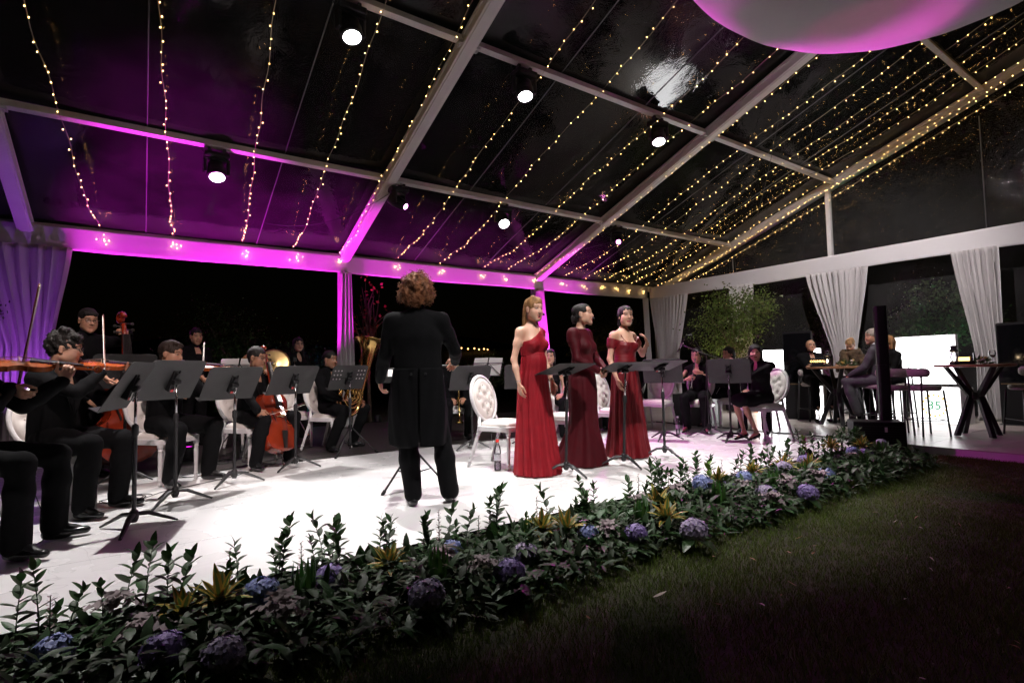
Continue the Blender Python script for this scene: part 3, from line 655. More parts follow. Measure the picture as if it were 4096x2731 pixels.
def surface(prims, h, disp=None, clip=None):
    """surface-nets mesh of the blended volume"""
    pos = [p for p in prims if not p.sub]
    lo = np.min([p.box(2.5*h)[0] for p in pos], 0); hi = np.max([p.box(2.5*h)[1] for p in pos], 0)
    if clip is not None: lo = np.maximum(lo, clip[0]); hi = np.minimum(hi, clip[1])
    n = np.ceil((hi-lo)/h).astype(int)+1; ax = [lo[i]+h*np.arange(n[i]) for i in range(3)]
    F = np.full(n, .5, np.float64)
    for p in prims:
        bl, bh = p.box(.05+p.k); i0 = np.maximum(0, np.floor((bl-lo)/h).astype(int)); i1 = np.minimum(n, np.ceil((bh-lo)/h).astype(int)+1)
        if (i1 <= i0).any(): continue
        g = np.stack(np.meshgrid(*[ax[i][i0[i]:i1[i]] for i in range(3)], indexing='ij'), -1); d = p.dist(g); sl = tuple(slice(i0[i], i1[i]) for i in range(3))
        F[sl] = -smin(-F[sl], d, p.k) if p.sub else smin(F[sl], d, p.k)
    if disp is not None:
        m = np.abs(F) < .04; idx = np.argwhere(m); F[m] += disp(lo+idx*h)
    F[0] = F[-1] = .5; F[:, 0] = F[:, -1] = .5; F[:, :, 0] = F[:, :, -1] = .5
    S = F < 0; c = np.zeros(n-1, int)
    for o in np.ndindex(2,2,2): c += S[o[0]:n[0]-1+o[0], o[1]:n[1]-1+o[1], o[2]:n[2]-1+o[2]]
    act = (c > 0) & (c < 8); cells = np.argwhere(act); idx = np.full(n-1, -1, int); idx[act] = np.arange(len(cells))
    acc = np.zeros((len(cells), 3)); cnt = np.zeros(len(cells))
    for a in np.ndindex(2,2,2):
        for d in range(3):
            if a[d] == 0:
                b = list(a); b[d] = 1; a_ = np.array(a); b_ = np.array(b)
                fa = F[tuple((cells+a_).T)]; fb = F[tuple((cells+b_).T)]; m = (fa < 0) != (fb < 0)
                t = np.zeros(len(cells)); t[m] = fa[m]/(fa[m]-fb[m]); acc[m] += a_+t[m, None]*(b_-a_); cnt[m] += 1
    V = lo+h*(cells+acc/np.maximum(cnt, 1)[:, None]); Q = []
    for d in range(3):
        e, f = (d+1) % 3, (d+2) % 3
        s0 = [slice(None)]*3; s1 = [slice(None)]*3; s0[d] = slice(0, -1); s1[d] = slice(1, None)
        ch = S[tuple(s0)] != S[tuple(s1)]; P = np.argwhere(ch)
        ok = (P[:, e] > 0) & (P[:, f] > 0) & (P[:, e] < n[e]-1) & (P[:, f] < n[f]-1); P = P[ok]
        ue = np.zeros(3, int); ue[e] = 1; uf = np.zeros(3, int); uf[f] = 1
        q = np.stack([idx[tuple(x.T)] for x in (P-ue-uf, P-uf, P, P-ue)], 1); fl = S[tuple(P.T)]
        q[~fl] = q[~fl][:, ::-1]; Q.append(q)
    Q = np.concatenate(Q); return V, Q[(Q >= 0).all(1)]
def relax(V, Q, it=1, f=.5):
    for _ in range(it):
        s = np.zeros_like(V); c = np.zeros(len(V))
        for i in range(4):
            j = (i+1) % 4; np.add.at(s, Q[:, i], V[Q[:, j]]); np.add.at(c, Q[:, i], 1); np.add.at(s, Q[:, j], V[Q[:, i]]); np.add.at(c, Q[:, j], 1)
        V = V+f*(s/np.maximum(c, 1)[:, None]-V)
    return V
# ---- skeletons (local frame: person faces +Y, +X is the person's right side, floor z=0)
def skel_stand(h=1.75, lean=0., feet=.16, turn=0.):
    s = h/1.75; k = {}
    k['P'] = V3(0,0,.95)*s; k['W'] = V3(0,.005-lean*.3,1.10)*s; k['C'] = V3(0,0-lean*.6,1.29)*s; k['N'] = V3(0,-.02-lean,1.475)*s; k['H'] = V3(0,.03-lean*1.1,1.635)*s
    for q, sx in (('R',1),('L',-1)):
        k['S'+q] = V3(sx*.178,-.02-lean,1.415)*s; k['h'+q] = V3(sx*.092,0,.93)*s; k['K'+q] = V3(sx*(.09+feet*.1),.015,.50)*s; k['A'+q] = V3(sx*feet*.75,-.01,.085)*s; k['T'+q] = V3(sx*(feet*.75+.04),.17,.03)*s
        k['w'+q] = V3(sx*.25,.06,.84)*s
    k['s'] = s; k['n'] = V3(0,1,0); return k
def skel_sit(h=1.75, lean=0., seat=.50, spread=.16, foot=.42, knee=.45):
    s = h/1.75; k = {}; z = seat
    k['P'] = V3(0,0,z+.095); k['W'] = V3(0,.0+lean*.25,z+.225*s); k['C'] = V3(0,lean*.6,z+.41*s); k['N'] = V3(0,lean,z+.59*s); k['H'] = V3(0,lean+.045,z+.75*s)
    for q, sx in (('R',1),('L',-1)):
        k['S'+q] = V3(sx*.178*s,lean-.005,z+.53*s); k['h'+q] = V3(sx*.095,.03,z+.075); k['K'+q] = V3(sx*spread,knee,z+.05); k['A'+q] = V3(sx*spread*1.05,foot,.085); k['T'+q] = V3(sx*spread*1.3,foot+.18,.03)
        k['w'+q] = V3(sx*.2,.3,z+.14)
    k['s'] = s; k['n'] = V3(0,1,0); return k
def elbow(S, Wr, l1, l2, hint):
    d = Wr-S; L = np.linalg.norm(d); L_ = min(L, (l1+l2)*.999); u = d/(L+1e-9); a = (l1*l1-l2*l2+L_*L_)/(2*L_); hh = math.sqrt(max(0, l1*l1-a*a))
    p = np.asarray(hint, float); p = p-u*(p@u); return S+u*a+unit(p)*hh
SKIN = {'fair':(.62,.36,.26), 'tan':(.44,.235,.15), 'brown':(.33,.165,.10), 'light':(.54,.31,.215)}
def hand_prims(W, d, nrm, side, curl=.6, spread=.5, sc=1., thumb=.6):
    """W wrist, d finger direction, nrm palm-facing direction, side +1 right / -1 left"""
    d = unit(d); nrm = unit(nrm-d*(np.dot(nrm, d))); lat = np.cross(d, nrm)*side   # lat points to the thumb side
    P = [Prim(W-d*.02*sc, W+d*.05*sc, .028*sc, .034*sc, flat=(nrm, 1.9), k=.012), Prim(W+d*.05*sc+lat*.022*sc, W+d*.082*sc+lat*.024*sc, .013*sc, .0105*sc, k=.012), Prim(W+d*.05*sc-lat*.02*sc, W+d*.076*sc-lat*.026*sc, .013*sc, .010*sc, k=.012)]
    for i, (o, L, b0) in enumerate(((.027,.068,.082),(.009,.077,.087),(-.009,.071,.084),(-.026,.056,.076))):
        p = W+d*b0*sc+lat*o*sc; a = .25*curl; dd = d+lat*(o*2.2*spread)
        for j, f in enumerate((.45,.31,.26)):
            a += curl*(.35,.75,.55)[j]; v = unit(dd)*math.cos(a)+nrm*math.sin(a); q = p+v*L*f*sc
            P.append(Prim(p, q, (.0088,.0082,.0076)[j]*sc, (.0082,.0076,.0066)[j]*sc, k=.004)); p = q
    p = W+d*.022*sc+lat*.024*sc; v = unit(d*.75+lat*(1.0-.4*thumb)+nrm*.45*thumb); q = p+v*.042*sc; P.append(Prim(p, q, .0135*sc, .0105*sc, k=.012))
    v = unit(d*.95+lat*(.25-.35*thumb)+nrm*.6*thumb); q2 = q+v*.032*sc; P.append(Prim(q, q2, .0098*sc, .0088*sc, k=.004)); q3 = q2+unit(v+d*.15)*.026*sc; P.append(Prim(q2, q3, .0088*sc, .007*sc, k=.004))
    return P
def head_frame(yaw=0., pitch=0., roll=0.):
    """columns: right, forward, up in person space (yaw + = to person's left)"""
    return np.array((Matrix.Rotation(yaw,3,'Z') @ Matrix.Rotation(pitch,3,'X') @ Matrix.Rotation(roll,3,'Y')))
def head_prims(H, A, N, s, mouth=0., female=False, jaw=1., nose=1.):
    W = lambda x, y, z: H+A@(V3(x,y,z)*s)
    ax = A.T; jw = (.93 if female else 1.0)*jaw; E = lambda c, r, **k: Ell(W(*c), V3(*r)*s, ax, **k)
    P = [E((0,-.018,.040),(.0745,.095,.080),k=.03), E((0,.022,-.015),(.0625*jw,.071,.088),k=.03),
         Prim(W(-.05*jw,.0,-.062), W(-.014,.062,-.098), .018*s, .016*s, k=.03), Prim(W(.05*jw,.0,-.062), W(.014,.062,-.098), .018*s, .016*s, k=.03), Prim(W(-.008,.066,-.099), W(.008,.066,-.099), .0165*s, k=.025),
         Prim(W(-.042,.054,-.022), W(-.033,.064,-.03), .0195*s, k=.032), Prim(W(.042,.054,-.022), W(.033,.064,-.03), .0195*s, k=.032), E((-.033,.036,-.058),(.030,.037,.036),k=.03), E((.033,.036,-.058),(.030,.037,.036),k=.03),
         Prim(W(-.042,.068,.032), W(-.012,.083,.030), .0095*s, k=.012), Prim(W(.042,.068,.032), W(.012,.083,.030), .0095*s, k=.012),
         E((0,.058,.05),(.052,.028,.04),k=.02), E((0,.048,-.062),(.036,.0355,.036),k=.02),
         Ell(W(-.031,.098,.0075), V3(.0185,.018,.0098)*s, ax, k=.010, sub=True), Ell(W(.031,.098,.0075), V3(.0185,.018,.0098)*s, ax, k=.010, sub=True),
         Prim(W(0,.083,.016), W(0,.1045*nose,-.027), .0066*s, .0104*s, k=.012), Prim(W(-.0115,.092,-.031), W(-.010,.094,-.031), .0070*s, k=.008), Prim(W(.0115,.092,-.031), W(.010,.094,-.031), .0070*s, k=.008),
         Prim(W(-.0235,.0845,.0158), W(-.041,.0765,.0135), .0056*s, k=.005), Prim(W(.0235,.0845,.0158), W(.041,.0765,.0135), .0056*s, k=.005), Prim(W(-.0235,.082,.0005), W(-.040,.0755,.002), .0045*s, k=.006), Prim(W(.0235,.082,.0005), W(.040,.0755,.002), .0045*s, k=.006)]
    o = mouth
    P += [Prim(W(-.020,.078,-.065), W(-.004,.0880,-.0620), .0042*s, .0058*s, k=.004), Prim(W(.020,.078,-.065), W(.004,.0880,-.0620), .0042*s, .0058*s, k=.004),
          Prim(W(-.016,.079,-.071-o), W(.016,.079,-.071-o), .0060*s, k=.005), Prim(W(-.006,.0845,-.0725-o), W(.006,.0845,-.0725-o), .0060*s, k=.004)]
    if o > 0: P.append(Ell(W(0,.086,-.0670-o*.5), V3(.016,.02,.003+o*.42)*s, ax, k=.003, sub=True))
    for sx in (-1, 1):
        P += [E((sx*.0765,-.012,.002),(.0085,.019,.030),k=.008), Prim(W(sx*.073,-.004,-.022), W(sx*.077,-.006,-.026), .0085*s, k=.008)]
    P += [Prim(W(0,-.025,-.055), N+V3(0,-.005,-.02), .050*s*(.88 if female else 1), .056*s*(.88 if female else 1), k=.025)]
    return P
def head_colors(V, H, A, s, skin, mouth=0., lips=None, brow=(.02,.014,.01), stubble=0., female=False, blush=0.):
    """per-vertex colour of the real face features"""
    q = ((V-H)@A)/s; x, y, z = q[:,0], q[:,1], q[:,2]; C = np.tile(np.array(skin), (len(V), 1)); o = mouth
    nz = .5+.5*vnoise(q, 3, 60, 2); C *= (.94+.12*nz)[:, None]
    red = np.exp(-((np.abs(x)-.04)**2/.0003+(z+.03)**2/.0005+(y-.07)**2/.001))+.8*np.exp(-(x**2/.0001+(z+.025)**2/.0002+(y-.1)**2/.0006))
    C *= 1+red[:, None]*np.array([.06,-.12-blush,-.1-blush])
    if stubble:
        m = np.clip((-.035-z)/.02, 0, 1)*np.clip((y-.0)/.03, 0, 1)*np.clip((z+.125)/.01, 0, 1); C = C*(1-(stubble*m)[:, None]*np.array([.55,.6,.6]))
    lp = np.array(lips if lips is not None else (skin[0]*.82, skin[1]*.55, skin[2]*.55))
    up = np.exp(-(((z+.0630+.0*np.abs(x))/.0044)**4))*(np.abs(x) < .0235-.0); lo = np.exp(-(((z+.0728+o)/.0056)**4))*(np.abs(x) < .0205)
    m = np.clip(np.maximum(up, lo), 0, 1)*(y > .066); C = C*(1-m[:, None])+lp*m[:, None]
    if o == 0:
        m = np.exp(-((z+.0675)/.0014)**2)*(np.abs(x) < .021)*(y > .07); C = C*(1-.75*m[:, None])
    if o > 0:
        m = ((np.abs(x) < .0195) & (z < -.0645) & (z > -.0705-o) & (y > .055) & (y < .0825)); C[m] = (.10,.015,.015)
        m = ((np.abs(x) < .014) & (z < -.0645) & (z > -.0720) & (y > .05) & (y < .081)); C[m] = (.72,.66,.6)
    bz = .0345-.25*np.maximum(0, np.abs(x)-.03)+.05*np.maximum(0, np.abs(x)-.018); m = np.exp(-((z-bz)/(.0040 if female else .0052))**4)*(np.abs(x) > .012)*(np.abs(x) < .052)*(y > .04); C = C*(1-.9*m[:, None])+np.array(brow)*.9*m[:, None]
    ey = np.exp(-(((np.abs(x)-.031)/.020)**4+((z-.0105)/.0125)**4))*(y > .05)
    C = C*(1-(.55 if female else .28)*ey[:, None]*np.array([.8,1,1]))
    return np.clip(C, .002, 1)
def eye_balls(H, A, s, look=(0,0), iris=(.03,.018,.01)):
    """two eyeballs with iris and pupil: verts, quads, colours"""
    out = []
    for sx in (-1, 1):
        c = H+A@(V3(sx*.031,.0755,.0080)*s); fw = unit(A@unit(V3(look[0],1,look[1]))); r = .0122*s; n, m = 12, 9
        u = unit(np.cross(fw, (0,0,1))); w = np.cross(u, fw); V = []; C = []
        for i in range(m):
            th = [0,.16,.2,.44,.5,.8,1.2,1.7,2.6][i]
            for j in range(n):
                a = 2*math.pi*j/n; V.append(c+r*(math.cos(th)*fw+math.sin(th)*(math.cos(a)*u+math.sin(a)*w))); C.append((.004,.004,.004) if th < .18 else (iris if th < .55 else (.36,.33,.31)))
        F = [(i*n+j, i*n+(j+1) % n, (i+1)*n+(j+1) % n, (i+1)*n+j) for i in range(m-1) for j in range(n)]; out.append((np.array(V), np.array(F), np.array(C)))
    return out
def hair_prims(style, H, A, s):
    W = lambda x, y, z: H+A@(V3(x,y,z)*s); ax = A.T; E = lambda c, r, **k: Ell(W(*c), V3(*r)*s, ax, **k); P = []
    face = lambda zz=-.030, yy=.113, rx=.070, rz_=.099: E((0,yy,zz),(rx,.072,rz_),k=.008,sub=True)
    ear = [E((sx*.080,.0,-.006),(.022,.026,.034),k=.006,sub=True) for sx in (-1,1)]
    cut = [Prim(W(-.11,.05,-.085), W(.11,.05,-.085), .05*s, k=.01, sub=True)]
    if style in ('short', 'swept', 'curly_short'):
        g = .010 if style != 'curly_short' else .022
        P = [E((0,-.018,.046),(.080,.112,.084+g),k=.02), Prim(W(0,-.075,.0), W(0,-.072,-.04), .046*s, .036*s, k=.02), Prim(W(-.066,-.02,.0), W(-.066,-.015,.03), .016*s, k=.012), Prim(W(.066,-.02,.0), W(.066,-.015,.03), .016*s, k=.012)]
        if style == 'swept': P += [Prim(W(-.045,.062,.092), W(.035,.055,.11), .020*s, k=.02), Prim(W(.0,.0,.125), W(.03,.05,.11), .022*s, k=.02)]
        if style == 'curly_short': P += [Prim(W(-.05,.055,.10), W(.05,.055,.10), .028*s, k=.02), Prim(W(-.04,-.02,.135), W(.04,-.02,.135), .03*s, k=.02)]
        P += [face()]+ear
    elif style == 'frizzy':
        P = [E((0,-.025,.045),(.118,.125,.115),k=.03), E((-.07,-.05,-.02),(.058,.07,.075),k=.03), E((.07,-.05,-.02),(.058,.07,.075),k=.03), E((0,-.085,-.03),(.09,.055,.085),k=.03), E((0,.11,-.02),(.075,.08,.10),k=.01,sub=True)]
    elif style == 'long':
        P = [E((0,-.016,.046),(.082,.112,.088),k=.02), Prim(W(-.02,.055,.088), W(.03,.02,.112), .024*s, k=.03), Prim(W(0,-.085,.02), W(.0,-.10,-.10), .058*s, .062*s, k=.03, flat=(A@V3(0,1,0),1.3)), Prim(W(0,-.10,-.10), W(.0,-.105,-.27), .062*s, .035*s, k=.03, flat=(A@V3(0,1,0),1.6)),
             Prim(W(.06,-.045,.0), W(.062,-.07,-.13), .024*s, .018*s, k=.02), Prim(W(-.06,-.045,.0), W(-.066,-.07,-.13), .024*s, .018*s, k=.02), Prim(W(-.066,-.05,-.1), W(-.072,.01,-.22), .014*s, .008*s, k=.02), face(-.030,.114,.064,.102)]+ear
    elif style == 'bun':
        P = [E((0,-.018,.044),(.079,.110,.083),k=.02), E((0,-.105,-.03),(.048,.042,.05),k=.015), Prim(W(.05,-.06,-.02), W(.02,-.1,-.06), .02*s, k=.02), Prim(W(-.05,-.06,-.02), W(-.02,-.1,-.06), .02*s, k=.02), face(-.030,.114,.066,.102)]+ear
    elif style == 'parted':
        P = [E((0,-.018,.045),(.081,.111,.085),k=.02), Prim(W(.066,-.01,.02), W(.068,-.03,-.10), .022*s, .018*s, k=.02), Prim(W(-.066,-.01,.02), W(-.068,-.03,-.10), .022*s, .018*s, k=.02), Prim(W(0,-.085,.0), W(0,-.085,-.12), .055*s, .045*s, k=.03), face(-.032,.114,.058,.104)]
    elif style == 'bob':
        P = [E((0,-.016,.046),(.085,.112,.088),k=.02)]
        for sx in (-1,1): P += [Prim(W(sx*.068,-.01,.02), W(sx*.078,-.01,-.11), .030*s, .026*s, k=.025), Prim(W(sx*.05,.05,.075), W(sx*.074,.03,.0), .018*s, k=.02)]
        P += [Prim(W(0,-.08,.0), W(0,-.078,-.11), .065*s, .055*s, k=.03), face(-.036,.116,.057,.104)]
    elif style == 'longdark':
        P = [E((0,-.016,.046),(.084,.112,.087),k=.02)]
        for sx in (-1,1): P += [Prim(W(sx*.068,-.01,.02), W(sx*.085,-.0,-.24), .026*s, .022*s, k=.025)]
        P += [Prim(W(0,-.08,.0), W(0,-.085,-.24), .065*s, .05*s, k=.03, flat=(A@V3(0,1,0),1.3)), face(-.036,.114,.055,.104)]
    elif style == 'fringe':
        P = [P_ for P_ in (E((0,-.018,.048),(.081,.112,.09),k=.02), Prim(W(0,-.075,.0), W(0,-.072,-.045), .048*s, .038*s, k=.02))]; P += [face()]+ear; P += [Prim(W(-.05,.075,.075), W(.05,.075,.078), .016*s, k=.02)]
    elif style == 'balding':
        P = [Prim(W(-.07,-.03,.0), W(-.066,-.05,.03), .014*s, k=.015), Prim(W(.07,-.03,.0), W(.066,-.05,.03), .014*s, k=.015), Prim(W(-.04,-.085,.0), W(.04,-.085,.0), .030*s, k=.02)]+ear
    elif style == 'updo':
        P = [E((0,-.018,.045),(.080,.111,.084),k=.02), E((0,-.11,.06),(.045,.045,.04),k=.02), face(-.030,.113,.066,.100)]+ear
    return P
HAIRC = {'black':(.010,.008,.007), 'dkbrown':(.022,.013,.009), 'ginger':(.20,.075,.03), 'blonde':(.30,.17,.075), 'grey':(.30,.26,.22), 'honey':(.26,.13,.05)}
for k_, c_ in HAIRC.items(): mat('hair_'+k_, c_, .62, spec=.3, var=.5, vscale=26, stretch=(1,1,.22), bump=.9, bscale=90)
M['skin'] = mat('skin', (.5,.3,.2), .5, vcol=True, bump=.06, bscale=350, sss=.12)
M['glass_frame'] = mat('spectacle_frame', (.02,.02,.022), .3)
def add_col(me, C):
    at = me.color_attributes.new('Col', 'FLOAT_COLOR', 'POINT'); at.data.foreach_set('color', np.concatenate([C, np.ones((len(C),1))], 1).astype(np.float32).ravel())
def torso_prims(k, f=0., female=False, bulk=1.):
    s = k['s']; n = k['n']; fl = (n, 1.38); g = bulk
    if female:
        P = [Prim(k['P'], k['P']+(k['W']-k['P'])*.5, .158*s*g+f, .142*s*g+f, (n,1.32), .05), Prim(k['W'], k['W'], .118*s*g+f, None, (n,1.25), .05), Prim(k['W'], k['C'], .118*s*g+f, .135*s*g+f, (n,1.28), .05), Prim(k['C'], k['C']+(k['N']-k['C'])*.4, .135*s*g+f, .12*s+f, (n,1.35), .05)]
        for sx in (-1, 1): c = k['C']+n*.072*s+V3(sx*.072*s,0,-.012*s); P.append(Prim(c, c-n*.03, .058*s+f, None, None, .03))
        rs = .040*s
    else:
        P = [Prim(k['P'], k['W'], .155*s*g+f, .145*s*g+f, (n,1.3), .05), Prim(k['W'], k['C'], .145*s*g+f, .160*s*g+f, fl, .05), Prim(k['C'], k['C']+(k['N']-k['C'])*.45, .160*s*g+f, .14*s+f, (n,1.45), .05)]
        rs = .058*s
    c = k['C']+(k['N']-k['C'])*.55
    for q in 'RL': P += [Prim(k['N']+(c-k['N'])*.25, k['S'+q], .050*s+f*.6, rs+f, None, .04), Prim(c, k['S'+q]+V3(0,0,-.02), .085*s+f, rs*1.05+f, (n,1.25), .04)]
    return P
def arm_prims(k, q, f=0., female=False):
    s = k['s']; m = .75 if female else 1.; S, E_, W_ = k['S'+q], k['E'+q], k['w'+q]
    return [Prim(S, S+(E_-S)*.45, .056*s*m+f, .050*s*m+f, None, .03), Prim(S+(E_-S)*.4, E_, .050*s*m+f, .040*s*m+f, None, .03), Prim(E_, E_+(W_-E_)*.35, .041*s*m+f, .041*s*m+f, None, .02), Prim(E_+(W_-E_)*.35, W_, .041*s*m+f, .027*s*m+f, None, .02)]
def leg_prims(k, q, f=0., female=False, flare=0.):
    s = k['s']; m = .92 if female else 1.; h_, K, A = k['h'+q], k['K'+q], k['A'+q]
    return [Prim(h_, h_+(K-h_)*.5, .092*s*m+f, .078*s*m+f, None, .04), Prim(h_+(K-h_)*.5, K, .078*s*m+f, .058*s*m+f, None, .03), Prim(K, K+(A-K)*.35, .056*s*m+f, .055*s*m+f+flare*.4, None, .03), Prim(K+(A-K)*.35, A, .055*s*m+f+flare*.4, .038*s*m+f+flare, None, .03)]
def glasses(parent, H, A, s, tint=None):
    g = MB()
    for sx in (-1, 1):
        c = V3(sx*.032,.1005,.006); ring = [H+A@((c+V3(.0225*math.cos(a), -.004*abs(math.cos(a)), .0165*math.sin(a)))*s) for a in np.linspace(0, 2*math.pi, 17)]
        g.tube(ring, .0022*s, 5, cap=False); g.tube([H+A@(V3(sx*.054,.097,.010)*s), H+A@(V3(sx*.074,.085,.012)*s), H+A@(V3(sx*.081,.0,.006)*s)], .0022*s, 5)
    g.tube([H+A@(V3(-.010,.102,.01)*s), H+A@(V3(.010,.102,.01)*s)], .002*s, 5); g.build('spectacles', M['glass_frame'], parent)
    for sx in (-1, 1):
        c = V3(sx*.032,.1005,.006); l = MB(); l.add([H+A@((c+V3(.021*math.cos(a), 0, .0155*math.sin(a)))*s) for a in np.linspace(0, 2*math.pi, 17)[:-1]], [tuple(range(16))]); l.build('lens', MATS.get('spectacle_lens') or lens_mat(), parent)
def lens_mat():
    m = bpy.data.materials.new('spectacle_lens'); m.use_nodes = True; nt = m.node_tree; nt.nodes.clear(); L = nt.links.new
    g = nd(nt, 'ShaderNodeBsdfGlossy'); g.inputs['Roughness'].default_value = .03; t = nd(nt, 'ShaderNodeBsdfTransparent'); x = nd(nt, 'ShaderNodeMixShader'); x.inputs[0].default_value = .1
    o = nd(nt, 'ShaderNodeOutputMaterial'); L(t.outputs[0], x.inputs[1]); L(g.outputs[0], x.inputs[2]); L(x.outputs[0], o.inputs[0]); MATS['spectacle_lens'] = m; return m
def fold_disp(seed, amp, sc=14.):
    return lambda P: amp*vnoise(P*np.array([1,1,.6]), seed, sc, 3)
def person(label, loc, rz, k, hands, skin='tan', hair='short', hairc='black', head=(0,0,0), mouth=0., female=False, lips=None, outfit='suit', detail=1., specs=False, stubble=0., seed=0, hint=None, bulk=1., group='musicians of the orchestra', look=(0,0), shoes=True, jaw=1., noseS=1., coat_len=0., openj=True, gown=None, legs_shown=True):
    """hands: {'R':(wrist,dir,palm,curl[,spread,thumb]), 'L':...} in person space"""
    t = thing('person', label, 'person', loc, rz, group); s = k['s']; A = head_frame(*[R(a) for a in head]); H = k['H']; hint = hint or {}
    if female:
        for q in 'RL': k['S'+q] = k['S'+q]*V3(.90,1,1)+V3(0,0,-.005)
    sk = SKIN[skin]
    for q, sx in (('R',1),('L',-1)):
        hd = hands.get(q)
        if hd is not None: k['w'+q] = np.asarray(hd[0], float)
        k['E'+q] = elbow(k['S'+q], k['w'+q], .285*s, .255*s, hint.get(q, V3(sx*.5,-.6,-.9)))
    # body: torso, limbs, then finer head and hands, one mesh
    Vs, Qs, Cs = [], [], []; off = 0
    def put(V, Q, C):
        nonlocal off
        Vs.append(V); Qs.append(Q+off); Cs.append(C); off += len(V)
    thin = -.012 if outfit != 'bare' else 0.
    bp = torso_prims(k, thin if not gown else -.004, female, bulk)[(2 if gown else 0):]+([Prim(k['P'], k['W'], .125*s, .115*s, (k['n'],1.3), .05)] if gown else [])+sum([arm_prims(k, q, 0. if gown else -.006, female)+leg_prims(k, q, -.035 if gown else -.008, female) for q in 'RL'], [])
    bp += [Prim(k['N']+V3(0,-.004,-.03), H+A@(V3(0,-.02,-.07)*s), .054*s*(.86 if female else 1), .047*s*(.86 if female else 1), None, .03)]
    for q in 'RL': bp += [Prim(k['A'+q], k['A'+q]+(k['T'+q]-k['A'+q])*.8, .034*s, .024*s, None, .02)]
    hb = (.011 if gown else .02)/detail; V, Q = surface(bp, hb); V = relax(V, Q, 1); nz = vnoise(V, 5, 20, 2); cb0 = np.array(sk)*(1+.04*nz)[:, None]
    if outfit in ('suit','tails','grey') : cb0[V[:,2] < .20] = (.008,.008,.009)
    put(V, Q, cb0)
    V, Q = surface(head_prims(H, A, k['N'], s, mouth, female, jaw, noseS), .0048/detail); put(V, Q, head_colors(V, H, A, s, sk, mouth, lips, HAIRC[hairc] if hairc != 'grey' else (.1,.09,.08), stubble, female))
    for v_, f_, c_ in eye_balls(H, A, s, look): put(v_, f_, c_)
    for q, sx in (('R',1),('L',-1)):
        hd = hands.get(q)
        if hd is None: continue
        V, Q = surface(hand_prims(np.asarray(hd[0],float), hd[1], np.asarray(hd[2],float), sx, hd[3], *(hd[4:]), sc=s*(.92 if female else 1.)) if len(hd) <= 4 else hand_prims(np.asarray(hd[0],float), hd[1], np.asarray(hd[2],float), sx, hd[3], hd[4], s*(.92 if female else 1.), hd[5] if len(hd) > 5 else .6), .0042/detail); put(V, Q, np.array(sk)*(1.0+.06*vnoise(V, 8, 90, 2))[:, None]*np.array([1.02,.96,.94]))
    me = np_mesh('body', np.concatenate(Vs), np.concatenate(Qs), M['skin']); add_col(me, np.concatenate(Cs)); link('body', me, t)
    # hair
    hp = hair_prims(hair, H, A, s) if hair else []
    if hp:
        amp = {'frizzy':.016,'curly_short':.010}.get(hair, .0035); sc = {'frizzy':70,'curly_short':95}.get(hair, 70)
        def hd_(P):
            q = (P-H)@A; 
            if hair in ('frizzy','curly_short'): return amp*vnoise(q, seed+3, sc, 2)
            return amp*vnoise(q*np.array([1.4,.7,.35]), seed+3, 110, 2)
        V, Q = surface(hp, .0052/detail, hd_); ho = link('hair', np_mesh('hair', V, Q, MATS['hair_'+hairc]), t)
        if hair in ('frizzy','curly_short','long'):
            curls(ho, V, Q, H, A, 700 if hair == 'frizzy' else (260 if hair == 'curly_short' else 160), hair, seed, s)
    if specs: glasses(t, H, A, s)
    # clothes
    hcl = .013/detail
    if outfit in ('suit', 'tails', 'grey'):
        jm = M['grey_suit'] if outfit == 'grey' else M['suit']; tm_ = M['grey_suit'] if outfit == 'grey' else M['trouser']
        jp = torso_prims(k, .010, female, bulk)+sum([arm_prims(k, q, .011, female) for q in 'RL'], [])
        for q in 'RL': jp.append(Prim(k['E'+q]+(k['w'+q]-k['E'+q])*.6, k['w'+q]-unit(k['w'+q]-k['E'+q])*.015, .046*s, .042*s, None, .01))
        P = k['P']; st = k['hR'][2] > .8
        if st: jp.append(Prim(P+V3(0,0,.05), P+V3(0,-.01,-.10-coat_len*.4), .17*s, .185*s, (k['n'],1.3), .04))
        if coat_len:
            coat_tails(t, k, coat_len, s, jm)
        jp.append(Prim(k['N']+V3(0,.07,.06)*s, H+A@V3(0,.08,-.16), .045*s, .03*s, None, .02, True))
        if openj:
            jp.append(Ell(k['N']+V3(0,.13,-.06)*s, V3(.045,.09,.15)*s, None, .01, True))
        V, Q = surface(jp, hcl, fold_disp(seed+11, .009, 17)); link('jacket', np_mesh('jacket', V, Q, jm), t)
        shp = [Prim(k['C']+(k['W']-k['C'])*.4, k['C'], .135*s*bulk, .152*s*bulk, (k['n'],1.36), .03), Prim(k['C'], k['N']+V3(0,.0,-.03), .150*s, .085*s, (k['n'],1.33), .03), Prim(k['N']+V3(0,.0,-.04), k['N']+(H-k['N'])*.30, .066*s, .060*s, None, .02)]
        V, Q = surface(shp, .012/detail); link('shirt', np_mesh('shirt', V, Q, M['shirt_black'] if outfit != 'grey' else mat('white_shirt', (.6,.6,.62), .8)), t)
        if outfit in ('suit','tails'):
            lp = MB()
            for sx in (-1, 1):
                c = k['C']; nn = k['n']; a0 = k['N']+V3(sx*.055,.055,-.01)*s; a1 = c+nn*.135*s+V3(sx*.07,0,-.02)*s; a2 = c+nn*.138*s+V3(sx*.005,0,-.17)*s; a3 = k['N']+V3(sx*.03,.085,-.05)*s
                v = [a0, a1, a2, a3]; v = v+[q+nn*.006 for q in v]; lp.add(v, [(3,2,1,0),(4,5,6,7),(0,1,5,4),(1,2,6,5),(2,3,7,6),(3,0,4,7)])
            lp.build('lapel', jm, t)
    elif outfit == 'sleeveless':
        jp = torso_prims(k, .012, female, bulk)
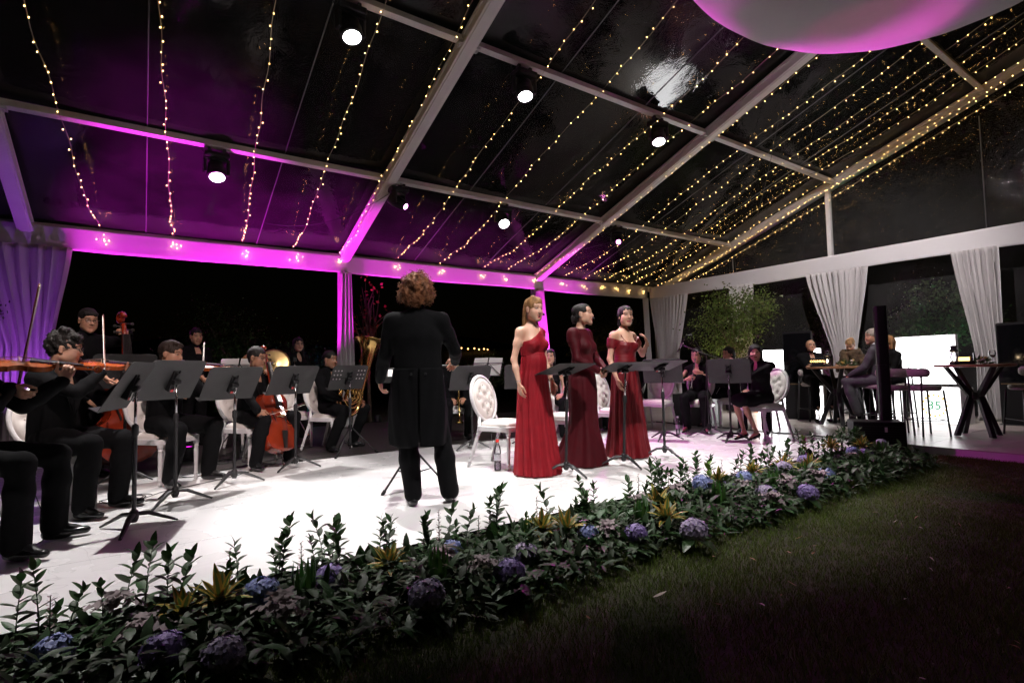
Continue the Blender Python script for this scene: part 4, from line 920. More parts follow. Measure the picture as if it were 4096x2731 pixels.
        jp += [Prim(k['N']+V3(0,.08,.03)*s, H+A@V3(0,.08,-.16), .06*s, .035*s, None, .02, True), Ell(k['N']+V3(0,.12,-.05)*s, V3(.05,.08,.13)*s, None, .01, True)]
        V, Q = surface(jp, hcl, fold_disp(seed+11, .005)); link('blouse', np_mesh('blouse', V, Q, M['shirt_black']), t); tm_ = M['trouser']
    elif outfit in ('blackdress', 'fur', 'blackwoman'):
        jp = torso_prims(k, .014, female, bulk)+sum([arm_prims(k, q, .012, female)[:(3 if outfit == 'blackdress' else 4)] for q in 'RL'], [])
        jp += [Ell(k['N']+V3(0,.12,-.04)*s, V3(.05,.085,.11)*s, None, .01, True)]
        fur = outfit == 'fur'
        if fur: jp += [Prim(k['N']+V3(-.11,.03,.0), k['N']+V3(.11,.03,.0), .075, None, None, .03), Prim(k['N']+V3(-.1,.06,-.02), k['C']+V3(-.03,.16,-.1), .05, None, None, .03), Prim(k['N']+V3(.1,.06,-.02), k['C']+V3(.03,.16,-.1), .05, None, None, .03)]
        V, Q = surface(jp, hcl, (lambda P: .014*vnoise(P, seed, 55, 2)) if fur else fold_disp(seed+11, .005)); link('fur_coat' if fur else 'dress_top', np_mesh('dress_top', V, Q, mat('brown_fur', (.085,.055,.03), .95, var=.6, vscale=22, bump=1, bscale=120) if fur else M['shirt_black']), t); tm_ = M['trouser']
    else: tm_ = M['trouser']
    if outfit != 'gown' and legs_shown:
        pr = sum([leg_prims(k, q, .012, female, .018) for q in 'RL'], [])+[Prim(k['P'], k['P']+V3(0,0,.08), .155*s, .15*s, (k['n'],1.28), .04)]
        if outfit == 'blackdress': pr = [Prim(k['P'], k['P']+V3(0,0,.05), .16*s, .15*s, (k['n'],1.2), .05)]+sum([[Prim(k['h'+q], k['h'+q]+(k['K'+q]-k['h'+q])*.93, .105*s, .085*s, None, .07)] for q in 'RL'], [])+[Prim((k['hR']+k['hL'])/2, (k['KR']+k['KL'])/2-V3(0,.06,0), .09, .085, None, .07)]
        V, Q = surface(pr, hcl, fold_disp(seed+21, .010, 13)); link('trousers' if outfit != 'blackdress' else 'skirt', np_mesh('trousers', V, Q, tm_), t)
        if shoes:
            for q in 'RL':
                a, b = k['A'+q], k['T'+q]; u = unit((b-a)*V3(1,1,0)); heel = a*V3(1,1,0)+V3(0,0,.035)-u*.035; toe = heel+u*.22*s
                if shoes == 'heels': heel = a+V3(0,0,-.03)-u*.03; toe = V3(b[0],b[1],.018)
                sp = [Prim(heel, heel+u*.06, .034, .036, None, .02), Prim(heel+u*.05, toe-u*.03, .036, .030, (V3(0,0,1),1.25), .03), Prim(a+V3(0,0,-.01), a+V3(0,0,-.05)+u*.05, .036, .038, None, .02)]
                if shoes == 'heels': sp = [Prim(heel, heel+(toe-heel)*.5, .030, .028, None, .02), Prim(heel+(toe-heel)*.5, toe, .030, .022, (V3(0,0,1),1.5), .02), Prim(heel-u*.01+V3(0,0,-.015), heel*V3(1,1,0)-u*.012+V3(0,0,.004), .012, .006, None, .01)]
                V, Q = surface(sp, .0075/detail); V[:,2] = np.maximum(V[:,2], .001); link('shoe', np_mesh('shoe', V, Q, M['shoe']), t)
    return t
def coat_tails(t, k, ln, s, m):
    """two hanging coat tails behind the legs with a centre vent"""
    P = k['P']; zt = P[2]+.10
    for sd in (-1, 1):
        nz, na = 34, 26; G = np.zeros((nz, na, 3))
        for i in range(nz):
            u = i/(nz-1)
            for j in range(na):
                v = j/(na-1); th = v*R(112); a = (.178+.030*math.sin(u*2.4))*s; b = (.135+.045*u)*s; f = .010*math.sin(v*9+sd+u*2)*u+.006*math.sin(v*21+u*5)
                zb = P[2]-ln+.05*(v**2)+.10*max(0, v-.72)**1.2-.02*math.sin(v*3)
                G[i,j] = (sd*(.006+(a+f)*math.sin(th)), P[1]-.01-(b+f)*math.cos(th), zt+(zb-zt)*u)
        q = MB(); q.grid(G if sd > 0 else G[:, ::-1]); o = q.build('coat_tail', m, t, smooth=True); o.modifiers.new('thick','SOLIDIFY').thickness = .006
def curls(ho, V, Q, H, A, n, style, seed, s):
    """loose strands over the hair volume"""
    r_ = np.random.default_rng(seed+5); m = MB(); C = V.mean(0)
    for i in r_.integers(0, len(V), n):
        p = V[i]; d = unit(p-(H+A@V3(0,-.02,.03))); 
        if style == 'long':
            q_ = A.T@(p-H)
            if q_[2] > .05 or q_[1] > -.045: continue
            pts = [p, p+d*.008+V3(0,0,-.03), p+d*.012+V3(0,0,-.07), p+d*.006+V3(0,0,-.10)]; m.tube(np.array(pts), [.0022,.002,.0016,.0008], 4)
        else:
            t1 = unit(np.cross(d, r_.normal(size=3))); t2 = np.cross(d, t1); R_ = r_.uniform(.006,.012) if style == 'frizzy' else .006; L_ = r_.uniform(.015,.045) if style == 'frizzy' else .014; pts = []
            for j in range(9):
                a = j*1.1; pts.append(p-d*.008+d*L_*j/8+R_*(math.cos(a)*t1+math.sin(a)*t2))
            m.tube(np.array(pts), [.0022]*8+[.001], 4)
    m.build('hair_strands', ho.data.materials[0], ho, smooth=True)
# ------------------------------------------------------------------ instruments
def frame4(o, y, z):
    """matrix with origin o, local +Y along y, local +Z near z"""
    y = Vector(y).normalized(); z = Vector(z); z = (z-y*z.dot(y)).normalized(); x = y.cross(z)
    return Matrix(((x.x,y.x,z.x,o[0]),(x.y,y.y,z.y,o[1]),(x.z,y.z,z.z,o[2]),(0,0,0,1)))
OUT = [(0,.0),(.012,.1),(.05,.19),(.11,.25),(.19,.284),(.27,.29),(.34,.275),(.395,.255),(.425,.262),(.445,.222),(.48,.182),(.53,.160),(.58,.158),(.625,.178),(.655,.212),(.67,.226),(.70,.213),(.76,.228),(.82,.236),(.88,.225),(.935,.182),(.975,.11),(1.0,.02)]
def string_instrument(name, label, cat, L, rib, mtx, m, neck, chin=False, spike=0., group=None):
    t = thing(name, label, cat, (0,0,0), 0, group); t.matrix_basis = mtx
    n = len(OUT); F = 9
    def plate(z, arch, sgn):
        P = np.zeros((n, 2*F+1, 3))
        for i, (u, w) in enumerate(OUT):
            for j in range(-F, F+1):
                x = j/F; q = (1-x*x); along = math.sin(math.pi*min(1, max(0, .05+u*.9)))**.5
                P[i, j+F] = (x*w*L*1.03, u*L, z+sgn*arch*(q**1.4)*along*(w/.29)**.4)
        return P
    for nm, z, sg in (('top_plate', rib/2, 1), ('back_plate', -rib/2, -1)):
        p = MB(); p.grid(plate(z, .045*L if L > .5 else .042*L, sg)[:, ::sg]); p.build(nm, m, t, smooth=True)
    rb = MB(); left = [(-w*L, u*L) for u, w in OUT]; right = [(w*L, u*L) for u, w in OUT[::-1]]; loop = left+right
    P = np.array([[(x, y, z) for (x, y) in loop] for z in (-rib/2, rib/2)]); rb.grid(P, closed=True); rb.build('rib', m, t, smooth=True, angle=40)
    fb = MB(); z0 = rib/2+.055*L; nl = neck*L; fw = .058*L
    fb.add([(-fw,.68*L,z0+.018*L),(fw,.68*L,z0+.018*L),(fw*.6,L+nl*.62,rib/2+.025*L),(-fw*.6,L+nl*.62,rib/2+.025*L),(-fw,.68*L,z0),(fw,.68*L,z0),(fw*.6,L+nl*.62,rib/2+.004*L),(-fw*.6,L+nl*.62,rib/2+.004*L)], [(0,1,2,3),(7,6,5,4),(0,4,5,1),(1,5,6,2),(2,6,7,3),(3,7,4,0)]); fb.build('fingerboard', M['ebony'], t, bevel=.001)
    nk = MB(); nk.tube([(0,.97*L,rib*.05),(0,L+.04*L,rib/2-.02*L),(0,L+nl*.62,rib/2-.012*L),(0,L+nl*.82,rib/2-.03*L)], [.05*L,.034*L,.027*L,.026*L], 8); nko = nk.build('neck', m, t, smooth=True)
    sc = MB(); pts = []; 
    for i in range(26):
        a = i*.42; r_ = .062*L*(1-i/30); pts.append((0, L+nl*.95+r_*math.sin(a)*.9-.01*L, rib/2-.03*L-.035*L+r_*math.cos(a)))
    sc.tube(pts, [.030*L*(1-i/60) for i in range(26)], 8); sc.build('scroll', m, nko, smooth=True)
    for i in range(4):
        k = MB(); y = L+nl*(.66+.055*i); s_ = 1 if i % 2 else -1; k.tube([(-s_*.025*L,y,rib/2-.02*L),(s_*.07*L,y,rib/2-.02*L)], .008*L, 6); k.sphere((s_*.085*L,y,rib/2-.02*L), .02*L, 8, 5, (1,.9,.35)); k.build('tuning_peg', M['ebony'], nko, smooth=True)
    br = MB(); by = .54*L; bw = .058*L; bz = rib/2+.034*L
    br.add([(-bw,by-.004*L,bz),(-bw*.45,by-.004*L,bz),(0,by-.004*L,bz+.025*L),(bw*.45,by-.004*L,bz),(bw,by-.004*L,bz),(bw*.75,by-.003*L,bz+.06*L),(0,by-.003*L,bz+.078*L),(-bw*.75,by-.003*L,bz+.06*L)]+[(-bw,by+.006*L,bz),(-bw*.45,by+.006*L,bz),(0,by+.006*L,bz+.025*L),(bw*.45,by+.006*L,bz),(bw,by+.006*L,bz),(bw*.75,by+.003*L,bz+.06*L),(0,by+.003*L,bz+.078*L),(-bw*.75,by+.003*L,bz+.06*L)], [tuple(range(8)), tuple(range(15,7,-1))]+[(i,8+i,8+(i+1) % 8,(i+1) % 8) for i in range(8)]); br.build('bridge', M['maple'], t)
    tp = MB(); tp.add([(-.03*L,.04*L,rib/2+.03*L),(.03*L,.04*L,rib/2+.03*L),(.055*L,.30*L,rib/2+.075*L),(-.055*L,.30*L,rib/2+.075*L),(-.025*L,.04*L,rib/2+.045*L),(.025*L,.04*L,rib/2+.045*L),(.045*L,.30*L,rib/2+.09*L),(-.045*L,.30*L,rib/2+.09*L)], [(3,2,1,0),(4,5,6,7),(0,1,5,4),(1,2,6,5),(2,3,7,6),(3,0,4,7)]); tp.build('tailpiece', M['ebony'], t)
    for i in range(4):
        x = (i-1.5); s_ = MB(); s_.tube([(x*.022*L,.30*L,rib/2+.085*L),(x*.026*L,by,bz+.078*L),(x*.013*L,L+nl*.62,rib/2+.028*L)], max(.0006,.0022*L), 4); s_.build('string', M['chrome'], t)
    for sx in (-1, 1):
        f = MB(); pts = [(sx*(.12+.022*math.sin(a))*L, (.545+.085*q)*L, rib/2+.040*L) for q, a in ((-1,-2.2),(-.75,-1.3),(-.4,-.5),(0,0),(.4,.5),(.75,1.3),(1,2.2))]; f.tube(pts, .0095*L, 5, flat=.35); f.build('sound_hole', M['ebony'], t)
    if chin:
        c = MB(); c.sphere((-.13*L,.1*L,rib/2+.07*L), .11*L, 12, 6, (1,.75,.28)); c.build('chin_rest', M['ebony'], t, smooth=True)
    if spike:
        s_ = MB(); s_.tube([(0,.02,0),(0,-spike,0)], .006, 6); s_.build('end_pin', M['chrome'], t)
    return t
def bow(label, a, b, up=(0,0,1), group=None):
    """a = frog end, b = tip"""
    a = Vector(a); b = Vector(b); L = (b-a).length; t = thing('bow', label, 'bow', (0,0,0), 0, group); t.matrix_basis = frame4(a, b-a, up)
    s = MB(); s.tube([(0,-.03,.012),(0,.1*L,.012),(0,.5*L,.004),(0,.95*L,.011),(0,L,.0)], [.0045,.0045,.004,.0034,.004], 6); s.build('stick', mat('pernambuco', (.12,.03,.012), .3), t, smooth=True)
    h_ = MB(); h_.box(-.006,.006,.03,L-.004,-.012,-.0105); h_.build('bow_hair', M['horsehair'], t)
    f = MB(); f.box(-.006,.006,-.002,.05,-.013,.01); f.build('frog', M['ebony'], t, bevel=.002); return t
def w2(loc, rz, v):
    c, s = math.cos(rz), math.sin(rz); return Vector((loc[0]+c*v[0]-s*v[1], loc[1]+s*v[0]+c*v[1], loc[2]+v[2]))
def wd_(rz, v):
    c, s = math.cos(rz), math.sin(rz); return Vector((c*v[0]-s*v[1], s*v[0]+c*v[1], v[2]))
def violinist(label, vlabel, blabel, loc, dx, dy, h=1.75, ang=38, bowt=.35, bowtilt=-.35, L=.355, droop=-.06, bow_roll=0., bowlen=.7, bowdir=None, **kw):
    rz = face_rz(dx, dy); k = skel_sit(h, lean=.05, **kw.pop('sk', {})); a = R(ang); s = k['s']
    ax = unit(V3(-math.sin(a), math.cos(a), droop)); up = unit(V3(.25, .05, 1)); o = k['N']+V3(-.055,.045,.045); rib = .033*L/.355
    up = unit(up-ax*(up@ax)); across = np.cross(ax, up)      # local +x of the violin
    neck = .66
    lw = o+ax*(L+neck*L*.42)-up*.015 ; wL = lw-ax*.045-up*.072-across*.0
    hL = (wL, unit(up*.9+across*.10+ax*.25), unit(across*1.0-ax*.1), 1.35, .3, .2)
    # bow
    c = o+ax*(.60*L)+up*(rib/2+.115*L); bd = unit(across*1.0+up*bowtilt+ax*.12) if bowdir is None else unit(V3(*bowdir)); fr = c+bd*bowlen*bowt; tip = c-bd*bowlen*(1-bowt)
    wR = fr+bd*.045+V3(0,-.03,.055); hR = (wR, unit(-bd*.55+V3(0,.25,-.75)), unit(V3(-.35,.35,-.3)-bd*.2), .95, .35, .8)
    p = person(label, loc, rz, k, {'R':hR, 'L':hL}, hint={'L':V3(.25,-.1,-1), 'R':V3(1,-.35,-.55)}, **kw)
    vi = string_instrument('violin', vlabel, 'violin', L, rib, Matrix.Translation((0,0,0)), M['violin'], neck, chin=True, group='violins and violas of the string players')
    vi.matrix_basis = frame4(w2(loc, rz, o), wd_(rz, ax), wd_(rz, up))
    bow(blabel, w2(loc, rz, fr), w2(loc, rz, tip), wd_(rz, up), 'bows of the string players'); return p
# ------------------------------------------------------------------ string players at the left
violinist('seated violinist in black at the far left edge, only hands and legs in view', 'violin at the far left edge held by a hand in front of the curly-haired player', 'bow held upright at the far left edge',
          (-.98, 4.60, 0), .95, -.31, h=1.8, ang=22, skin='light', hair='short', seed=1, bowdir=(.1,-.1,-1), bowt=.3, bowlen=.7, sk=dict(spread=.2, foot=.46, knee=.47), L=.375)
chair('white chair under the far left violinist, half out of frame', -1.16, 4.66, .95, -.31)
violinist('seated young violinist with curly black hair and spectacles, in profile', 'orange violin of the curly-haired player', 'bow of the curly-haired violinist',
          (-.60, 5.55, 0), .82, -.57, h=1.83, ang=36, skin='light', hair='curly_short', head=(28,-8,0), specs=True, seed=2, bowt=.25, bowtilt=-.75, sk=dict(spread=.17, foot=.40), stubble=.15)
chair('white chair under the curly-haired violinist', -.60, 5.58, .40, -.92)
violinist('seated viola player with swept dark hair behind the second music stand', 'viola held at shoulder height behind the second music stand', 'bow of the swept-haired viola player',
          (.16, 6.45, 0), .60, -.80, h=1.80, ang=42, skin='tan', hair='swept', hairc='dkbrown', head=(18,-6,0), seed=3, bowt=.4, L=.40, sk=dict(spread=.20, foot=.36))
chair('white chair under the swept-haired viola player', .13, 6.49, .60, -.80)
# cellist
CL, crz = (1.02, 6.90, 0), face_rz(.58, -.81)
k = skel_sit(1.74, lean=.06, spread=.24, foot=.34, knee=.44)
cb_o = V3(.045, .50, .17); cb_ax = unit(V3(-.16,-.40,1.0)); cb_n = unit(V3(.0,1,.40)); Lc = .735
cn = cb_o+cb_ax*(Lc*1.33)
person('seated cellist with dark-rimmed spectacles and grey-black jacket', CL, crz, k,
       {'L':(cn+V3(-.095,.01,-.015), unit(V3(.8,.30,.30)), unit(V3(.2,-.75,-.3)), 1.0, .5, .4), 'R':(V3(.30,.42,.66), unit(V3(-.25,.6,-.65)), unit(V3(-.5,-.3,-.2)), .9, .4, .8)},
       skin='brown', hair='short', head=(8,-8,0), specs=True, seed=4, hint={'R':V3(1,-.3,-.2), 'L':V3(-1,-.1,-.5)})
ce = string_instrument('cello', 'glossy red-brown cello held between the seated cellist\'s knees', 'cello', Lc, .115, frame4(w2(CL, crz, cb_o), wd_(crz, cb_ax), wd_(crz, cb_n)), M['cello'], .78, spike=.18)
cbr = cb_o+cb_ax*(.62*Lc)+cb_n*(.0575+.115*Lc); cf = V3(.30,.47,.60)
bow('cello bow drawn level across the cello strings', w2(CL, crz, cf+unit(cf-cbr)*.03), w2(CL, crz, cf+unit(cbr-cf)*.70), (0,0,1), 'bows of the string players')
chair('white chair under the cellist', .98, 6.95, .58, -.81)
# double bass and its player
BL, brz = (-.52, 7.25, 0), face_rz(.55, -.83)
k = skel_stand(1.78); bo = V3(-.22,.34,.12); bax = unit(V3(-.02,-.13,1)); bn = unit(V3(.1,1,.13)); Lb = 1.02
nk_ = bo+bax*(Lb*1.44)
person('standing double bass player with spectacles in black, back left', BL, brz, k, {'L':(nk_+V3(-.10,-.015,-.04), unit(V3(.85,.25,.25)), unit(V3(.35,-.6,-.2)), 1.15, .4, .4), 'R':(V3(.22,.42,.86), unit(V3(-.5,.4,-.6)), unit(V3(-.4,-.5,0)), .9, .4, .6)},
       skin='tan', hair='fringe', head=(-12,-8,0), specs=True, seed=5, hint={'L':V3(-1,-.2,.1), 'R':V3(1,-.2,-.3)}, openj=False)
string_instrument('double_bass', 'dark red double bass with its scroll raised at the back left', 'double bass', Lb, .19, frame4(w2(BL, brz, bo), wd_(brz, bax), wd_(brz, bn)), M['cello'], .60, spike=.12)
k = skel_stand(1.76); person('standing man in black behind the viola player, lit red', (.62, 9.35, 0), face_rz(.5,-.85), k, {'R':(V3(.26,.1,.86), (0,.15,-1), (-1,0,0), .6), 'L':(V3(-.26,.1,.86), (0,.15,-1), (1,0,0), .6)}, skin='tan', hair='short', head=(-18,-5,0), seed=6, stubble=.35, detail=.8)
k = skel_sit(1.68); person('seated player with blonde hair hidden behind the raised viola', (1.25, 8.55, 0), face_rz(.3,-.95), k, {'R':(V3(.2,.3,.75), (0,1,0), (0,0,-1), .6), 'L':(V3(-.2,.3,.75), (0,1,0), (0,0,-1), .6)}, skin='light', hair='parted', hairc='honey', female=True, head=(55,-15,0), seed=7, detail=.75, outfit='blackwoman')
chair('white chair at the back under the blonde-haired player', 1.24, 8.6, .3, -.95)
k = skel_stand(1.64); person('standing percussionist woman with long black hair and spectacles', (2.05, 9.15, 0), face_rz(.35,-.93), k, {'R':(V3(.22,.25,.95), (-.3,.9,0), (0,0,-1), .6), 'L':(V3(-.22,.25,.95), (.3,.9,0), (0,0,-1), .6)}, skin='light', hair='longdark', female=True, head=(-16,0,0), specs=True, seed=8, lips=(.35,.06,.06), outfit='blackwoman', detail=.85)
# tuba player
TL, trz = (2.13, 7.62, 0), face_rz(.55,-.83)
k = skel_sit(1.72, lean=-.02, spread=.22, foot=.22)
person('seated tuba player in black suit, mouth at the mouthpiece', TL, trz, k, {'R':(V3(.16,.33,.70), unit(V3(-.75,.55,-.1)), unit(V3(-.4,-.3,-.8)), .7, .4, .5), 'L':(V3(-.20,.36,.62), unit(V3(.1,.9,-.3)), unit(V3(.9,-.2,.2)), .9, .4, .5)}, skin='brown', hair='short', head=(-4,-4,0), seed=9, hint={'R':V3(1,-.3,-.3),'L':V3(-1,-.3,-.4)})
chair('white chair under the tuba player', 2.11, 7.66, .55, -.83)
def tuba(label, mtx):
    t = thing('tuba', label, 'tuba', (0,0,0), 0); t.matrix_basis = mtx; g = M['brass']
    # bell along local z, bottom bow, coils in the local xz plane; front is +y
    prof = [(.035,.0),(.042,.12),(.055,.26),(.07,.40),(.088,.52),(.11,.60),(.145,.665),(.185,.70),(.205,.712),(.208,.716),(.203,.718),(.18,.707),(.14,.672),(.1,.60),(.075,.48)]
    b = MB(); b.lathe(prof, 28, (.13,0,.25), cap=False); bo_ = b.build('bell', g, t, smooth=True)
    b = MB(); b.tube([(.13+.206*math.cos(a), .206*math.sin(a), .25+.714) for a in np.linspace(0,2*math.pi,33)], .005, 6); b.build('bell_rim', g, bo_, smooth=True)
    c = MB(); pts = [(.13,0,.27)]+[(-.02+.15*math.cos(a), 0, .14+.16*math.sin(a)) for a in np.linspace(0,-math.pi,15)]+[(-.17,0,.30)]; c.tube(pts, np.linspace(.037,.03,len(pts)), 14); c.build('bottom_bow', g, t, smooth=True)
    c = MB(); pts = [(-.17,0,.28),(-.17,0,.45)]+[(-.11+.06*math.cos(a), .0, .45+.06*math.sin(a)) for a in np.linspace(math.pi,0,9)]+[(-.05,.0,.30),(-.05,.03,.18)]; c.tube(pts, .021, 10); c.build('outer_branch', g, t, smooth=True)
    for i, (r_, yy, zz) in enumerate(((.085,.045,.20),(.06,.07,.24),(.11,.06,.18))):
        c = MB(); c.tube([(-.03+r_*math.cos(a), yy, zz+r_*1.1*math.sin(a)) for a in np.linspace(0,2*math.pi,25)], .0125, 8); c.build('tubing_loop', g, t, smooth=True)
    for i in range(3):
        x = -.09+.045*i; c = MB(); c.tube([(x,.075,.22),(x,.075,.40)], .0165, 10); v = c.build('valve', g, t, smooth=True); c = MB(); c.tube([(x,.075,.40),(x,.075,.43)], .004, 6); c.sphere((x,.075,.434), .011, 8, 5, (1,1,.5)); c.build('valve_button', M['chrome'], v, smooth=True)
        c = MB(); c.tube([(x-.01,.10,.30),(x-.01,.13,.30),(x+.02,.14,.24),(x+.02,.14,.16),(x-.01,.13,.12),(x-.01,.1,.14)], .0095, 7); c.build('valve_slide', g, v, smooth=True)
    c = MB(); c.tube([(-.02,.0,.50),(-.02,-.06,.58),(.0,-.13,.60),(.02,-.19,.595)], [.011,.008,.006,.006], 8); c.tube([(-.05,.02,.32),(-.03,.0,.42),(-.02,.0,.50)], .011, 8); lp = c.build('leadpipe', g, t, smooth=True)
    c = MB(); c.lathe([(.006,-.05),(.008,0),(.016,.02),(.0185,.028),(.016,.03)], 12, a=(.02,-.185,.595), b=(.024,-.30,.59)); c.build('mouthpiece', M['chrome'], lp, smooth=True); return t
# bell leans to the player's left (image right)
tz = unit(V3(-.26,.02,1)); ty = unit(V3(.25,1,.0)); ty = ty-tz*(ty@tz); to = V3(.01,.345,.50)
_y = wd_(trz, ty); _z = wd_(trz, tz); _x = Vector(_y).cross(Vector(_z)); _o = w2(TL, trz, to)
_x = -Vector((0,0,0))+Vector(_y).cross(Vector(_z)); 
mt = Matrix(((_x.x,_y.x,_z.x,_o.x),(_x.y,_y.y,_z.y,_o.y),(_x.z,_y.z,_z.z,_o.z),(0,0,0,1))) @ Matrix.Scale(-1, 4, (1,0,0)) @ Matrix.Scale(1.12, 4)
tuba('large brass tuba resting on the lap of its player', mt)
# trumpeter beyond the conductor
RL, rrz = (4.02, 7.45, 0), face_rz(-.35,-.93)
k = skel_sit(1.74, foot=.30); person('seated trumpeter just right of the conductor, trumpet on his lap', RL, rrz, k, {'R':(V3(.12,.32,.62), unit(V3(-.5,.7,-.3)), unit(V3(-.3,-.3,-.8)), .8, .4, .5), 'L':(V3(-.12,.36,.63), unit(V3(.4,.8,-.3)), unit(V3(.3,-.2,-.8)), .8, .4, .5)}, skin='tan', hair='short', head=(-30,0,0), seed=10, detail=.85)
chair('white chair under the trumpeter', 4.03, 7.5, -.35, -.93)
def trumpet(label, o, ax, up):
    t = thing('trumpet', label, 'trumpet', (0,0,0), 0); t.matrix_basis = frame4(o, ax, up); g = M['gold']
    c = MB(); c.lathe([(.006,0),(.0065,.25),(.009,.36),(.016,.42),(.035,.465),(.060,.485),(.061,.487),(.055,.483),(.03,.455),(.012,.40)], 20, a=(0,0,0), b=(0,1,0), cap=False); c.build('bell', g, t, smooth=True)
    c = MB(); c.tube([(0,.0,0),(0,-.02,-.0),(0,-.05,-.03),(0,-.03,-.075),(0,.0,-.08),(0,.28,-.08),(0,.31,-.06),(0,.31,-.03),(0,.28,-.02)], .0062, 8); c.build('tubing', g, t, smooth=True)
    for i in range(3):
        v = MB(); v.tube([(.012,.1+.026*i,-.12),(.012,.1+.026*i,.03)], .0105, 10); v.build('valve', g, t, smooth=True)
    c = MB(); c.lathe([(.005,0),(.006,.05),(.012,.08),(.013,.085)], 10, a=(0,-.02,0), b=(0,-.5,0)); c.build('mouthpiece', M['chrome'], t, smooth=True)
trumpet('gold trumpet held down on the trumpeter\'s lap', w2(RL, rrz, (-.03,.34,.74)), wd_(rrz, unit(V3(.05,.35,-1))), wd_(rrz, (0,1,.2)))
# ------------------------------------------------------------------ conductor and singers
class Half:
    """removes everything beyond the plane n.p > c"""
    def __init__(s, n, c, k=.006): s.n = unit(n); s.cv = c; s.k = k; s.sub = True; s.c = 0
    def dist(s, P): return s.cv-P@s.n
    def box(s, m): return V3(-9,-9,-9), V3(9,9,9)
k = skel_stand(1.80, lean=-.02, feet=.20)
k['KL'] = V3(-.085,.02,.5); k['KR'] = V3(.19,.02,.5); k['AL'] = V3(-.05,-.02,.085); k['AR'] = V3(.245,.02,.085); k['TL'] = V3(-.09,.16,.03); k['TR'] = V3(.30,.19,.03)
CDL, cdrz = (1.81, 3.96, 0), face_rz(.40,.92)
person('conductor in a black tailcoat with frizzy ginger hair, seen from behind', CDL, cdrz, k,
       {'L':(V3(-.31,.24,.985), unit(V3(.05,.45,-.85)), unit(V3(.9,.2,.2)), .8, .5, .4), 'R':(V3(.335,.36,1.13), unit(V3(-.1,.9,-.25)), unit(V3(-.6,.0,-.7)), .9, .4, .6)},
       skin='fair', hair='frizzy', hairc='ginger', head=(-6,-10,0), seed=12, outfit='tails', coat_len=.50, bulk=1.12, hint={'L':V3(-.12,-1,-.2),'R':V3(.3,-.9,-.3)}, group='performers on the stage')
for sx in (-1, 1):
    b = MB(); b.sphere((sx*.055,-.165,1.03), .010, 8, 5, (1,.5,1)); o = b.build('tailcoat_button', M['black_plastic'], bpy.data.objects[[q.name for q in bpy.data.objects if q.get('label','').startswith('conductor')][0]], smooth=True)
bow_ = thing('baton', 'thin white conducting baton in the conductor\'s right hand', 'baton', (0,0,0)); bow_.matrix_basis = frame4(w2(CDL, cdrz, (.325,.40,1.10)), wd_(cdrz, (-.75,.5,.02)), (0,0,1))
b = MB(); b.tube([(0,-.02,0),(0,.34,0)], [.003,.0014], 6); b.build('stick', M['paper'], bow_); b = MB(); b.sphere((0,-.03,0), .012, 8, 5, (1,1.8,1)); b.build('grip', M['maple'], bow_, smooth=True)

def gown_skirt(parent, prof, m, zt, amp, nf, seed, train=None, name='skirt', lean=0.):
    """prof rows (z, a, b, yc); pleats deepen downwards"""
    r_ = np.random.default_rng(seed); prof = np.array(prof)[::-1]; nz, na = 80, 220; P = np.zeros((nz, na, 3)); th = np.linspace(0, 2*math.pi, na, endpoint=False)
    fs = [(n_, r_.uniform(0,6.28), r_.uniform(.5,1)) for n_ in nf]; zb = prof[0,0]
    for i in range(nz):
        u = i/(nz-1); z = zt+(zb-zt)*u; a, b, yc = [np.interp(z, prof[:,0], prof[:,q]) for q in (1,2,3)]
        w = sum(c*np.sin(n_*th+ph+.5*np.sin(2*th+ph)+.25*math.sin(z*4+ph)) for n_, ph, c in fs)/len(fs)
        am = amp*(.12+.88*u**.8); rr = 1+am*(np.abs(w)**.8*np.sign(w))
        zz = z+0*th
        if u > .93: zz = zz+.012*w*(u-.93)/.07
        P[i] = np.stack([a*rr*np.cos(th), yc+b*rr*np.sin(th), zz], 1)
        if train is not None: P[i,:,1] += np.where(np.sin(th) < 0, train*u**4*np.sin(th), 0)
    P[:,:,2] = np.maximum(P[:,:,2], .004)
    v = MB(); v.grid(P, closed=True); o = v.build(name, m, parent, smooth=True); o.modifiers.new('thick','SOLIDIFY').thickness = .003; return o
def headset(parent, H, A, s, side):
    g = MB(); pt = lambda x, y, z: H+A@(V3(x,y,z)*s); g.tube([pt(side*.081,-.01,.03), pt(side*.078,.02,-.01), pt(side*.068,.07,-.04), pt(side*.05,.095,-.05)], .0022, 5); hs = g.build('headset_boom', M['black_plastic'], parent)
    f = MB(); f.sphere(pt(side*.044,.102,-.052), .012, 8, 6); f.build('microphone_foam', M['black_plastic'], hs, smooth=True)
def earring(parent, H, A, s, side, n=3):
    g = MB(); c = H+A@(V3(side*.080,-.008,-.03)*s)
    for i in range(n): g.sphere(c+V3(0,0,-.014*i), .0045, 6, 4)
    g.build('earring', M['chrome'], parent, smooth=True)
def singer(label, loc, dx, dy, h, hands, head, hint, **kw):
    k = skel_stand(h, feet=.08); rz = face_rz(dx, dy); p = person(label, loc, rz, k, hands, female=True, outfit='gown', gown=True, hint=hint, head=head, group='performers on the stage', shoes=False, **kw); return p, k, head_frame(*[R(a) for a in head])
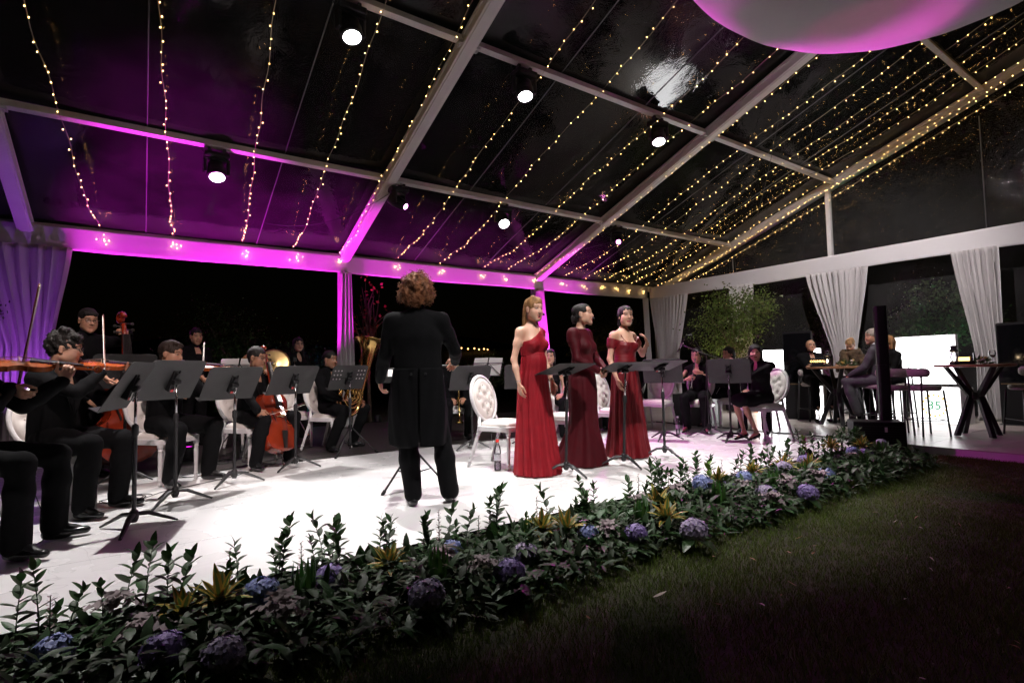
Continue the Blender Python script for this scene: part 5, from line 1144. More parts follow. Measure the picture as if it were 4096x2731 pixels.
# blonde singer, one-shoulder chiffon gown
S1 = (3.27, 4.36, 0)
p, k, A = singer('blonde singer in a bright red one-shoulder chiffon gown, long hair down her back', S1, .20, -.98, 1.775, {'R':(V3(.245,.03,.905), unit(V3(.0,.2,-1)), unit(V3(-1,.25,0)), .55, .4, .5), 'L':(V3(-.24,.05,.905), unit(V3(0,.2,-1)), unit(V3(1,.2,0)), .55, .4, .5)}, (-10,-3,0), {'R':V3(.4,-1,0),'L':V3(-.4,-1,0)}, skin='fair', hair='long', hairc='honey', mouth=.012, lips=(.48,.03,.05), seed=21, detail=1.15, look=(-.1,-.1))
s = k['s']
bp_ = torso_prims(k, .007, True)+[Half((-.62,0,-1), 0, .004)][:0]
bp_ += [Half(V3(.62,.0,1.0), (V3(.62,0,1.0)/np.linalg.norm(V3(.62,0,1.0)))@(V3(.13,0,1.315)*s), .004), Half((0,0,-1), -1.165*s, .01), Prim(k['SL']+V3(-.06,0,-.04), k['SL']+V3(-.06,0,-.3), .07, None, None, .01, True), Prim(k['SR']+V3(.06,0,-.1), k['SR']+V3(.06,0,-.3), .075, None, None, .01, True)]
V, Q = surface(bp_, .0095, lambda P: .0028*np.sin((P[:,2]*1.0+P[:,0]*.62)*230+3*np.sin(P[:,0]*22))); link('bodice', np_mesh('bodice', V, Q, M['red_chiffon']), p)
gown_skirt(p, np.array([(1.20,.124,.104,.008),(1.165,.136,.118,.010),(1.12,.140,.122,.01),(1.02,.150,.125,.0),(.93,.172,.135,-.005),(.8,.182,.145,0),(.5,.200,.17,.01),(.2,.222,.20,.02),(.006,.238,.225,.03)]), M['red_chiffon'], 1.20*s, .20, (11,17,7), 31)
headset(p, k['H'], A, s, -1); earring(p, k['H'], A, s, 1, 4)
b = MB(); b.tube([k['wR']+V3(.03*math.cos(a),.03*math.sin(a)*.8,.03+.004*math.sin(a)) for a in np.linspace(0,6.28,15)], .003, 5); b.build('bracelet', M['chrome'], p)
# middle singer, long sleeves
S2 = (3.98, 4.40, 0)
p, k, A = singer('middle singer in a dark wine long-sleeved gown, hands clasped at her waist', S2, .36, -.93, 1.755, {'R':(V3(.075,.225,1.02), unit(V3(-.8,.35,-.35)), unit(V3(-.2,-.8,-.2)), .6, .3, .5), 'L':(V3(-.085,.245,1.015), unit(V3(.75,.25,-.45)), unit(V3(.2,-.85,.1)), .7, .3, .5)}, (12,6,0), {'R':V3(1,-.5,-.6),'L':V3(-1,-.5,-.6)}, skin='light', hair='bun', hairc='black', lips=(.42,.03,.045), seed=22, detail=1.15)
s = k['s']
bp_ = torso_prims(k, .008, True)+sum([arm_prims(k, q, .012, True) for q in 'RL'], [])+[Prim(k['SR']+V3(0,0,.015), k['SR']+V3(.02,0,-.06), .066, .06, None, .03), Prim(k['SL']+V3(0,0,.015), k['SL']+V3(-.02,0,-.06), .066, .06, None, .03)]
bp_ += [Prim(k['N']+V3(0,.02,.085), k['H'], .088, .1, None, .015, True), Prim(k['N']+V3(-.07,.04,.06), k['N']+V3(.07,.04,.06), .055, None, None, .01, True)]
for q in 'RL': bp_ += [Prim(k['w'+q]+unit(k['w'+q]-k['E'+q])*.06, k['w'+q]+unit(k['w'+q]-k['E'+q])*.10, .055, None, None, .004, True)]
V, Q = surface(bp_, .0098, fold_disp(5, .0045, 18)); m_ = V[:,2] > 0; link('bodice', np_mesh('bodice', V, Q, M['wine_satin']), p)
gown_skirt(p, np.array([(1.10,.128,.112,.0),(1.02,.150,.124,0),(.93,.178,.14,-.005),(.8,.185,.145,0),(.6,.172,.142,0),(.42,.175,.15,0),(.2,.225,.22,-.02),(.006,.28,.29,-.05)]), M['wine_satin'], 1.10*s, .17, (7,11,5), 33, train=.10)
headset(p, k['H'], A, s, -1); earring(p, k['H'], A, s, 1, 1)
def on_body(p, xz):
    me = [c for c in p.children if c.name.startswith('body')][0].data; V = np.zeros(len(me.vertices)*3); me.vertices.foreach_get('co', V); V = V.reshape(-1,3); out = []
    for x, z in xz:
        m = (abs(V[:,0]-x) < .013) & (abs(V[:,2]-z) < .013); out.append(V3(x, (V[m,1].max() if m.any() else 0)+.002, z))
    return out
# right singer, off-shoulder
S3 = (4.72, 4.46, 0)
p, k, A = singer('right-hand singer in a deep red off-shoulder gown, one hand raised to her collarbone', S3, .02, -1.0, 1.775, {'R':(V3(.235,.08,.915), unit(V3(-.18,.25,-1)), unit(V3(-1,.3,0)), .35, .9, .3), 'L':(V3(-.215,.165,1.33), unit(V3(.25,-.2,.95)), unit(V3(.5,-.8,-.1)), .65, .5, .4)}, (-24,0,0), {'R':V3(.4,-1,0),'L':V3(-.75,.15,-1)}, skin='light', hair='parted', hairc='black', lips=(.36,.035,.05), seed=23, detail=1.15)
s = k['s']
bp_ = torso_prims(k, .007, True)+[Half((0,.25,1), (V3(0,.25,1)/np.linalg.norm(V3(0,.25,1)))@(V3(0,.11,1.325)*s), .004), Prim(k['SL']+V3(-.06,0,-.1), k['SL']+V3(-.06,0,-.3), .07, None, None, .01, True), Prim(k['SR']+V3(.06,0,-.1), k['SR']+V3(.06,0,-.3), .07, None, None, .01, True)]
V, Q = surface(bp_, .0095, lambda P: .002*np.sin(P[:,2]*150+5*np.sin(P[:,0]*18))); link('bodice', np_mesh('bodice', V, Q, M['red_velvet']), p)
for q in 'RL':
    S_, E_ = k['S'+q], k['E'+q]; a0 = S_+(E_-S_)*.16; a1 = S_+(E_-S_)*.42
    V, Q = surface([Prim(a0, a1, .064, .060, None, .02), Prim(S_+(E_-S_)*.22, k['C']+V3(.10*(1 if q == 'R' else -1),.05,.045), .034, .03, None, .03), Half(-(E_-S_), -(unit(E_-S_)@a0), .006)], .0098, fold_disp(9, .005, 26)); link('sleeve', np_mesh('sleeve', V, Q, M['red_velvet']), p)
    b = MB(); sx = 1 if q == 'R' else -1; b.tube(on_body(p, [(sx*(.085+.02*u_)*s, (1.31+.10*u_)*s) for u_ in np.linspace(0,1.05,9)]), .0035, 5); b.build('strap', M['red_velvet'], p)
gown_skirt(p, np.array([(1.10,.130,.112,.0),(1.02,.150,.124,0),(.93,.172,.138,-.005),(.8,.182,.145,0),(.5,.20,.165,0),(.2,.225,.20,.0),(.006,.25,.235,.0)]), M['red_velvet'], 1.10*s, .24, (13,19,8), 35)
headset(p, k['H'], A, s, -1)
# singers' chairs
chair('empty white oval-back chair beside the water bottle, left of the blonde singer', 3.25, 4.88, .36, -.93)
chair('white chair half hidden behind the blonde and middle singers', 4.22, 5.05, .3, -.95)
chair('white chair half hidden behind the middle and right-hand singers', 5.28, 5.15, .2, -.98)
# ------------------------------------------------------------------ woodwind at the right
JL, jrz = (7.42, 5.42, 0), face_rz(-.90,-.44)
k = skel_sit(1.68, lean=.04, spread=.14, foot=.26)
person('seated oboist in a black sleeveless blouse and platform heels', JL, jrz, k, {'R':(V3(.10,.36,.84), unit(V3(-.85,.3,.1)), unit(V3(0,-.9,.2)), .9, .4, .6), 'L':(V3(-.10,.34,.94), unit(V3(.85,.3,.1)), unit(V3(0,-.9,.2)), .9, .4, .6)}, skin='light', hair='parted', hairc='black', female=True, outfit='sleeveless', head=(-8,-8,0), seed=14, lips=(.3,.05,.05), hint={'R':V3(1,-.2,-.8),'L':V3(-1,-.2,-.8)}, shoes='heels')
def pipe(name, label, a, b, m, r0, r1, keys, bell=0, km=None):
    a = Vector(a); b = Vector(b); L = (b-a).length; t = thing(name, label, name, (0,0,0)); t.matrix_basis = frame4(a, b-a, (0,0,1))
    c = MB(); pr = [(r0*.4,0),(r0,.01),(r0,L*.3),(r0*1.15,L*.31),(r0*1.15,L*.325),((r0+r1)/2,L*.33),(r1,L*.92)]+([(r1+bell*.4,L*.96),(r1+bell,L)] if bell else [(r1,L)]); c.lathe(pr, 12, a=(0,0,0), b=(0,1,0)); c.build('tube', m, t, smooth=True, angle=40)
    kk = MB(); 
    for i in range(keys): kk.sphere((.0,L*(.25+.6*i/keys),r0+.006), .008, 8, 4, (1,1,.4))
    kk.tube([(r0+.004,L*.2,.006),(r0+.004,L*.86,.006)], .0025, 5); kk.build('keywork', km or M['chrome'], t, smooth=True); return t
mo = V3(0,.14,1.22)
pipe('oboe', 'black oboe with silver keys at the oboist\'s mouth', w2(JL, jrz, (0,.175,1.165)), w2(JL, jrz, (.02,.50,.70)), M['ebony'], .008, .012, 10, .014)
chair('white chair under the oboist', 7.46, 5.45, -.90, -.44)
KL_, krz = (7.28, 4.26, 0), face_rz(-.96,.20)
k = skel_sit(1.68, lean=.05, spread=.07, foot=.30); k['AR'] = V3(.03,.33,.10); k['AL'] = V3(-.10,.24,.10); k['TR'] = V3(.05,.48,.02); k['TL'] = V3(-.10,.39,.02)
person('seated flutist in a black lace dress with a dark bob', KL_, krz, k, {'R':(V3(.37,.20,1.05), unit(V3(-.35,.45,.55)), unit(V3(-.4,-.7,.1)), .9, .4, .6), 'L':(V3(.14,.29,1.06), unit(V3(-.3,-.5,.7)), unit(V3(.3,-.6,.1)), .9, .4, .6)}, skin='light', hair='bob', hairc='black', female=True, outfit='blackdress', head=(42,0,0), seed=15, lips=(.33,.04,.05), hint={'R':V3(1,-.3,-.7),'L':V3(-.4,.2,-1)}, shoes='heels')
hk = V3(0,.095,1.25); A = head_frame(R(42),0,0); mo = hk+A@V3(0,.105,-.075)
pipe('flute', 'silver flute held sideways at the flutist\'s lips', w2(KL_, krz, mo-A@V3(-.03,0,-.005)), w2(KL_, krz, mo+A@V3(.62,.06,-.15)), M['chrome'], .0095, .0095, 12)
chair('white chair with tufted back under the flutist, right end of the stage', 7.34, 4.24, -.96, .20)
def seated_extra(label, loc, dx, dy, seed, skin='tan', hair='short', female=False, head=(0,0,0), specs=False, h=1.72, lean=.0, outfit='suit', hairc='black', seat=.5, group='musicians of the orchestra'):
    k = skel_sit(h, lean=lean, seat=seat); return person(label, loc, face_rz(dx, dy), k, {'R':(V3(.15,.34,seat+.16), (-.4,.8,-.3), (-.3,-.3,-.8), .7), 'L':(V3(-.15,.34,seat+.16), (.4,.8,-.3), (.3,-.3,-.8), .7)}, skin=skin, hair=hair, female=female, head=head, specs=specs, seed=seed, detail=.75, outfit=outfit, hairc=hairc, group=group)
seated_extra('seated player with spectacles, front left of three behind the right-hand singer', (6.75, 6.55, 0), -.8, -.6, 41, specs=True, head=(-25,0,0))
seated_extra('seated player at the right of three behind the right-hand singer', (7.15, 6.62, 0), -.8, -.6, 42, head=(-30,0,0))
k = skel_stand(1.62); person('man standing at the back of three behind the right-hand singer', (7.55, 7.5, 0), face_rz(-.7,-.7), k, {'R':(V3(.26,.1,.8), (0,.15,-1), (-1,0,0), .6), 'L':(V3(-.26,.1,.8), (0,.15,-1), (1,0,0), .6)}, skin='tan', hair='short', specs=True, seed=43, detail=.75, head=(-20,0,0))
seated_extra('seated clarinettist glimpsed between the blonde and middle singers', (5.25, 6.55, 0), -.6, -.8, 44, 'light', 'parted', True, (-10,0,0), outfit='sleeveless')
seated_extra('dark-haired person holding a paper behind the oboist', (8.25, 5.35, 0), -.6, .8, 45, 'tan', 'parted', True, (40,0,0), outfit='blackwoman')
seated_extra('man with a lanyard half hidden behind the flutist\'s music stand', (8.05, 4.75, 0), -.9, -.3, 46, 'tan', 'short', False, (10,0,0))
for lb, x, y, dx, dy in (('white chair under the front left player of the three behind', 6.79, 6.58, -.8, -.6), ('white chair under the right player of the three behind', 7.19, 6.65, -.8, -.6), ('white chair under the clarinettist', 5.28, 6.6, -.6, -.8), ('white chair under the person with the paper', 8.28, 5.31, -.6, .8), ('white chair under the man with the lanyard', 8.10, 4.77, -.9, -.3), ('empty white chair in the shadows left of the tuba player', 1.75, 8.15, .3, -.95), ('empty white chair at the back behind the right-hand singer', 7.0, 5.95, -.9, -.3)): chair(lb, x, y, dx, dy)
# ------------------------------------------------------------------ music stands, placed in front of their players
music_stand('black music stand nearest the camera at the left', -.05, 4.58, -.97, .25, hz=.97, tilt=60, legrot=60)
music_stand('black music stand second from the left, with chrome neck', .22, 5.29, -.68, .73, hz=1.00, tilt=60, legrot=70)
music_stand('black music stand between the viola player and the cellist', .73, 5.86, -.45, .89, hz=.95, tilt=58, legrot=80)
music_stand('black music stand in front of the cello', 1.40, 6.33, -.37, .93, hz=.96, tilt=58, legrot=75)
music_stand('black music stand behind the curly-haired violinist, for the double bass', -.16, 6.75, -.30, .95, hz=1.10, tilt=68, legrot=75)
music_stand('black perforated music stand in front of the tuba', 2.21, 6.94, -.2, .98, hz=.97, tilt=60, w=.50, h=.36, perf=True, sticker=False, tripod='rod', legrot=90)
music_stand('conductor\'s black tripod stand hidden by his coat', 2.02, 4.55, -.40, -.92, hz=.98, tilt=20, sticker=False, tripod='rod', legrot=40, sheet=2)
music_stand('black music stand in front of the trumpeter', 3.64, 6.25, .2, .98, hz=.93, tilt=62, legrot=80, red=False)
music_stand('black music stand in front of the blonde singer', 3.44, 4.08, -.10, .99, hz=1.00, tilt=17, legrot=30, lean=(.05,0))
music_stand('black music stand in front of the middle singer, with white pages', 4.22, 4.05, .10, .99, hz=1.01, tilt=16, legrot=30, lean=(.06,0), sheet=2)
music_stand('black music stand in front of the right-hand singer', 4.98, 4.13, .15, .98, hz=1.02, tilt=18, legrot=30, lean=(.0,0))
music_stand('black music stand left of the oboist', 6.15, 5.10, .85, .52, hz=.97, tilt=68, legrot=20, red=False, sticker=False)
music_stand('black music stand in front of the flutist', 6.72, 4.41, .88, .47, hz=.95, tilt=66, legrot=20, red=False, sticker=False)
music_stand('black music stand behind the blonde singer', 4.35, 6.0, .5, .86, hz=.93, tilt=64, legrot=10, red=False)
wire_stand('folding wire music stand behind the viola player', 1.0, 7.75, -.2, .98, 1.08)
wire_stand('folding wire music stand left of the blonde singer', 4.3, 6.9, .2, .98, 1.05)
# ------------------------------------------------------------------ bar corner: light boxes, screens, tables, stools, guests
glow = emis('light_box_face', (1.0,.99,1.0), 8.0)
ink_g = emis('light_box_green_print', (.16,.52,.28), .8); ink_y = emis('light_box_yellow_print', (1.0,.62,.12), .95); ink_p = emis('light_box_pale_print', (.80,.96,.86), 1.0); ink_k = emis('light_box_dark_print', (.05,.12,.10), .5)
glow_soft = emis('light_box_printed_face', (1.0,.99,1.0), 2.4)
def light_box(label, loc, rz, w, h, d, z0=0., g=None):
    t = thing('light_box', label, 'light box', loc, rz); b = MB(); b.box(-w/2,w/2,0,d,z0,z0+h); b.build('case', M['white_paint'], t, bevel=.004)
    f = MB(); f.box(-w/2+.012,w/2-.012,-.006,-.001,z0+.012,z0+h-.012); f.build('lit_face', g or glow, t); return t
# local -Y is the lit side
t = light_box('lit white bar front printed 35 in a ring of yellow petals', (10.93, 3.36, 0), face_rz(.93,-.10), .74, .60, .45, 0., glow_soft)
text_mesh('printed_number', '35', .20, ink_g, t, (.0,-.009,.30), (R(90),0,0))
for i in range(16):
    a = 2*math.pi*i/16; p = MB(); r0, r1, w_ = .165, .205, .022; ca, sa = math.cos(a), math.sin(a)
    p.prism([(r0*ca+w_*sa, r0*sa-w_*ca), (r1*ca, r1*sa), (r0*ca-w_*sa, r0*sa+w_*ca), (r0*.92*ca, r0*.92*sa)], 0, .002, lambda v: np.stack([v[:,0], -.007-v[:,2], v[:,1]+.30], 1)); p.build('printed_petal', ink_y, t)
t = light_box('lit white bar side printed TOPEL, behind the speaker column', (10.72, 4.02, 0), face_rz(.80,.55), .55, .60, .40, 0., glow_soft)
text_mesh('printed_word', 'TOPEL', .085, ink_k, t, (.03,-.009,.22), (R(90),0,0)); text_mesh('printed_letter', 'A', .12, ink_k, t, (.03,-.009,.40), (R(90),0,0))
t = light_box('large lit white back panel above the bar with a faint green logo', (11.45, 3.72, 0), face_rz(.96,-.05), 1.12, .86, .10, .64, emis('light_box_back_face', (1,.99,1), 4.0))
text_mesh('printed_word', 'TOPEL', .085, ink_p, t, (.28,-.009,.83), (R(90),0,0))
for i, (x, z) in enumerate(((-.16,.98),(-.06,.93),(.04,.98),(-.06,.85),(.04,.90))):
    p = MB(); p.prism([(x-.05,z-.02),(x+.01,z-.05),(x+.05,z+.02),(x-.01,z+.05)], 0, .002, lambda v: np.stack([v[:,0], -.007-v[:,2], v[:,1]], 1)); p.build('printed_square', ink_p, t)
light_box('lit white panel behind the black screen totem', (11.2, 5.95, 0), face_rz(.90,.30), 1.25, 1.36, .12)
orange = thing('light_box', 'narrow orange-lit strip at the left of the rear white panel', 'light box', (11.35, 6.72, 0), face_rz(.90,.30)); b = MB(); b.box(-.1,.1,0,.1,0,1.33); b.build('case', M['white_paint'], orange); b = MB(); b.box(-.09,.09,-.006,-.001,.01,1.32); b.build('lit_face', emis('orange_face', (1,.42,.22), 2.2), orange)
screen = mat('black_glass_screen', (.004,.004,.005), .06, coat=.5)
def totem(label, loc, rz, w, h):
    t = thing('screen_totem', label, 'screen', loc, rz); b = MB(); b.prism(rrect(w, h, .035), 0, .09, lambda v: np.stack([v[:,0], v[:,2], v[:,1]+h/2+.006], 1)); b.build('case', M['black_plastic'], t)
    f = MB(); f.prism(rrect(w-.03, h*.56, .02), 0, .003, lambda v: np.stack([v[:,0], -.0035+v[:,2], v[:,1]+h*.70], 1)); f.build('screen', screen, t); b = MB(); b.box(-w/2+.02,w/2-.02,-.003,.0,h*.395,h*.405); b.build('trim', mat('dull_gold_trim', (.25,.17,.08), .4, .8), t)
    b = MB(); b.box(-w/2-.02,w/2+.02,-.1,.2,0,.006); b.build('foot', M['black_metal'], t); return t
totem('tall black screen totem with rounded corners left of the bald guest', (10.22, 5.24, 0), face_rz(.92,.20), .50, 1.66)
totem('wide black screen panel at the far right edge', (11.5, 2.12, 0), face_rz(.98,.05), 1.05, 1.64)
wood = mat('table_wood', (.30,.16,.075), .4, var=.2, vscale=6, stretch=(1,8,1))
def table(label, x, y, rz):
    t = thing('high_table', label, 'table', (x, y, 0), rz, 'high tables by the bar'); b = MB(); b.lathe([(.0,.955),(.42,.955),(.445,.962),(.445,.985),(.43,.992),(0,.992)], 40, cap=False); b.build('table_top', wood, t, smooth=True, angle=30)
    for k in range(4):
        a = R(90*k+20); ca, sa = math.cos(a), math.sin(a); l = MB(); w_ = .028
        pr = [(.33,.954),(.38,.954),(.10,.55),(.30,.004),(.235,.004),(.055,.50),(.055,.60)]
        v = [(r_*ca-s_*w_*sa, r_*sa+s_*w_*ca, z) for s_ in (-1,1) for r_, z in pr]; n = len(pr); l.add(v, [tuple(range(n-1,-1,-1)), tuple(range(n,2*n))]+[(i,(i+1) % n,n+(i+1) % n,n+i) for i in range(n)]); l.build('leg', M['black_metal'], t, bevel=.004)
    h_ = MB(); h_.lathe([(.06,.50),(.075,.52),(.075,.59),(.06,.61)], 12); h_.build('hub', M['black_metal'], t, smooth=True); return t
table('high round wooden table with black legs in front of the seated guests', 9.72, 4.34, .3)
table('high round wooden table with black legs at the right edge', 9.55, 2.46, .5)
grey_pad = mat('grey_boucle', (.34,.31,.29), .9, var=.2, vscale=60, bump=.4, bscale=200)
def make_stool():
    t = thing('bar_stool', 'x', 'stool', (0,0,0), 0, 'bar stools at the high tables')
    s_ = MB(); s_.lathe([(.0,.63),(.17,.63),(.19,.645),(.195,.68),(.18,.70),(0,.705)], 28, cap=False); s_.build('seat', grey_pad, t, smooth=True)
    b = MB(); pts = [(.19*math.sin(a), -.19*math.cos(a), .885) for a in np.linspace(-1.35,1.35,17)]; b.tube(pts, [.03]+[.05]*15+[.03], 10, flat=1.3); b.build('backrest', grey_pad, t, smooth=True)
    for sx in (-1,1):
        for sy in (-1,1):
            l = MB(); top = .88 if sy < 0 else .64; l.tube([(sx*.165,sy*.14,top),(sx*.20,sy*.18,0)], .0135, 6); l.build('leg', M['black_metal'], t, smooth=True)
    f = MB()
    for a, b_ in (((-.19,-.17),(.19,-.17)),((.19,-.17),(.19,.17)),((.19,.17),(-.19,.17)),((-.19,.17),(-.19,-.17))): f.tube([(*a,.22),(*b_,.22)], .007, 6)
    f.build('footrest', M['black_metal'], t); return t
st0 = make_stool(); st0['label'] = 'grey padded bar stool left of the right-hand high table, back to the light boxes'; st0.location = (9.15, 2.92, 0); st0.rotation_euler = (0,0,face_rz(.6,-.5))
for lb, x, y, dx, dy in (('grey padded bar stool just right of the speaker column', 9.05, 3.28, .7,.4), ('grey padded bar stool cut off by the right edge', 9.98, 2.02, -.6,.6), ('bar stool under the bald guest', 10.12, 4.93, -.5,-.8), ('bar stool under the woman in the fur coat', 10.38, 4.30, -.95,-.1), ('bar stool under the guest in the grey suit', 9.62, 3.70, -.1,.95)): copy_tree(st0, None, lb, (x, y, 0), face_rz(dx, dy))
k = skel_sit(1.62, lean=-.06, seat=.68, spread=.16, foot=.30, knee=.40); k['AR'] = V3(.12,.34,.30); k['AL'] = V3(-.12,.30,.30); k['TR'] = V3(.14,.50,.25); k['TL'] = V3(-.14,.46,.25)
person('bald guest with spectacles and dark suit sitting with folded arms', (10.12, 4.93, 0), face_rz(-.62,-.78), k, {'R':(V3(-.08,.22,1.0), (-1,.1,.1), (0,-1,0), .5), 'L':(V3(.08,.25,.98), (1,.1,0), (0,-1,0), .5)}, skin='tan', hair='balding', hairc='dkbrown', specs=True, seed=51, outfit='suit', head=(-6,6,0), group='guests at the bar', detail=.85, hint={'R':V3(1,-.2,-.9),'L':V3(-1,-.2,-.9)})
k = skel_sit(1.58, lean=.16, seat=.68, foot=.3, knee=.4); person('guest in a brown fur coat with blonde updo leaning over the table', (10.38, 4.28, 0), face_rz(-.97,.05), k, {'R':(V3(.12,.40,1.02), (-.3,.9,0), (0,0,-1), .5), 'L':(V3(-.12,.40,1.02), (.3,.9,0), (0,0,-1), .5)}, skin='fair', hair='updo', hairc='blonde', female=True, seed=52, outfit='fur', head=(10,-32,0), group='guests at the bar', detail=.85)
k = skel_sit(1.78, lean=.02, seat=.69, foot=.3, knee=.42); k['AR'] = V3(.14,.34,.28); k['AL'] = V3(-.16,.28,.26); person('guest in a grey suit half hidden by the speaker column', (9.62, 3.66, 0), face_rz(-.15,.98), k, {'R':(V3(.17,.36,.84), (-.3,.7,-.5), (-.3,-.3,-.8), .6), 'L':(V3(-.17,.36,.84), (.3,.7,-.5), (.3,-.3,-.8), .6)}, skin='tan', hair='short', hairc='grey', seed=53, outfit='grey', head=(45,0,0), group='guests at the bar', stubble=.3, detail=.85, bulk=1.1)
k = skel_sit(1.6, lean=.05, seat=.68, foot=.3, knee=.4); person('guest with light brown hair mostly hidden behind the man in grey', (10.15, 3.62, 0), face_rz(-.75,.65), k, {'R':(V3(.12,.36,.9), (-.3,.9,0), (0,0,-1), .5), 'L':(V3(-.12,.36,.9), (.3,.9,0), (0,0,-1), .5)}, skin='light', hair='bob', hairc='honey', female=True, seed=54, outfit='blackwoman', head=(10,0,0), group='guests at the bar', detail=.75)
copy_tree(st0, None, 'bar stool under the guest with light brown hair', (10.15, 3.62, 0), face_rz(-.75,.65))
# table-top things
def lantern(label, x, y):
    t = thing('lantern', label, 'lantern', (x, y, .993), 0, 'lanterns on the high tables'); b = MB(); b.lathe([(.05,0),(.058,.006),(.058,.03),(.04,.045),(.03,.05)], 16); b.lathe([(.028,.17),(.05,.185),(.052,.2),(.035,.215),(.035,.245),(.045,.252),(.045,.26),(.012,.27)], 16); b.build('frame', M['black_metal'], t, smooth=True, angle=35)
    for sx in (-1,1): w = MB(); w.tube([(sx*.055,0,.02),(sx*.062,0,.11),(sx*.052,0,.20)], .003, 5); w.build('side_wire', M['black_metal'], t)
    g_ = MB(); g_.lathe([(.03,.05),(.045,.09),(.042,.13),(.028,.17)], 16, cap=False); g_.build('globe', film_mat('lantern_glass', .02, 1., .0), t, smooth=True)
    f = MB(); f.sphere((0,0,.095), .012, 8, 6, (1,1,1.8)); f.build('flame', emis('flame', (1,.72,.42), 40), t, smooth=True)
lantern('black lantern on the guests\' high table', 9.60, 4.42); lantern('black lantern on the right-hand high table', 9.36, 2.62)
def sign(label, x, y, rz, txt):
    t = thing('table_sign', label, 'sign', (x, y, .993), rz); b = MB(); b.box(-.11,.11,-.02,.02,0,.035); b.build('base', M['black_plastic'], t); p = MB(); p.box(-.10,.10,-.003,.003,.035,.155); p.build('plate', film_mat('acrylic', .03, 1., 0.), t)
    if txt: text_mesh('lettering', txt, .05, emis('amber_letters', (1,.62,.22), 3.), t, (0,-.005,.09), (R(90),0,0))
    else: b = MB(); b.box(-.06,.06,-.006,-.004,.05,.10); b.build('lit_print', emis('amber_letters', (1,.62,.22), 3.), t)
    return t
sign('clear sign with amber lettering COLINEAL on the guests\' table', 9.43, 4.50, face_rz(.75,.65), 'COLINEAL'); sign('small clear sign with an amber strip on the right-hand table', 9.32, 2.50, face_rz(.85,.4), '')
lf_d = leaf_mat('dark_leaf', (.05,.085,.035)); pet_w = mat('pale_petal', (.5,.4,.4), .6, var=.2)
def centrepiece(label, x, y, seed):
    r_ = np.random.default_rng(seed); t = thing('centrepiece', label, 'flowers', (x, y, .993), 0, 'flower centrepieces on the high tables'); V = []; F = []
    for i in range(130):
        a = r_.uniform(0,6.28); e = r_.uniform(.05,1.4); d = V3(math.cos(a)*math.cos(e)*1.6, math.sin(a)*math.cos(e)*1.6, math.sin(e)); c = d*r_.uniform(.03,.10); u = unit(np.cross(d, r_.normal(size=3)))*.012; L_ = unit(d)*.05; k0 = len(V); V += [c-L_*.3, c+u, c+L_, c-u]; F.append((k0,k0+1,k0+2,k0+3))
    link('foliage', np_mesh('foliage', np.array(V), np.array(F), lf_d, False), t)
    for i in range(7): a = r_.uniform(0,6.28); b = MB(); b.sphere((.09*math.cos(a),.09*math.sin(a),r_.uniform(.04,.1)), .024, 8, 6, (1,1,.8)); b.build('blossom', pet_w if i % 2 else mat('yellow_petal', (.55,.36,.1), .6), t, smooth=True)
centrepiece('low flower centrepiece on the guests\' high table', 9.85, 4.22, 1); centrepiece('low flower centrepiece on the right-hand high table', 9.58, 2.42, 2)
gl = thing('wine_glass', 'wine glass on the right-hand high table', 'glass', (9.75, 2.30, .993)); b = MB(); b.lathe([(.035,0),(.034,.003),(.004,.008),(.004,.08),(.03,.10),(.042,.14),(.034,.19)], 16, cap=False); b.build('bowl', film_mat('wine_glass_clear', .02, 1.6, 0), gl, smooth=True); b = MB(); b.lathe([(.001,.09),(.028,.10),(.038,.125),(.001,.126)], 14, cap=False); b.build('wine', mat('red_wine', (.05,.004,.008), .1), gl, smooth=True)
# speaker column on its subwoofer
t = thing('speaker_column', 'slim black line-array speaker column standing on its subwoofer at the stage corner', 'speaker', (7.80, 2.92, .31), face_rz(.55,-.83)); b = MB(); b.prism(rrect(.125,.13,.03), 0, 1.46, None); b.build('column', M['black_plastic'], t)
g_ = MB()
for i in range(60): g_.box(-.05,.05,.066,.069,.04+.0235*i,.05+.0235*i)
go = g_.build('grille', M['black_metal'], t); go['kind'] = 'stuff'; b = MB(); b.box(-.066,.066,-.068,.068,.70,.708); b.build('joint', M['black_metal'], t)
t = thing('subwoofer', 'black subwoofer box with ribbed sides among the flowers at the stage corner', 'speaker', (7.70, 3.00, -.1), face_rz(.55,-.83)); b = MB(); b.box(-.19,.19,-.28,.28,0,.405); b.build('cabinet', M['black_plastic'], t, bevel=.012)
for i in range(11):
    g_ = MB(); g_.box(.191,.197,-.25,.25,.04+.03*i,.055+.03*i); g_.build('vent_rib', M['black_metal'], t)
b = MB(); b.box(.198,.199,.05,.08,.28,.34); b.build('badge', M['paper'], t)
# ------------------------------------------------------------------ flower border along the stage front
def leaf_strip(c, d, up, L, w, bend=.25, n=4, fold=.25):
    """a pointed leaf: (2n+1 rows) folded along its midrib; returns verts, quads"""
    d = unit(d); s = unit(np.cross(d, up)); up = np.cross(s, d); V = []; F = []
    for i in range(n+1):
        u = i/n; ww = w*math.sin(math.pi*min(.98, u*.92+.06))**.8*(1-.15*u); p = c+d*L*u-up*bend*L*u*u
        V += [p+s*ww+up*fold*ww, p, p-s*ww+up*fold*ww]
    for i in range(n):
        k = 3*i; F += [(k,k+1,k+4,k+3),(k+1,k+2,k+5,k+4)]
    return V, F
class LB:
    def __init__(s): s.V = []; s.F = []
    def leaf(s, *a, **k):
        v, f = leaf_strip(*a, **k); o = len(s.V); s.V += v; s.F += [tuple(i+o for i in q) for q in f]
    def mesh(s, name, m): return np_mesh(name, np.array(s.V), np.array(s.F), m, True)
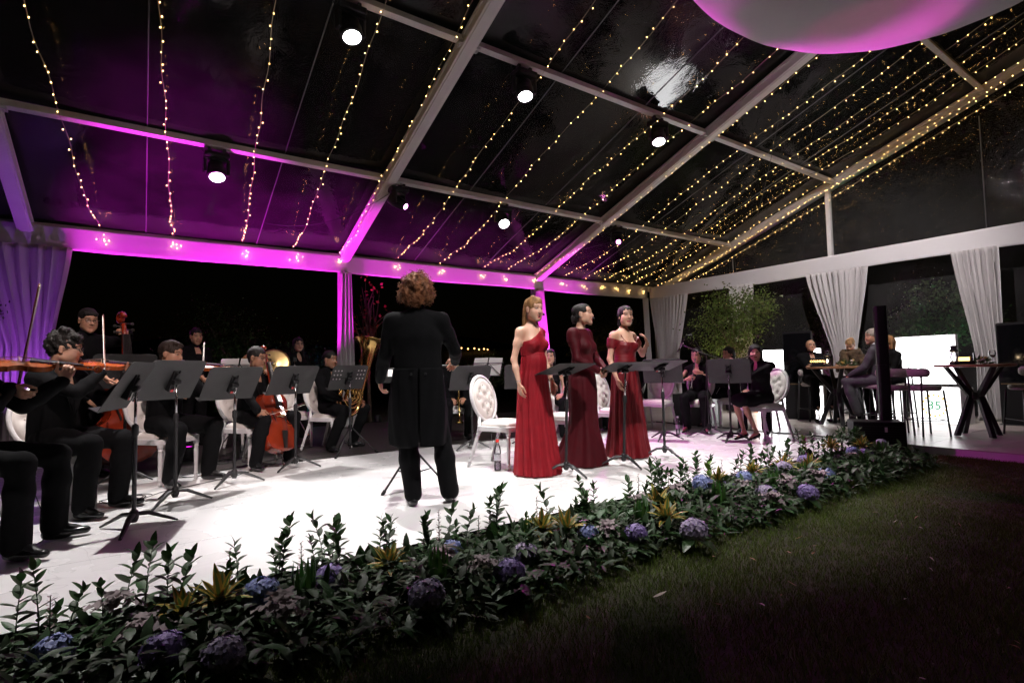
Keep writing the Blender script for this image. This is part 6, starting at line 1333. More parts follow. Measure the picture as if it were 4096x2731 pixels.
LM = {'sprig': leaf_mat('sprig_leaf', (.028,.062,.018), .5, .42), 'sprig2': leaf_mat('fresh_leaf', (.13,.22,.04), .4, .35), 'fill': leaf_mat('filler_leaf', (.020,.044,.013), .6, .5), 'broad': leaf_mat('broad_leaf', (.022,.048,.014), .4, .38), 'green': leaf_mat('variegated_centre', (.07,.12,.03), .3, .35), 'yellow': leaf_mat('variegated_margin', (.34,.21,.04), .3, .4), 'dusty': leaf_mat('dusty_leaf', (.27,.22,.23), .35, .8), 'spike': leaf_mat('spike_blossom', (.34,.24,.25), .3, .7), 'petal': None, 'strap': leaf_mat('strap_leaf', (.05,.14,.03), .35, .3)}
def hyd_mat(name, c1, c2):
    m = bpy.data.materials.new(name); m.use_nodes = True; nt = m.node_tree; L = nt.links.new; b = nt.nodes['Principled BSDF']; b.inputs['Roughness'].default_value = .65
    g = nd(nt, 'ShaderNodeNewGeometry'); cr = nd(nt, 'ShaderNodeValToRGB'); cr.color_ramp.elements[0].color = (*c1,1); cr.color_ramp.elements[1].color = (*c2,1); L(g.outputs['Random Per Island'], cr.inputs[0]); L(cr.outputs[0], b.inputs['Base Color']); return m
HM = [hyd_mat('hydrangea_blue', (.10,.13,.34), (.32,.36,.62)), hyd_mat('hydrangea_purple', (.14,.08,.30), (.36,.28,.54)), hyd_mat('hydrangea_lilac', (.22,.17,.34), (.48,.40,.52))]
r9 = np.random.default_rng(19)
def sprig_mesh(i):
    b = LB(); h_ = .25; lx, ly = r9.normal()*.035, r9.normal()*.035; ax_ = lambda u: V3(lx*u*u, ly*u*u, h_*u)
    for j in range(17):
        u = .03+.97*j/16; p = ax_(u); a = j*2.3+i; el = .25+.65*u+r9.normal()*.1; d = V3(math.cos(a)*math.cos(el), math.sin(a)*math.cos(el), math.sin(el)); b.leaf(p, d, V3(0,0,1)+d*.2, r9.uniform(.06,.092)*(1-.2*u), r9.uniform(.016,.024), bend=r9.uniform(.0,.3), fold=.3)
    b.leaf(ax_(1), V3(lx,ly,.3), V3(1,0,0), .055, .013); m = MB(); m.tube([ax_(u) if u > 0 else V3(0,0,-.12) for u in (0,.01,.3,.6,1)], [.003,.003,.0026,.002,.0012], 5)
    return b, m.mesh('stem', LM['fill'])
def stem_mesh(h_=.31):
    m = MB(); m.tube([(0,0,-.05),(0,0,h_*.5),(0,0,h_)], [.0035,.003,.0015], 5); return m.mesh('stem', LM['fill'])
_sp = [sprig_mesh(i) for i in range(6)]; sprigs = [(b_.mesh('leaves', LM['sprig']), m_) for b_, m_ in _sp[:5]]
sprig_fresh = _sp[5][0].mesh('leaves', LM['sprig2'])
def put2(name, label, cat, group, loc, rz, sc, parts):
    t = thing(name, label, cat, loc, rz, group); t.scale = (sc,)*3
    for nm, me in parts: link(nm, me, t)
    return t
ORD = ['first','second','third','fourth','fifth','sixth','seventh','eighth','ninth','tenth','eleventh','twelfth','thirteenth','fourteenth','fifteenth','sixteenth','seventeenth','eighteenth','nineteenth','twentieth','twenty-first','twenty-second','twenty-third','twenty-fourth','twenty-fifth','twenty-sixth','twenty-seventh','twenty-eighth']
xs = np.sort(np.concatenate([r9.uniform(-.9, 7.05, 66), np.linspace(-.8, 7.05, 34)]))
for i, x in enumerate(xs):
    fresh = i in (56, 78); put2('leafy_sprig', ('left' if i == 56 else 'right')+'-hand one of two pale fresh green sprigs in the flower border' if fresh else 'upright dark green leafy sprig at the back of the flower border', 'plant', 'fresh green sprigs in the border' if fresh else 'dark leafy sprigs along the stage front', (x+r9.normal()*.03, r9.uniform(2.80, 3.04), r9.uniform(-.10, .0)), r9.uniform(0,6.28), r9.uniform(.7,1.2), (('leaves', sprig_fresh if fresh else sprigs[i % 5][0]), ('stem', sprigs[i % 5][1])))
# filler foliage: nobody could count its leaves
b = LB()
for i in range(7000):
    x = r9.uniform(-1.3, 7.12); v = r9.uniform(0,1); y = 2.16+.92*v+.03*math.sin(x*3); wdt = math.sin(math.pi*min(1,max(0,(v*.9+.1))))**.6; z = -.09+.185*wdt*r9.uniform(.1,1.0)**.8; a = r9.uniform(0,6.28); el = r9.uniform(-.3,1.1); d = V3(math.cos(a)*math.cos(el), math.sin(a)*math.cos(el)-.35, math.sin(el)); b.leaf(V3(x,y,z), d, V3(0,0,1)+d*.1, r9.uniform(.05,.12), r9.uniform(.012,.026), bend=r9.uniform(.1,.5), n=3)
tag(link('border_foliage', b.mesh('border_foliage', LM['fill'])), 'dense dark green foliage filling the flower border', 'foliage', kind='stuff')
# hydrangeas
def hyd_mesh(seed, m):
    r_ = np.random.default_rng(seed); V = []; F = []
    n = 120
    for i in range(n):
        z = 1-1.55*(i+.5)/n; a = i*2.39996; q = math.sqrt(max(0,1-z*z)); d = unit(V3(q*math.cos(a), q*math.sin(a), z)+r_.normal(size=3)*.08); c = d*(.072+r_.normal()*.004)*V3(1,1,.85); u = unit(np.cross(d, r_.normal(size=3))); w = np.cross(d, u)
        for p in range(4):
            an = p*math.pi/2+.3; e = math.cos(an)*u+math.sin(an)*w; f = -math.sin(an)*u+math.cos(an)*w; k0 = len(V); V += [c, c+e*.010+f*.008+d*.002, c+e*.018+d*.004*r_.uniform(-1,2), c+e*.010-f*.008+d*.002]; F.append((k0,k0+1,k0+2,k0+3))
    # florets share one random colour each through connected islands of four petals
    return np_mesh('flower_head', np.array(V), np.array(F), m, False)
hmesh = [hyd_mesh(i, HM[i % 3]) for i in range(6)]; hb = LB()
for j in range(5): a = j*1.3; hb.leaf(V3(.03*math.cos(a),.03*math.sin(a),-.05), V3(math.cos(a),math.sin(a),.1), V3(0,0,1), .12, .035, bend=.4)
hleaf = hb.mesh('leaves', LM['broad']); hst = MB(); hst.tube([(0,0,-.12),(0,0,0)], .005, 6); hstem = hst.mesh('stem', LM['fill'])
def ground(xz, y0):
    out = []
    for x, z in xz:
        if z < .0: f = 1.05/(1.05-z); out.append((x*f, y0*f, .0))
        else: out.append((x, y0, z))
    return sorted(out)
HP = ground([(0.45,0.02),(0.76,0.02),(0.08,-0.12),(0.3,-0.21),(1.43,0.01),(1.27,-0.2),(1.81,-0.2),(1.93,-0.12),(2.45,-0.09),(2.91,-0.18),(3.56,-0.28),(3.7,0.07),(4.28,0.04),(4.02,0.0),(5.33,-0.25),(6.33,0.05),(7.05,0.07),(6.64,-0.01),(4.92,0.04),(5.33,0.06),(6.02,0.0),(-0.28,-0.02),(5.7,-.12),(4.6,-.15)], 2.72)
for i, (x, y, z) in enumerate(HP):
    c = ('blue','purple','lilac')[i % 3]; put2('hydrangea', '%s hydrangea flower head, %s hydrangea from the left in the border' % (c, ORD[i]), 'flower', 'hydrangeas in the flower border', (x, y-.02, z+.035), r9.uniform(0,6.28), r9.uniform(.78,1.08), (('flower_head', hmesh[i % 6]), ('leaves', hleaf), ('stem', hstem)))
# yellow-edged rosettes
def rosette(seed):
    r_ = np.random.default_rng(seed); V = []; F = []; mi = []
    for i in range(22):
        a = i*2.4; el = 1.25-.95*(i/22)+r_.normal()*.08; d = unit(V3(math.cos(a)*math.cos(el), math.sin(a)*math.cos(el), math.sin(el))); s = unit(np.cross(d, V3(0,0,1))); up = np.cross(s, d); L_ = r_.uniform(.10,.15); n = 5; k0 = len(V)
        for j in range(n+1):
            u = j/n; w = .0145*math.sin(math.pi*min(.97,u*.85+.12))**.9; p = d*L_*u-up*.0-V3(0,0,1)*.45*L_*u*u*(1-.6*el)
            for q, f in ((1,.25),(.45,.08),(0,0),(-.45,.08),(-1,.25)): V.append(p+s*w*q+up*f*w)
        for j in range(n):
            for q in range(4): k = k0+5*j+q; F.append((k,k+1,k+6,k+5)); mi.append(1 if q in (0,3) else 0)
    me = np_mesh('leaves', np.array(V), np.array(F), LM['green']); me.materials.append(LM['yellow']); me.polygons.foreach_set('material_index', np.array(mi, np.int32)); return me
rme = [rosette(i) for i in range(3)]
VP = ground([(0.15,-0.03),(0.29,-0.02),(1.08,-0.04),(2.11,-0.05),(2.31,-0.08),(3.22,-0.06),(3.31,-0.19),(4.51,0.02),(5.02,0.01),(3.99,0.01),(5.98,0.1),(5.5,-.05),(6.7,.04)], 2.80)
for i, (x, y, z) in enumerate(VP): put2('variegated_plant', 'spiky yellow-edged green rosette plant, %s of its kind from the left' % ORD[i], 'plant', 'yellow-edged rosettes in the border', (x, y-.04, z+.05), r9.uniform(0,6.28), r9.uniform(1.0,1.35), (('leaves', rme[i % 3]), ('stem', hstem)))
# dusty pale lobed leaves
def dusty(seed):
    r_ = np.random.default_rng(seed); V = []; F = []
    for i in range(11):
        a = i*2.4+r_.uniform(-.3,.3); el = r_.uniform(.1,1.2); d = unit(V3(math.cos(a)*math.cos(el), math.sin(a)*math.cos(el), math.sin(el))); s = unit(np.cross(d, V3(0,0,1))); up = np.cross(s, d); L_ = r_.uniform(.05,.08); k0 = len(V); n = 10
        for j in range(n+1):
            u = j/n; w = L_*.36*math.sin(math.pi*min(.97,u*.8+.15))*(1+.22*math.sin(u*22+i)); p = d*L_*u+d*.03+up*.015*math.sin(u*5); V += [p+s*w+up*(.010*math.sin(u*18)+.35*w), p, p-s*w+up*(.010*math.cos(u*17)+.35*w)]
        for j in range(n): k = k0+3*j; F += [(k,k+1,k+4,k+3),(k+1,k+2,k+5,k+4)]
    return np_mesh('leaves', np.array(V), np.array(F), LM['dusty'])
dme = [dusty(i) for i in range(3)]
DP = ground([(-0.09,0.06),(0.54,-0.14),(1.65,-0.17),(3.42,0.02),(3.81,-0.03),(4.3,-0.07),(4.73,-0.27),(0.01,-0.06),(1.4,-0.06),(2.66,-0.16),(5.6,-.18),(6.4,-.05),(5.0,-.16),(3.0,-.02),(6.9,.0)], 2.78)
for i, (x, y, z) in enumerate(DP): put2('dusty_leaf_plant', 'pale pinkish-grey lobed foliage cluster, %s of its kind from the left' % ORD[i], 'plant', 'pale lobed foliage in the border', (x, y-.05, z+.05), r9.uniform(0,6.28), r9.uniform(.9,1.2), (('leaves', dme[i % 3]), ('stem', hstem)))
def spike(seed):
    r_ = np.random.default_rng(seed); b = LB()
    for j in range(34):
        u = j/33; a = j*2.4; d = V3(math.cos(a), math.sin(a), .35); b.leaf(V3(0,0,.12+.18*u)+d*.004, d, V3(0,0,1), .022*(1-.55*u), .008*(1-.4*u), bend=-.3, n=2)
    return b.mesh('blossoms', LM['spike'])
spm = [spike(i) for i in range(2)]; spst = stem_mesh(.3)
for i, (x, y, z) in enumerate(ground([(0.34,0.09),(0.66,0.12),(1.43,0.15),(1.7,0.05),(1.33,0.02),(2.15,0.12),(3.13,0.1),(3.48,0.08),(5.2,0.12),(4.2,.1),(6.2,.1),(-.3,.05)], 2.86)): put2('flower_spike', 'slender pale pink flower spike, %s of its kind from the left' % ORD[i], 'flower', 'pale flower spikes in the border', (x, y, z-.22), r9.uniform(0,6.28), r9.uniform(.9,1.2), (('blossoms', spm[i % 2]), ('stem', spst)))
# broad dark leaves and strap leaves
bl = LB()
for j in range(4): a = j*1.7; bl.leaf(V3(0,0,0), V3(math.cos(a)*.5,math.sin(a)*.5,.9), V3(math.cos(a),math.sin(a),.2), .20, .06, bend=.25, n=6, fold=.15)
blm = bl.mesh('leaves', LM['broad']); sl = LB()
for j in range(11): a = j*2.4; sl.leaf(V3(0,0,0), V3(math.cos(a)*.6,math.sin(a)*.6,.8), V3(math.cos(a),math.sin(a),.2), .19, .014, bend=.45, n=5)
slm = sl.mesh('leaves', LM['strap'])
for i, x in enumerate((-.55,.08,.42,1.0,1.75,2.55,3.05,4.05,4.9,5.8)): put2('broad_leaf_plant', 'dark broad-leaved plant in the border, %s of its kind from the left' % ORD[i], 'plant', 'dark broad-leaved plants in the border', (x, r9.uniform(2.5,2.95), -.06), r9.uniform(0,6.28), r9.uniform(.8,1.1), (('leaves', blm), ('stem', hstem)))
for i, x in enumerate((.62,1.22,1.95,2.75,3.6,4.4,5.15,6.0,6.75)): put2('strap_leaf_plant', 'bright green strap-leaved tuft in the border, %s of its kind from the left' % ORD[i], 'plant', 'green strap-leaved tufts in the border', (x, r9.uniform(2.4,2.8), -.04), r9.uniform(0,6.28), r9.uniform(.8,1.1), (('leaves', slm), ('stem', hstem)))
# ------------------------------------------------------------------ lawn grass
N = 210000; gx = r9.uniform(-.6, 7.97, N); gy = r9.uniform(-.6, 2.45, N); keep = (gx*.823-gy*.569 < 1.02*(gx*.568+gy*.821)+.25); gx, gy = gx[keep], gy[keep]; N = len(gx)
P0 = np.stack([gx, gy, np.full(N, -.1)], 1); a = r9.uniform(0, 6.28, N); cl = np.clip(1+.5*vnoise(P0, 77, 5.0, 3), .4, 1.7); h_ = r9.uniform(.014,.036,N)*cl; w = r9.uniform(.0009,.0019,N); ln = r9.uniform(.2,1.1,N)*h_; th = r9.uniform(0,6.28,N)
s = np.stack([np.cos(a), np.sin(a), np.zeros(N)],1)*w[:,None]; l = np.stack([np.cos(th)*ln, np.sin(th)*ln, np.zeros(N)],1); up = np.stack([np.zeros(N),np.zeros(N),h_],1)
V = np.stack([P0-s, P0+s, P0+s*.8+l*.35+up*.6, P0-s*.8+l*.35+up*.6, P0+l+up], 1).reshape(-1,3); i5 = np.arange(N)*5
F = np.concatenate([np.stack([i5,i5+1,i5+2],1), np.stack([i5,i5+2,i5+3],1), np.stack([i5+3,i5+2,i5+4],1)])
tag(link('grass', np_mesh('grass', V, F, leaf_mat('grass_blade', (.10,.14,.018), .6, .6, .2), False)), 'short dark lawn grass in front of the flower border', 'grass', kind='stuff')
# fallen petals and leaves on the lawn
fp = [mat('fallen_petal_pink', (.42,.22,.16), .7), mat('fallen_petal_pale', (.6,.5,.45), .7), mat('fallen_leaf_brown', (.22,.10,.04), .8)]
for i in range(46):
    x, y = r9.uniform(.5, 5.5), r9.uniform(.5, 2.0); 
    b = LB(); a = r9.uniform(0,6.28); b.leaf(V3(0,0,0), V3(math.cos(a),math.sin(a),r9.uniform(-.1,.4)), V3(0,0,1), r9.uniform(.018,.05), r9.uniform(.003,.007), bend=r9.uniform(-.4,.4), n=4); o = link('fallen_leaf', b.mesh('fallen_leaf', fp[i % 3])); o.location = (x, y, -.072); tag(o, 'tiny fallen leaf or petal lying on the dark lawn', 'leaf', 'fallen leaves on the lawn')
b = LB(); b.leaf(V3(0,0,0), V3(.9,-.3,.15), V3(0,0,1), .075, .012, bend=-.1, n=5); o = link('fallen_petal', b.mesh('fallen_petal', fp[1])); o.location = (2.05, 1.80, -.068); tag(o, 'single long white petal lying on the lawn, largest of the fallen pieces', 'petal')
# ------------------------------------------------------------------ fairy lights under the roof
bulb_m = emis('fairy_bulb', (1.0,.56,.17), 26); bm_ = MB(); bm_.sphere((0,0,0), .0048, 6, 4, (1,1,1.3)); bulb_me = bm_.mesh('bulb', bulb_m, True)
wire_m = mat('fairy_wire', (.45,.38,.25), .6)
SX = [(-.60,-1.15),(.36,-.05),(1.38,.95),(2.22,2.02),(3.05,2.9),(4.22,4.2),(5.22,5.2),(6.3,6.55),(6.95,7.2),(7.82,7.95),(8.7,8.75),(9.4,9.45),(10.1,10.1),(10.6,10.75),(11.1,11.3),(11.7,11.9),(12.2,12.35)]
fr_ = random.Random(3)
for i, (xa, xb) in enumerate(SX):
    yend = 4.6 if i < 5 else (2.6 if i < 8 else .6)
    t = thing('fairy_light_string', 'string of warm fairy lights under the clear roof, %s from the left' % ORD[i], 'string lights', (xa, 10.30, 3.22), 0, 'fairy-light strings under the roof')
    L_ = 10.30-yend; n = int(L_/.135); pts = []
    for j in range(n+1):
        u = j/n; y = 10.30-L_*u; sag = .06*math.sin(math.pi*u*2.2)**2; off = .10+.20*min(1,u*6); pts.append(V3(xa+(xb-xa)*min(1,u*(10.3-yend)/6.)+.012*math.sin(j*.9), y, rz_(y)-off-sag))
    w = MB(); w.tube([p-V3(xa,10.30,3.22) for p in pts], .0022, 4); w.build('wire', wire_m, t)
    for p in pts[1:]:
        if fr_.random() < .06: continue
        o = link('bulb', bulb_me, t); o.location = p-V3(xa,10.30,3.22)+V3(fr_.uniform(-.022,.022), fr_.uniform(-.04,.04), fr_.uniform(-.028,.004)); o.rotation_euler = (fr_.uniform(-.6,.6), fr_.uniform(-.6,.6), 0)
    if xa < 11.8:
        for j in range(6):
            o = link('bulb', bulb_me, t); o.location = (fr_.gauss(.05,.05), fr_.uniform(-.03,.02), fr_.gauss(-.02,.035))
# two more strings along the gable end
for i, (za, lb) in enumerate(((.32,'upper'),(.62,'lower'))):
    t = thing('fairy_light_string', '%s of two fairy-light strings hung along the gable end' % lb, 'string lights', (12.25-.12*i, 10.2, 3.3), 0, 'fairy-light strings under the roof'); pts = [V3(12.25-.12*i, y, rz_(y)-za+(.25 if i else 0)*max(0,(y-8.5)/2)) for y in np.linspace(10.1, .5, 78)]
    w = MB(); w.tube([p-V3(12.25-.12*i,10.2,3.3) for p in pts], .0022, 4); w.build('wire', wire_m, t)
    for p in pts: o = link('bulb', bulb_me, t); o.location = p-V3(12.25-.12*i,10.2,3.3)+V3(fr_.uniform(-.02,.02), fr_.uniform(-.04,.04), fr_.uniform(-.03,.0))
for i, (a, b_, s) in enumerate((((8.1,9.6,3.75),(12.4,3.2,5.7),.25),((8.2,4.2,5.4),(12.4,7.4,4.3),.3),((3.3,8.1,4.0),(1.6,9.6,3.6),.25))):
    w = MB(); w.tube([V3(*a)+(V3(*b_)-V3(*a))*u-V3(0,0,s*4*u*(1-u)) for u in np.linspace(0,1,20)], .004, 5); o = w.build('hanging_cable', M['cable']); tag(o, ('long thin cable crossing under the roof bay at the right', 'slack cable crossing toward the gable end', 'slack black cable looping left of the first rafter')[i], 'cable')
# ------------------------------------------------------------------ trees and outside
def tree(name, label, loc, crown, n, leaf, m, seed, trunk=(.03,.012), height=None, group=None, gap=.35, branches=9, lw=.35):
    """crown = list of (centre, radii) in local coords"""
    r_ = np.random.default_rng(seed); t = thing(name, label, 'tree', loc, 0, group); tb = MB(); c0 = np.mean([c for c, _ in crown], 0); ht = height or c0[2]
    base = V3(0,0,0); top = V3(c0[0]*.6, c0[1]*.6, ht); mid = (base+top)/2+V3(.03*math.sin(seed),.02,0); tb.tube([base, mid, top], [trunk[0], trunk[0]*.75, trunk[0]*.5], 8); tr = tb.build('trunk', M['bark'], t, smooth=True); br = MB(); tips = []
    for i in range(branches):
        c, rd = crown[i % len(crown)]; d = unit(r_.normal(size=3)+V3(0,0,.4)); e = np.array(c)+d*np.array(rd)*r_.uniform(.6,.95); s0 = base+(top-base)*r_.uniform(.45,1.0); q = (s0+e)/2+r_.normal(size=3)*.06; br.tube([s0, q, e], [trunk[0]*.4, trunk[1]*.7, .004], 5); tips += [q, e, (q+e)/2]
    br.build('branches', M['bark'], tr, smooth=True)
    if n:
        V = []; F = []; cen = []
        for i in range(max(6, n//45)):
            c, rd = crown[i % len(crown)]; d = unit(r_.normal(size=3)); cen.append(np.array(c)+d*np.array(rd)*r_.uniform(.25,1.0)**.5)
        cen = np.array(cen+tips[:len(tips)])
        for i in range(n):
            c = cen[r_.integers(len(cen))]; p = c+r_.normal(size=3)*gap*np.array(crown[0][1])*.38; d = unit(r_.normal(size=3)+V3(0,0,-.2)); s = unit(np.cross(d, r_.normal(size=3)))*leaf*lw; L_ = d*leaf*r_.uniform(.6,1.2); k0 = len(V); V += [p, p+L_*.5+s, p+L_, p+L_*.5-s]; F.append((k0,k0+1,k0+2,k0+3))
        link('crown', np_mesh('crown', np.array(V), np.array(F), m, False), t)
    return t
TL_ = leaf_mat('ficus_leaf', (.10,.14,.035), .5, .35, .25); TD = leaf_mat('garden_leaf', (.06,.09,.03), .5, .5, .2)
tree('potted_tree', 'slender leafy green tree in front of the gable curtain', (11.2, 7.25, 0), [((0,0,2.0),(.55,.75,.7)),((0,-.45,2.15),(.4,.45,.45)),((0,.5,2.0),(.45,.5,.5)),((0,-.7,2.35),(.25,.3,.3)),((0,.1,1.45),(.4,.55,.35)),((0,.15,2.5),(.3,.35,.22))], 6500, .06, TL_, 3, (.022,.01), 1.7, gap=.55, branches=26)
pot = thing('plant_pot', 'dark pot under the slender leafy tree', 'pot', (11.2, 7.25, 0)); b = MB(); b.lathe([(.13,0),(.17,.02),(.19,.3),(.18,.32),(.165,.3),(.0,.28)], 18, cap=False); b.build('body', M['black_plastic'], pot, smooth=True, angle=35)
tree('potted_tree', 'leafy branch tips of a tree at the far left edge', (-1.95, 9.35, 0), [((.15,0,1.95),(.35,.3,.35))], 420, .06, TD, 4, (.02,.01), 1.8, branches=10)
G_ = 'dark garden trees outside the tent'
tree('garden_tree', 'bare branched tree lit red behind the tuba', (4.35, 12.2, -.1), [((0,0,2.3),(.75,.5,1.1))], 90, .10, leaf_mat('red_lit_leaf', (.35,.05,.04), .3, .5), 5, (.05,.02), 2.4, G_, branches=34)  # the red light on this tree is also put into its leaf colour
tree('garden_tree', 'bushy tree lit orange-red behind the middle and right-hand singers', (12.6, 12.9, -.1), [((0,0,2.0),(1.2,.9,.9)),((.7,0,2.5),(.7,.6,.5)),((-.4,0,1.4),(.8,.7,.6))], 9000, .07, TD, 6, (.07,.03), 1.8, G_, branches=14)
tree('garden_tree', 'dark round bush lit faint green behind the cymbal', (2.2, 13.2, -.1), [((0,0,1.2),(1.6,.9,1.0)),((1.0,0,1.1),(.9,.8,.9)),((-.9,0,1.8),(.9,.7,.9))], 11000, .06, TD, 7, (.07,.03), 1.0, G_, branches=14)
tree('garden_tree', 'small leafy shrub beyond the empty chair, left of the blonde singer', (7.7, 12.2, -.1), [((0,0,1.15),(.75,.6,.5))], 3500, .055, TD, 8, (.04,.02), .9, G_, branches=10)
tree('garden_tree', 'green-lit tree outside the gable window at the right', (14.6, 4.2, -.1), [((0,0,2.2),(.9,1.0,.75)),((0,.7,1.7),(.6,.6,.5))], 5000, .085, TD, 9, (.06,.02), 1.9, G_, branches=16)
tree('garden_tree', 'dim shrub outside the gable window left of the hourglass curtain', (14.4, 6.6, -.1), [((0,0,1.6),(.7,.9,.9))], 3500, .08, TD, 10, (.05,.02), 1.5, G_, branches=12)
uplighter('blue garden uplighter under the bush behind the cymbal', 3.1, 12.3, (3.2, 13.4, 1.2), 30, (.03,.22,1.0), 90, z=-.1)
uplighter('green garden uplighter under the dark round bush', 1.2, 12.0, (1.8, 13.2, 1.4), 7, (.25,1.0,.35), 90, z=-.1)
uplighter('red garden uplighter at the foot of the bare tree', 4.3, 11.6, (4.4, 12.3, 2.6), 30, (1.0,.03,.22), 45, z=-.1)
uplighter('orange garden uplighter under the bushy tree behind the singers', 12.2, 11.7, (12.6, 13.0, 2.2), 40, (1.0,.34,.08), 90, z=-.1)
uplighter('green garden uplighter outside the gable window', 14.0, 3.6, (14.6, 4.2, 2.3), 70, (.12,1.0,.35), 80, z=-.1)
uplighter('purple garden uplighter outside the gable window', 14.0, 7.0, (14.2, 6.6, 2.4), 30, (.75,.08,1.0), 80, z=-.1)
uplighter('warm uplighter in front of the slender potted tree', 10.75, 7.0, (11.2, 7.2, 2.1), 60, (1.0,.80,.42), 80, z=0)
hl = MB(); P = np.zeros((14, 60, 3))
for i in range(14):
    for j in range(60): x = -300+14*j; P[i,j] = (x, 120+22*i, -1+(16+5*math.sin(x*.013)+3*math.sin(x*.05+1))*math.sin(min(1,i/8)*math.pi/2)**2)
hl.grid(P); tag(hl.build('hill', M['soil'], smooth=True), kind='structure')
cl_ = emis('distant_lamp_glow', (1.0,.52,.14), 7); cb_ = MB(); cb_.sphere((0,0,0), .30, 8, 6); cme = cb_.mesh('lamp_globe', cl_, True); cp = MB(); cp.tube([(0,0,-.25),(0,0,-5.5)], .08, 6); cpm = cp.mesh('lamp_post', M['black_metal'])
for i, (x, z) in enumerate(((107.6,10.2),(111.8,10.7),(115.1,10.4),(118.3,10.6),(120.6,10.2),(123.2,10.4),(125.0,10.1),(32.7,8.3),(33.7,8.3),(38.6,7.1),(56.6,6.7),(46,7.4),(140,10.0))):
    t = thing('distant_lamp', 'tiny amber street lamp on the dark hill far behind the orchestra', 'street lamp', (x, 200, z), 0, 'street lamps on the far hill'); link('lamp_globe', cme, t); link('lamp_post', cpm, t)
# ------------------------------------------------------------------ small stage things
clear = film_mat('bottle_plastic', .06, 1.4, .15, 30.)
def bottle(label, x, y, h, cap):
    t = thing('water_bottle', label, 'bottle', (x, y, 0)); s = h/.31; b = MB(); b.lathe([(.03*s,0),(.036*s,.008*s),(.037*s,.06*s),(.033*s,.10*s),(.037*s,.14*s),(.037*s,.19*s),(.030*s,.235*s),(.014*s,.275*s),(.013*s,.29*s)], 18); b.build('bottle', clear, t, smooth=True, angle=40)
    b = MB(); b.lathe([(.0375*s,.105*s),(.0378*s,.11*s),(.0378*s,.165*s),(.0375*s,.17*s)], 18, cap=False); b.build('wrapper', mat('bottle_wrapper', (.55,.55,.6), .4, var=.5, vscale=30), t, smooth=True)
    b = MB(); b.lathe([(.0001,.004*s),(.033*s,.006*s),(.034*s,.09*s),(.0001,.0905*s)], 14, cap=False); b.build('water', film_mat('water_in_bottle', .02, 1.6, 0.), t, smooth=True)
    b = MB(); b.lathe([(.016*s,.285*s),(.0165*s,.29*s),(.0165*s,.308*s),(.014*s,.312*s)], 14); b.build('cap', mat('cap_'+cap, (.7,.04,.03) if cap == 'red' else (.7,.7,.72), .4), t, smooth=True, angle=40)
bottle('clear water bottle with red cap beside the empty white chair', 3.05, 4.72, .32, 'red'); bottle('clear water bottle on the stage left of the oboist\'s feet', 6.75, 5.33, .28, 'white')
t = thing('microphone_stand', 'black boom microphone stand between the oboist and the flutist', 'microphone stand', (6.98, 4.94, 0), face_rz(-.87,-.5))
b = MB(); b.tube([(0,0,.08),(0,0,1.22)], .011, 8); b.build('pole', M['black_metal'], t)
for q in range(3): a = R(120*q+35); b = MB(); b.tube([(0,0,.14),(.36*math.cos(a),.36*math.sin(a),.01)], .009, 6); b.build('leg', M['black_metal'], t)
b = MB(); b.lathe([(.02,.09),(.03,.1),(.03,.17),(.02,.18)], 10); b.build('hub', M['black_plastic'], t)
b = MB(); b.tube([(-.36,0,1.10),(0,0,1.22),(.36,0,1.38)], .008, 8); b.lathe([(.012,0),(.014,.02),(.014,.14),(.012,.16)], 10, a=(-.38,0,1.093), b=(0,0,1.22)); bo2 = b.build('boom', M['black_metal'], t, smooth=True)
b = MB(); b.lathe([(.012,0),(.0135,.01),(.0135,.11),(.011,.115),(.013,.12),(.013,.17),(.009,.175)], 12, a=(.33,0,1.42), b=(.44,0,1.22)); b.build('microphone', M['chrome'], t, smooth=True, angle=40)
b = MB(); b.tube([(.33,0,1.43),(.28,.01,1.52),(.2,.01,1.53),(.16,0,1.44),(.05,.015,1.26),(.0,.02,1.15),(.03,.02,.6),(.06,.05,.1),(.2,.2,.006),(.6,.25,.006)], .004, 5); b.build('cable', M['cable'], t)
t = thing('cymbal', 'bronze suspended cymbal tilted toward the camera behind the cellist', 'cymbal', (1.54, 8.37, 0)); cn_ = V3(-.35,-.85,.28); cn_ = unit(cn_); cc = V3(0,0,1.20)
b = MB(); b.lathe([(.003,.03),(.03,.027),(.045,.014),(.05,.012),(.12,.006),(.2,.0),(.235,-.006),(.235,-.008),(.2,-.002),(.05,.008),(.003,.02)], 40, a=cc, b=cc+cn_); b.build('disc', M['cymbal'], t, smooth=True)
b = MB(); b.tube([(0,0,.25),cc-cn_*.05, cc+cn_*.05], .009, 8); b.sphere(cc+cn_*.05, .018, 8, 6); b.build('rod', M['chrome'], t)
for q in range(3): a = R(120*q); b = MB(); b.tube([(0,0,.5),(.3*math.cos(a),.3*math.sin(a),.01)], .008, 6); b.build('leg', M['chrome'], t)
t = thing('triangle', 'steel triangle hanging on a stand in front of the percussionist', 'triangle', (1.86, 8.45, 0), face_rz(-.3,-.95)); b = MB(); b.tube([(0,0,.3),(0,0,1.27)], .008, 8); b.build('rod', M['chrome'], t)
b = MB(); pts = [(.085,.02,1.05),(-.085,.02,1.05),(0,.02,1.20),(.078,.02,1.07)]; b.tube([V3(*p) for p in pts], .006, 6); b.build('bar', M['chrome'], t, smooth=True); b = MB(); b.box(-.02,.02,-.015,.02,1.24,1.30); b.build('clip', M['black_metal'], t)
for q in range(3): a = R(120*q+30); b = MB(); b.tube([(0,0,.5),(.28*math.cos(a),.28*math.sin(a),.01)], .007, 6); b.build('leg', M['chrome'], t)
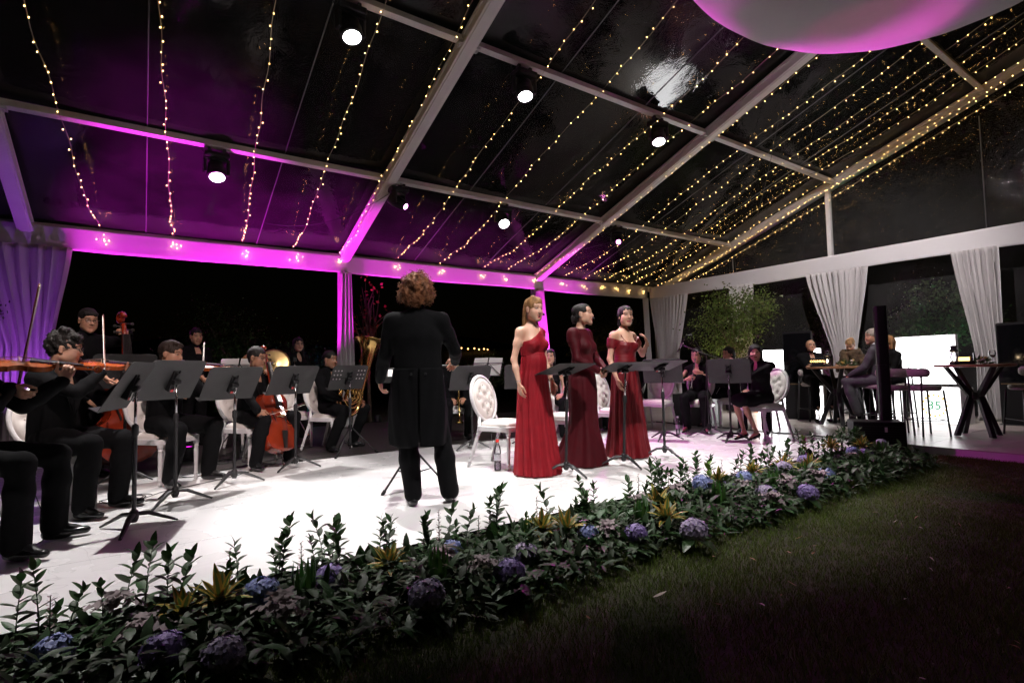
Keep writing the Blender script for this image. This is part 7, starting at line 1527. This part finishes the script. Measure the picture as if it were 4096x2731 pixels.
def coil(label, x, y, seed, n=3):
    r_ = random.Random(seed); pts = []; 
    for j in range(26*n): a = j*2*math.pi/26; rr = .12+.03*math.sin(a*.37+seed); pts.append((x+rr*math.cos(a)*1.3+.01*math.sin(j*.21), y+rr*math.sin(a), .004+.0025*(j//26)+.002*math.sin(j*.6)))
    pts += [(x+.25,y+.1,.005),(x+.5,y+.25,.005),(x+.9,y+.5,.005),(x+1.3,y+.95,.004)]; b = MB(); b.tube(pts, .0038, 5); tag(b.build('floor_cable', M['cable']), label, 'cable')
coil('coiled black cable on the white floor behind the nearest music stand', -.12, 5.75, 1); coil('black cable loops on the dark deck behind the cellist', .75, 7.35, 2); coil('thin cable loops near the viola player\'s chair', .45, 6.62, 3, 2)
b = MB(); b.tube([(7.99,y,.006+.003*math.sin(y*5)) for y in np.linspace(3.0,6.8,40)], .009, 6); tag(b.build('floor_cable', M['cable']), 'straight black cable along the seam between stage and bar floor', 'cable')
b = MB(); b.tube([(-.55,4.55,.006),(-.5,4.7,.02),(-.62,5.0,.25),(-.66,5.2,.45)], .003, 5); tag(b.build('floor_cable', M['cable']), 'thin cable rising from the floor by the far left shoe', 'cable')
t = thing('instrument_peg', 'small black peg stand on the floor in front of the flutist', 'stand', (7.05, 4.62, 0)); b = MB(); b.lathe([(.012,.02),(.011,.1),(.006,.24),(.004,.26)], 10); b.build('peg', M['black_plastic'], t, smooth=True)
for q in range(4): a = R(90*q+20); b = MB(); b.tube([(0,0,.03),(.13*math.cos(a),.13*math.sin(a),.006)], .006, 6); b.build('leg', M['black_metal'], t)
b = MB(); b.box(-.10,.10,-.002,.002,-.07,.07, rot=Euler((R(30),R(20),R(40))), at=(8.02,5.48,.60)); tag(b.build('paper', M['paper']), 'white paper held by the person behind the oboist', 'paper')
t = thing('storage_crate', 'black equipment case in the shadows behind the oboist', 'case', (8.3, 6.1, 0), .3); b = MB(); b.box(-.4,.4,-.3,.3,0,.55); b.build('body', M['black_plastic'], t, bevel=.01)
for sx in (-1,1): b = MB(); b.box(sx*.39-.015,sx*.39+.015,-.305,.305,0,.555); b.build('edge_trim', M['black_metal'], t)
